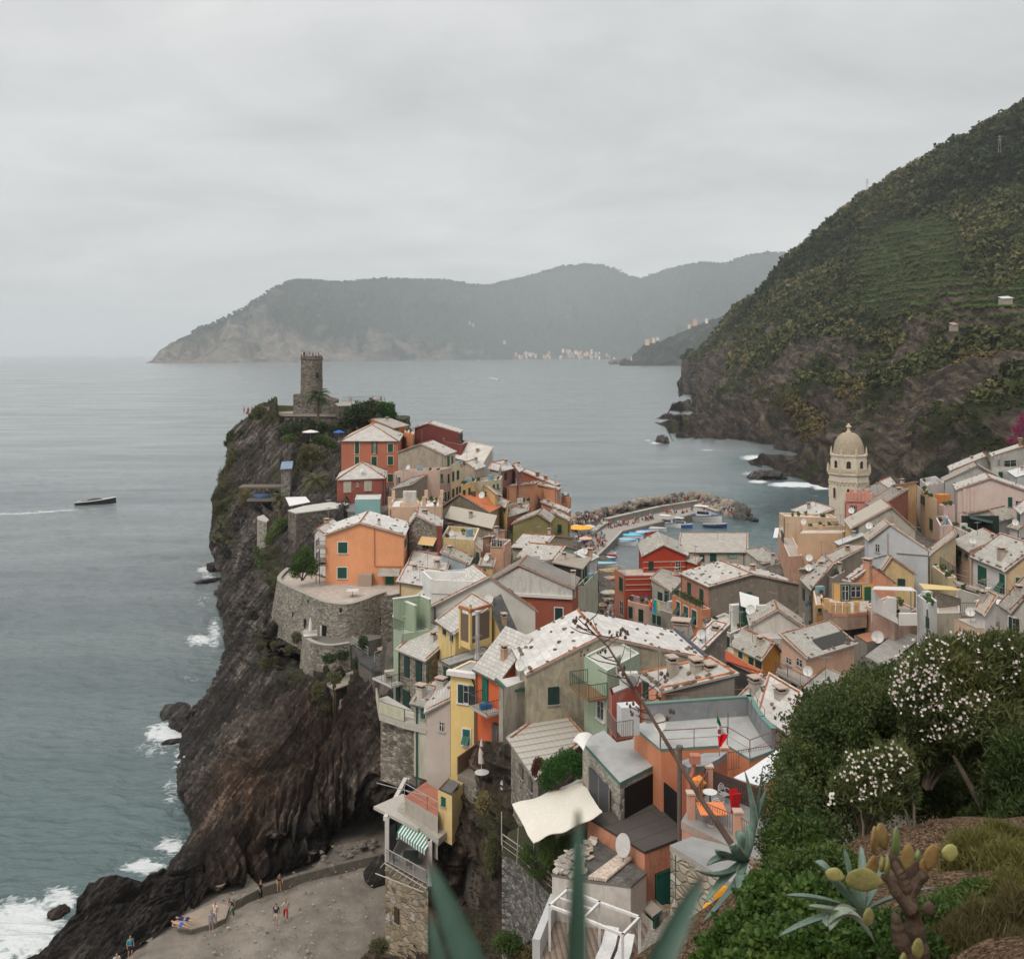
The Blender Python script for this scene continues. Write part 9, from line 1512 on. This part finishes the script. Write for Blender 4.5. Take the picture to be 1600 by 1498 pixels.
# beach: kerb, platform, people
mb = MB(); L_ =[Z(*RB(x,y),1.65)for x,y in((940,925),(1050,870),(1200,820),(1350,780),(1540,735))]
for i in range(4):e_ = L_[i+1]-L_[i]; mb.box((L_[i]+L_[i+1])/2+Vector((0,.3,-.6)),(e_.length+.05,.45,1.2),math.atan2(e_.y,e_.x))
tag(mb.build('kerb_wall',plaster((.16,.14,.12),.6),None),'low concrete kerb wall between the cliff foot and the sand','wall')
polybuilding('worn concrete platform at the foot of the rock spur',[RB(700,990),RB(780,965),RB(870,925),RB(925,940),RB(910,990),RB(860,1010),RB(770,1035),RB(715,1030)],78,ref=6,drop=1.4,name='platform',cat='platform',wall=(.17,.15,.13),floor=(.28,.23,.18),ft=.1)
bz = 1.15; PB = lambda x,y,z = bz:Z(*RB(x,y),z)
person(PB(1113,1020),'person in a navy shirt and white shorts standing on the beach, seen from behind','stand',3.0,(.01,.02,.06),(.5,.48,.42),scale=1.05); person(PB(1152,995),'person in a white top and long red trousers walking on the beach','walk',.3,(.5,.42,.38),(.40,.03,.04),'trousers',hair=0)
person(PB(1050,918),'person in black standing with a raised arm before the kerb wall','stand',1.2,(.015,.015,.02),(.015,.015,.02),'trousers'); person(PB(1125,880),'person with a backpack and tan shorts leaning on the kerb wall','lean',.4,(.05,.05,.055),(.35,.26,.14),extra='backpack')
person(PB(852,1045),'person in a pale blue patterned shirt standing beside the platform','stand',.5,(.25,.30,.42),(.20,.25,.36)); person(PB(868,1010,1.5),'person in a white towel standing on the edge of the platform','stand',-.4,(.6,.55,.5),(.5,.5,.5)); person(PB(940,985),'person in dark clothes and green waders bending at the platform end','lean',-.8,(.015,.02,.035),(.01,.10,.04),'trousers')
person(PB(725,1020,1.9),'sunbather in blue shorts lying on the platform','lie',1.2,None,(.02,.12,.5)); person(PB(748,1000,1.9),'sunbather in dark blue lying beside the one in blue shorts','lie',1.4,(.02,.03,.1),(.02,.03,.1)); person(Z(*RB(525,1150),1.2),'person in a bright turquoise shirt standing against the rock spur','stand',.6,(.01,.28,.42),(.03,.04,.06)); person(Z(*RB(470,1180),1.2),'person in a white cap sitting at the bottom edge of the beach','sit',.6,(.5,.5,.5),(.1,.1,.1))
# debris line, dark wet patch
mb = MB(); [mb.ico(PB(random.uniform(760,1500),random.uniform(700,760)if 0 else 0,1),1)for _ in()]
for i in range(34):
 x = random.uniform(1150,1520); y = np.interp(x,[1100,1520],[800,715])+random.uniform(-50,6); p = PB(x,y,1.6); mb.ico(p,random.uniform(.1,.4),0,(1.3,1,.7),.25)
tag(mb.build('fallen_stones',plain((.16,.14,.12),.95,var=.4),None),'fallen stones piled behind the kerb wall at the cave','stones',None,'stuff')
mb = MB()
for i in range(420):
 X_,Y_ = random.uniform(-25,-9),random.uniform(70,90); r_ = random.uniform(.03,.10)*(2 if random.random()<.04 else 1); mb.ico((X_,Y_,1.05+random.uniform(0,.08)),r_,random.randrange(3),(1.2,1,.6),.2)
tag(mb.build('pebbles',[plain((.36,.33,.29)),plain((.12,.11,.10)),plain((.25,.22,.18))],None),'loose pebbles and stones strewn over the beach','stones',None,'stuff')
# ================================================================ plants on the near slope
ID = lambda x,y:(x,y)
def flowers(root,pts,Y,r,per,size,c=(.72,.62,.62),seed=5,name='flowers'):
 R = np.random.default_rng(seed); V =[]
 for(x,y,k)in pts:
  C = np.array(W(x,y,Y)); n = int(per*k)
  for i in range(n):
   p = C+R.normal(size=3)*r*k**.5*.5; ax = R.normal(size=3)+np.array([0,-1.2,.6]); ax/=np.linalg.norm(ax); u = np.cross(ax,R.normal(size=3)); u/=np.linalg.norm(u); v = np.cross(ax,u)
   for j in range(5):a = j*1.2566; d = u*math.cos(a)+v*math.sin(a); e = -u*math.sin(a)+v*math.cos(a); V +=[p,p+(d*.55+e*.32)*size,p+d*size+ax*size*.2,p+(d*.55-e*.32)*size]
 V = np.array(V); o = np.array(root_origin(root)); return tag(npobj(name,npmesh(name,V-o,np.arange(len(V)).reshape(-1,4),plain(c,.7,var=.12),False),(0,0,0),root),kind='stuff')
HP =((.015,.030,.010),(.045,.070,.020),(.13,.14,.045)); HB =((.022,.045,.010),(.045,.085,.018),(.11,.14,.035)); OLE =((.028,.044,.016),(.075,.095,.032),(.19,.18,.07))
bush('dark clipped hedge rising behind the small white oleander',ID,[(1350,1120,75,62,17),(1300,1160,75,75,16.5),(1262,1215,58,70,16),(1240,1290,46,72,14.5),(1270,1330,62,60,14),(1400,1150,75,75,17.5),(1335,1230,60,60,16),(1420,1220,60,60,18),(1230,1360,36,36,13.5),(1480,1230,60,50,18.5)],16,105000,.062,HP,'hedge','hedge',asp=.5,shell=.55,rough=.42)
bush('mixed green hedge bank above the garden path at the left',ID,[(1245,1330,48,50,12.5),(1260,1390,70,50,11),(1215,1400,40,40,11.5),(1310,1370,50,44,11)],12,34000,.055,HB,'hedge','hedge',asp=.5,shell=.5,rough=.4)
bush('bright leafy creeper covering the bottom of the slope',ID,[(1200,1440,62,46,9.5),(1150,1478,48,40,9.2),(1270,1450,66,48,9),(1340,1480,70,40,8.4),(1230,1510,90,50,8.4),(1400,1500,80,40,7.8),(1190,1400,34,28,10),(1120,1510,36,30,9)],9,62000,.062,((.022,.05,.010),(.05,.10,.018),(.12,.17,.04)),'creeper','creeper',asp=.8,shell=.5,rough=.4)
t = bush('tall oleander bush full of white flowers',ID,[(1450,1090,48,62,16),(1500,1050,62,58,16),(1560,1040,56,52,16),(1520,1120,70,55,15.6),(1590,1100,50,60,16),(1450,1150,40,50,16),(1560,1180,60,40,15.6),(1620,1050,50,60,16.5)],16,62000,.13,OLE,'oleander','oleander',asp=.2,up=.9,shell=.6)
FP =[(1412,1050,1.2),(1420,1035,1.3),(1430,1060,1),(1440,1080,1.2),(1425,1090,1.1),(1448,1065,1.5),(1462,1045,1.5),(1470,1030,1.2),(1452,1020,.8),(1478,1005,.8),(1490,998,.7),(1505,1002,.8),(1530,1000,.5),(1400,1065,1),(1408,1030,1),(1450,1103,1.3),(1473,1092,1.0),(1488,1108,1.5),(1468,1112,.9),(1405,1098,1.1),(1410,1075,1.2),(1432,1110,.8),(1525,1030,.8),(1560,1010,.5),(1500,1130,.8),(1480,1140,.7),(1522,1095,1.5),(1535,1100,1.2),(1545,1090,.8),(1522,1130,1.2),(1512,1120,.8),(1540,1132,.9),(1470,1146,.8),(1445,1150,.6),(1515,1150,.6),(1580,1060,.5),(1595,1030,.8),(1590,1045,.7),(1570,1085,.4),(1392,1090,1),(1500,1060,.5),(1430,1010,.6),(1465,1150,.6),(1455,1045,1.4),(1443,1052,1.2),(1580,1000,.4),(1545,1040,.4),(1478,1075,.8)]
flowers(t,[(x,y-2,k)for x,y,k in FP],15.1,.15,9,.025,(.66,.57,.54))
mb = MB()
for(a,b,c)in(((1592,1345,15.5),(1555,1260,15.3),(1520,1170,15.5)),((1592,1345,15.5),(1570,1250,15.4),(1580,1150,15.6)),((1590,1345,15.5),(1540,1270,15.2),(1490,1180,15.4)),((1596,1345,15.6),(1600,1240,15.6),(1610,1130,15.8))):mb.path([W(*a[:2],a[2]),W(*b[:2],b[2]),W(*c[:2],c[2])],[.085,.06,.03],7)
mb.build('trunk',plain((.13,.10,.08),.95,var=.4),t)
bush('dark oleander without flowers at the right edge',ID,[(1600,1200,50,60,14.5),(1570,1260,34,50,14.8),(1625,1290,60,60,14),(1540,1290,34,34,15.5)],14.5,22000,.12,HP,'oleander','oleander',asp=.22,up=.8)
t = bush('small oleander with white flowers in front of the dark hedge',ID,[(1350,1205,36,30,12.6),(1395,1195,36,34,12.6),(1325,1225,28,22,12.5),(1410,1230,26,34,12.7),(1370,1240,40,26,12.5)],12.5,15000,.11,((.05,.07,.025),(.09,.11,.04),(.16,.16,.07)),'oleander','oleander',asp=.18,up=1.0)
flowers(t,[(1330,1180,.7),(1318,1208,.6),(1345,1195,.8),(1360,1205,.9),(1362,1222,1.0),(1380,1165,.7),(1400,1168,.8),(1375,1182,.6),(1392,1190,.6),(1412,1180,.6),(1420,1190,.5),(1340,1235,.8),(1348,1240,.8),(1300,1240,.6),(1302,1250,.6),(1325,1215,.6),(1392,1228,.8),(1410,1200,.6),(1385,1205,.7),(1356,1175,.6),(1336,1210,.6)],12.0,.12,11,.021,(.66,.60,.52),6)
mb = MB(); [mb.path([W(x0,y0,12.6),W((x0+x1)/2+4,(y0+y1)/2,12.5),W(x1,y1,12.5)],[.02,.016,.01],5)for x0,y0,x1,y1 in((1348,1330,1342,1250),(1428,1300,1420,1225),(1424,1300,1400,1240),(1380,1310,1370,1250))]; mb.build('trunk',plain((.30,.26,.2),.9),t)
bush('dry yellow-green broom tufts at the right edge',ID,[(1540,1330,60,26,10),(1590,1360,60,36,9.5),(1500,1350,30,20,10),(1570,1310,40,22,10.5),(1600,1410,50,40,8.6)],10,26000,.10,((.06,.07,.02),(.14,.13,.04),(.26,.22,.08)),'broom','shrub',asp=.10,up=1.4)
bush('reddish dry grass in the lower right corner',ID,[(1560,1460,70,44,7.6),(1610,1440,50,50,7.6),(1500,1480,50,30,7.4),(1620,1500,60,40,7.2)],7.5,22000,.13,((.04,.05,.018),(.11,.09,.038),(.24,.16,.08)),'grass_tuft','grass',asp=.07,up=1.6)
bush('low green weeds round the cactus',ID,[(1470,1450,60,40,8),(1500,1420,40,30,8.4),(1380,1460,44,34,8.2),(1440,1500,60,34,7.3),(1530,1400,30,24,8.8),(1300,1410,40,30,9.2),(1345,1440,34,26,8.5)],8,22000,.055,HB,'weeds','weeds',asp=.5)
# agaves
@cached
def agavemat(c=(.13,.20,.16),edge=(.30,.34,.25)):
 m,nt,b = newmat('agave_skin',.5,.35); g = G(nt); p = g.obj(); u = g.uv(); sp = g.N.new('ShaderNodeSeparateXYZ'); g.L.new(u,sp.inputs[0]); n = g.noise(p,9,5,.6); e = g.math('ABSOLUTE',g.math('SUBTRACT',sp.outputs[0],.5)); col = g.mix(g.rng(n,.35,.7),scl(c,.8),scl(c,1.25))
 col = g.mix(g.rng(e,.42,.5,0,.8),col,edge); col = g.mix(g.rng(sp.outputs[1],.93,.99),col,(.08,.05,.035)); g.L.new(col,b.inputs['Base Color']); g.L.new(g.bump(n,.15,.01),b.inputs['Normal']); return m
def agleaf(parent,a,b,c,w,mat,up=(0,0,1),n=20):
 mb = MB(); prev = None
 for i in range(n+1):
  t = i/n; p = a*(1-t)**2+b*2*t*(1-t)+c*t*t; d =((b-a)*(1-t)+(c-b)*t).normalized(); s = d.cross(Vector(up)); s = s.normalized()if s.length>.05 else Vector((1,0,0)); nn = s.cross(d); ww = w*(.75+.9*t)*(1-t**2.2)**.8*(.62 if t>.0 else .6)+.002
  ring =[p-s*ww+nn*ww*.45,p-s*ww*.5+nn*ww*.08,p-nn*0,p+s*ww*.5+nn*ww*.08,p+s*ww+nn*ww*.45,p+s*ww*.5-nn*ww*.35,p-nn*ww*.5,p-s*ww*.5-nn*ww*.35]
  us =(0,.25,.5,.75,1,.8,.5,.2)
  if prev:
   for k in range(8):k2 =(k+1)%8; mb.face([prev[k],prev[k2],ring[k2],ring[k]],0,[(us[k],t-1/n),(us[k2],t-1/n),(us[k2],t),(us[k],t)])
  if .035<w<.09 and 0<i<n-1:
   for q_,sg in((ring[0],-1),(ring[4],1)):mb.face([q_,q_+d*.014,q_+s*sg*.012+d*.012],0,[(0,.99)]*3)
  prev = ring
 mb.build('leaf',mat,parent,None,True)
AG = agavemat(); AGP = agavemat((.24,.30,.23),(.40,.42,.32)); AGD = agavemat((.10,.15,.125),(.20,.2,.14))
t = empty('agave',W(1350,1440,7.6),'large blue-green agave left of the cactus with one folded pale leaf','agave'); c0 = W(1345,1430,7.6)
for(m_,e_,w_,mt)in(((1290,1345,7.4),(1272,1345-0,7.6),.07,AG),((1300,1400,7.2),(1225,1398,7.0),.055,AG),((1295,1420,7.2),(1215,1463,6.9),.05,AG),((1330,1380,7.5),(1318,1322,7.6),.055,AG),((1350,1370,7.6),(1345,1318,7.8),.05,AG),((1310,1425,7.0),(1262,1415,6.8),.075,AGP),((1375,1380,7.6),(1390,1330,7.8),.045,AG),((1375,1400,7.5),(1466,1385,7.4),.035,AGD),((1330,1400,7.2),(1285,1362,7.0),.06,AG)):agleaf(t,c0,W(*m_),W(*e_),w_,mt)
agleaf(t,c0+Vector((.05,-.1,.0)),W(1320,1395,7.0),W(1296,1455,6.9),.085,AGP); agleaf(t,W(1290,1445,6.95),W(1330,1395,7.0),W(1368,1475,7.0),.07,AGP)
t = empty('agave',W(1155,1330,13),'grey-green agave with curled old leaves above the crazy-paved house','agave'); c0 = W(1165,1345,12.5)
for(m_,e_,w_)in(((1150,1300,12.5),(1157,1298,12.6),.10),((1190,1300,12.5),(1163,1202,12.4),.09),((1130,1330,12),(1104,1352,11.8),.10),((1120,1330,12),(1121,1330,11.6),.11),((1150,1370,11.6),(1165,1420,11.4),.10),((1140,1360,11.8),(1100,1412,11.4),.09),((1170,1300,12.6),(1178,1282,12.8),.10),((1110,1335,12.2),(1125,1329,12),.09),((1130,1380,11.6),(1085,1358,11.4),.08),((1150,1400,11.4),(1120,1470,11.1),.08),((1170,1310,12.5),(1200,1225,12.7),.07),((1180,1300,12.6),(1192,1198,12.5),.06),((1160,1380,11.5),(1096,1442,11.2),.07),((1140,1330,12),(1150,1318,12),.13)):agleaf(t,c0,W(*m_),W(*e_),w_,AG if w_>.075 else AGD)
mb = MB(); P0 =[W(1143,1318,12.6),W(1100,1255,12.9),W(1048,1170,13.3),W(1000,1090,13.8),W(950,1010,14.2),W(903,966,14.6)]; mb.path(P0,[.042,.034,.027,.02,.014,.008],8)
for i in range(26):
 f = random.uniform(.45,1.0)*5; k = min(4,int(f)); p = P0[k].lerp(P0[k+1],f-k); d = Vector((random.uniform(-1,1),random.uniform(-.6,.6),random.uniform(-.1,.9))).normalized()*random.uniform(.2,.55); q_ = p+d*.6+Vector((0,0,-.03)); e = p+d; mb.path([p,q_,e],[.010,.008,.005],4)
 if i%2:[mb.ico(e+Vector((random.uniform(-.07,.07),random.uniform(-.07,.07),random.uniform(-.05,.09))),random.uniform(.014,.028),0,(1,1,1.5),.25)for _ in range(4)]
mb.build('dead_stalk',plain((.10,.065,.05),.95,var=.5,scale=4),t)
# cactus
t = empty('cactus',W(1430,1530,7.0),'tall prickly pear cactus with brown trunk and yellow-green pads','cactus'); m,nt,b = newmat('cactus_skin',.7,.25); g = G(nt); p = g.obj(); v = g.vor(p,26); n = g.noise(p,6,5,.6); sp = g.N.new('ShaderNodeSeparateXYZ'); g.L.new(p,sp.inputs[0])
def padmat(c,c2):
 m,nt,b = newmat('cactus_pad',.65,.3); g = G(nt); p = g.obj(); v = g.vor(p,30); n = g.noise(p,9,7,.75); col = g.mix(g.rng(n,.38,.62),c,c2); col = g.mix(g.rng(v,.0,.16,.8,0),col,(.05,.03,.02)); g.L.new(col,b.inputs['Base Color']); g.L.new(g.bump(v,.25,.01),b.inputs['Normal']); return m
PG = padmat((.27,.22,.08),(.15,.16,.055)); PY_ = padmat((.36,.34,.12),(.27,.25,.09)); PB_ = padmat((.21,.115,.045),(.26,.20,.07)); PK = padmat((.050,.034,.024),(.095,.062,.040)); PGR = padmat((.13,.18,.07),(.20,.24,.09))
for(x,y,rx,ry,rot,Y,mt,yaw_)in((1305,1366,16,11,.35,6.9,PY_,.1),(1351,1374,30,19,.10,6.9,PG,.0),(1366,1312,9,22,-.05,6.95,PB_,.9),(1378,1307,12,24,-.35,7.1,PB_,.5),(1400,1315,9,24,-.05,7.1,PGR,.7),(1357,1432,10,15,.0,6.8,PG,.3),(1418,1340,12,22,.05,7.0,PB_,.2),(1455,1338,13,20,.25,6.95,PB_,.1),(1484,1332,14,14,.0,6.9,PY_,.1),(1434,1340,6,12,.1,7.1,PGR,.8),(1378,1350,5,13,-.05,6.9,PG,1.0),(1386,1352,5,15,.1,6.9,PG,1.0),(1362,1354,11,18,.3,7.05,PB_,.4),(1401,1352,10,24,-.6,7.05,PK,.2),(1428,1365,17,22,.4,7.0,PK,.1),(1445,1352,11,17,.5,7.0,PB_,.1),(1434,1482,11,17,.0,6.7,PG,.3),(1411,1498,7,10,.2,6.7,PG,.6),(1451,1420,11,13,-.4,6.9,PK,.2),(1404,1385,15,17,-.35,7.0,PK,.1)):
 c_ = W(x,y,Y); k = Y/F; mb = MB(); Rm = Matrix.Rotation(yaw_,3,'Z')@Matrix.Rotation(rot,3,'Y'); V_,Fc_ = ICO[3]; i0 = 0; rxx = max(rx/max(math.cos(yaw_),.45),rx)
 for v_ in V_:
  hz = rx>ry*1.3; tt = v_[0]if hz else-v_[2]; sq = 1-.42*max(0,tt+.1)**1.5; bm_ = 1+.05*math.sin(9*v_[0]+7*v_[2]+x); mb.v.append(tuple(c_+Rm@Vector((v_[0]*rxx*k*(1 if hz else sq)*bm_,v_[1]*.020*bm_+.012*v_[0]*v_[2],v_[2]*ry*k*(sq if hz else 1)))))
 mb.f =[tuple(f)for f in Fc_]; mb.m =[0]*len(Fc_); mb.uv =[[(0,0)]*3]*len(Fc_); mb.build('pad',mt,t,None,True)
trk =[(1440,1540,17,7.0),(1434,1480,16,7.0),(1428,1440,13,7.0),(1418,1400,13,7.0),(1410,1370,10,7.0),(1395,1345,6,7.05)]
for path_ in(trk,[(1424,1420,11,6.95),(1405,1400,9,6.95),(1388,1375,6,6.95),(1378,1368,4,6.95)],[(1425,1500,12,6.9),(1408,1470,12,6.9),(1401,1440,9,6.9),(1400,1428,5,6.9)],[(1418,1400,13,7.0),(1428,1380,12,7.0),(1446,1362,8,6.98)]):
 mb = MB(); pts =[W(a,b_,d)for a,b_,c,d in path_]; rs =[c*7/F for a,b_,c,d in path_]; fine =[]; fr =[]
 for i in range(len(pts)-1):
  for k in range(4):fine.append(catmull(pts,i,k/4)); fr.append((rs[i]*(1-k/4)+rs[i+1]*k/4)*random.uniform(.88,1.12))
 mb.path(fine+[pts[-1]],fr+[rs[-1]],10); mb.build('trunk',PK,t)
 # blurred agave right in front of the lens
t = empty('agave',W(890,1800,.95),'out-of-focus agave right before the camera, three upright spiky leaves','agave'); AGF = agavemat((.045,.09,.065),(.06,.11,.08)); c0 = W(880,1900,.95)
for(m_,e_,w_)in(((790,1620,.92),(665,1335,1.0),.025),((905,1600,.80),(903,1265,.86),.0135),((985,1560,.88),(1100,1365,1.0),.021),((700,1640,.95),(672,1420,1.02),.016)):agleaf(t,c0,W(*m_),W(*e_),w_,AGF,(0,-1,.2))
# white picket fence and path behind the oleander
mb = MB(); a_ = W(1478,1205,19.5); b_ = W(1600,1215,18.5); e_ = b_-a_
for i in range(17):mb.box(a_.lerp(b_,i/16)+Vector((0,0,-.25)),(.07,.03,.62),math.atan2(e_.y,e_.x))
mb.box((a_+b_)/2+Vector((0,.03,-.1)),(e_.length,.03,.07),math.atan2(e_.y,e_.x)); tag(mb.build('picket_fence',plain((.45,.36,.33)),None),'pale weathered picket fence behind the oleanders','fence')
bush('dark shrubs filling the slope below the pale picket fence',ID,[(1480,1240,60,24,17),(1540,1245,60,26,17),(1440,1245,30,20,17.5),(1600,1235,50,30,17)],17,16000,.08,HP,'bush','bush')
bush('wild shrubs on the slope between the town and the dark hedge',ID,[(1300,1120,60,50,24),(1380,1080,60,40,26),(1450,1060,60,40,28),(1240,1190,26,30,22),(1550,1080,60,60,30),(1350,1180,80,60,22)],24,26000,.13,HP,'bush','bush')
bush('magenta bougainvillea at the right edge below the hillside',ID,[(1592,672,11,11),(1580,688,8,6),(1600,655,9,8)],195,1200,.4,((.12,.01,.06),(.28,.02,.12),(.30,.10,.12)),'bougainvillea','shrub')
for lb,x_,y_,Y_,s_ in(('tiny white-roofed hut among the terraces of the right hill',1571,467,480,2.6),('tiny stone house among the trees of the right hill',1490,508,470,1.3)):
 p = W(x_,y_,Y_); t = empty('hut',p,lb,'hut'); mb = MB(); mb.prism([(p.x-s_,p.y-2),(p.x+s_,p.y-2),(p.x+s_,p.y+2),(p.x-s_,p.y+2)],p.z-3,p.z); mb.build('wall',plain((.3,.27,.22)),t); mb = MB(); mb.slab([p+Vector((-s_*1.1,-2.4,0)),p+Vector((s_*1.1,-2.4,.3)),p+Vector((s_,2.4,1.6)),p+Vector((-s_,2.4,1.2))],.2); mb.build('roof',plain((.5,.5,.5)if s_>2 else(.3,.2,.15)),t)
for x_,y_,Y_ in((1355,296,1000),(1562,232,800)):
 p = W(x_,y_,Y_); t = empty('pylon',p,'thin lattice pylon on the ridge of the right hill' if x_<1400 else 'thin lattice pylon below the ridge at the upper right','pylon'); mb = MB(); [mb.tube(p+Vector((a,0,-4)),p+Vector((a*.2,0,11)),.18,None,4)for a in(-1.2,1.2)]; [mb.tube(p+Vector((-2,0,z)),p+Vector((2,0,z)),.15,None,4)for z in(7,9.5)]; mb.build('frame',plain((.3,.3,.3)),t)
 # washing and chairs on the pink house, flowers on the orange balcony
for i,(x0,x1,y1,c)in enumerate(((613,640,825,(.75,.16,.03)),(643,664,865,(.0,.32,.45)),(666,682,852,(.55,.55,.16)),(620,634,848,(.20,.05,.18)))):
 a_,b_ = W(*R3(x0,790),125.6),W(*R3(x1,803),125.3); mb = MB(); dz = W(*R3(x0,y1),125.6).z-a_.z; mb.slab([a_,b_,b_+Vector((0,-.06,dz)),a_+Vector((0,-.06,dz))],.02); tag(mb.build('laundry',plain(c,.9),None),['orange-red','turquoise','yellow-green','purple'][i]+' cloth on the washing line beside the pink house','laundry')
for i,(x_,y_)in enumerate(((538,800),(594,796))):chair(W(*R3(x_,y_),130),['left','right'][i]+' blue deck chair on the roof terrace before the striped house',.4-i,(.02,.08,.28),None,0)
a_,b_ = FLOWERB.a,FLOWERB.b; bl =[(a_.lerp(b_,f)+Vector((.1,.1,.75)),(.5,.4,.38))for f in(.15,.35,.5,.62,.8,.93)]; foliage('balcony_plants',bl,1800,.17,leafmat(*MDL),FLOWERB.root)
p = TERR_F.at(.55,.12,.7); foliage('balcony_plants',[(TERR_F.a.lerp(TERR_F.b,f)+Vector((.3,.3,.5)),(.6,.5,.45))for f in(.1,.3,.5,.75)],1500,.17,leafmat((.05,.07,.02),(.12,.08,.06),(.3,.12,.12)),TERR_F.root)
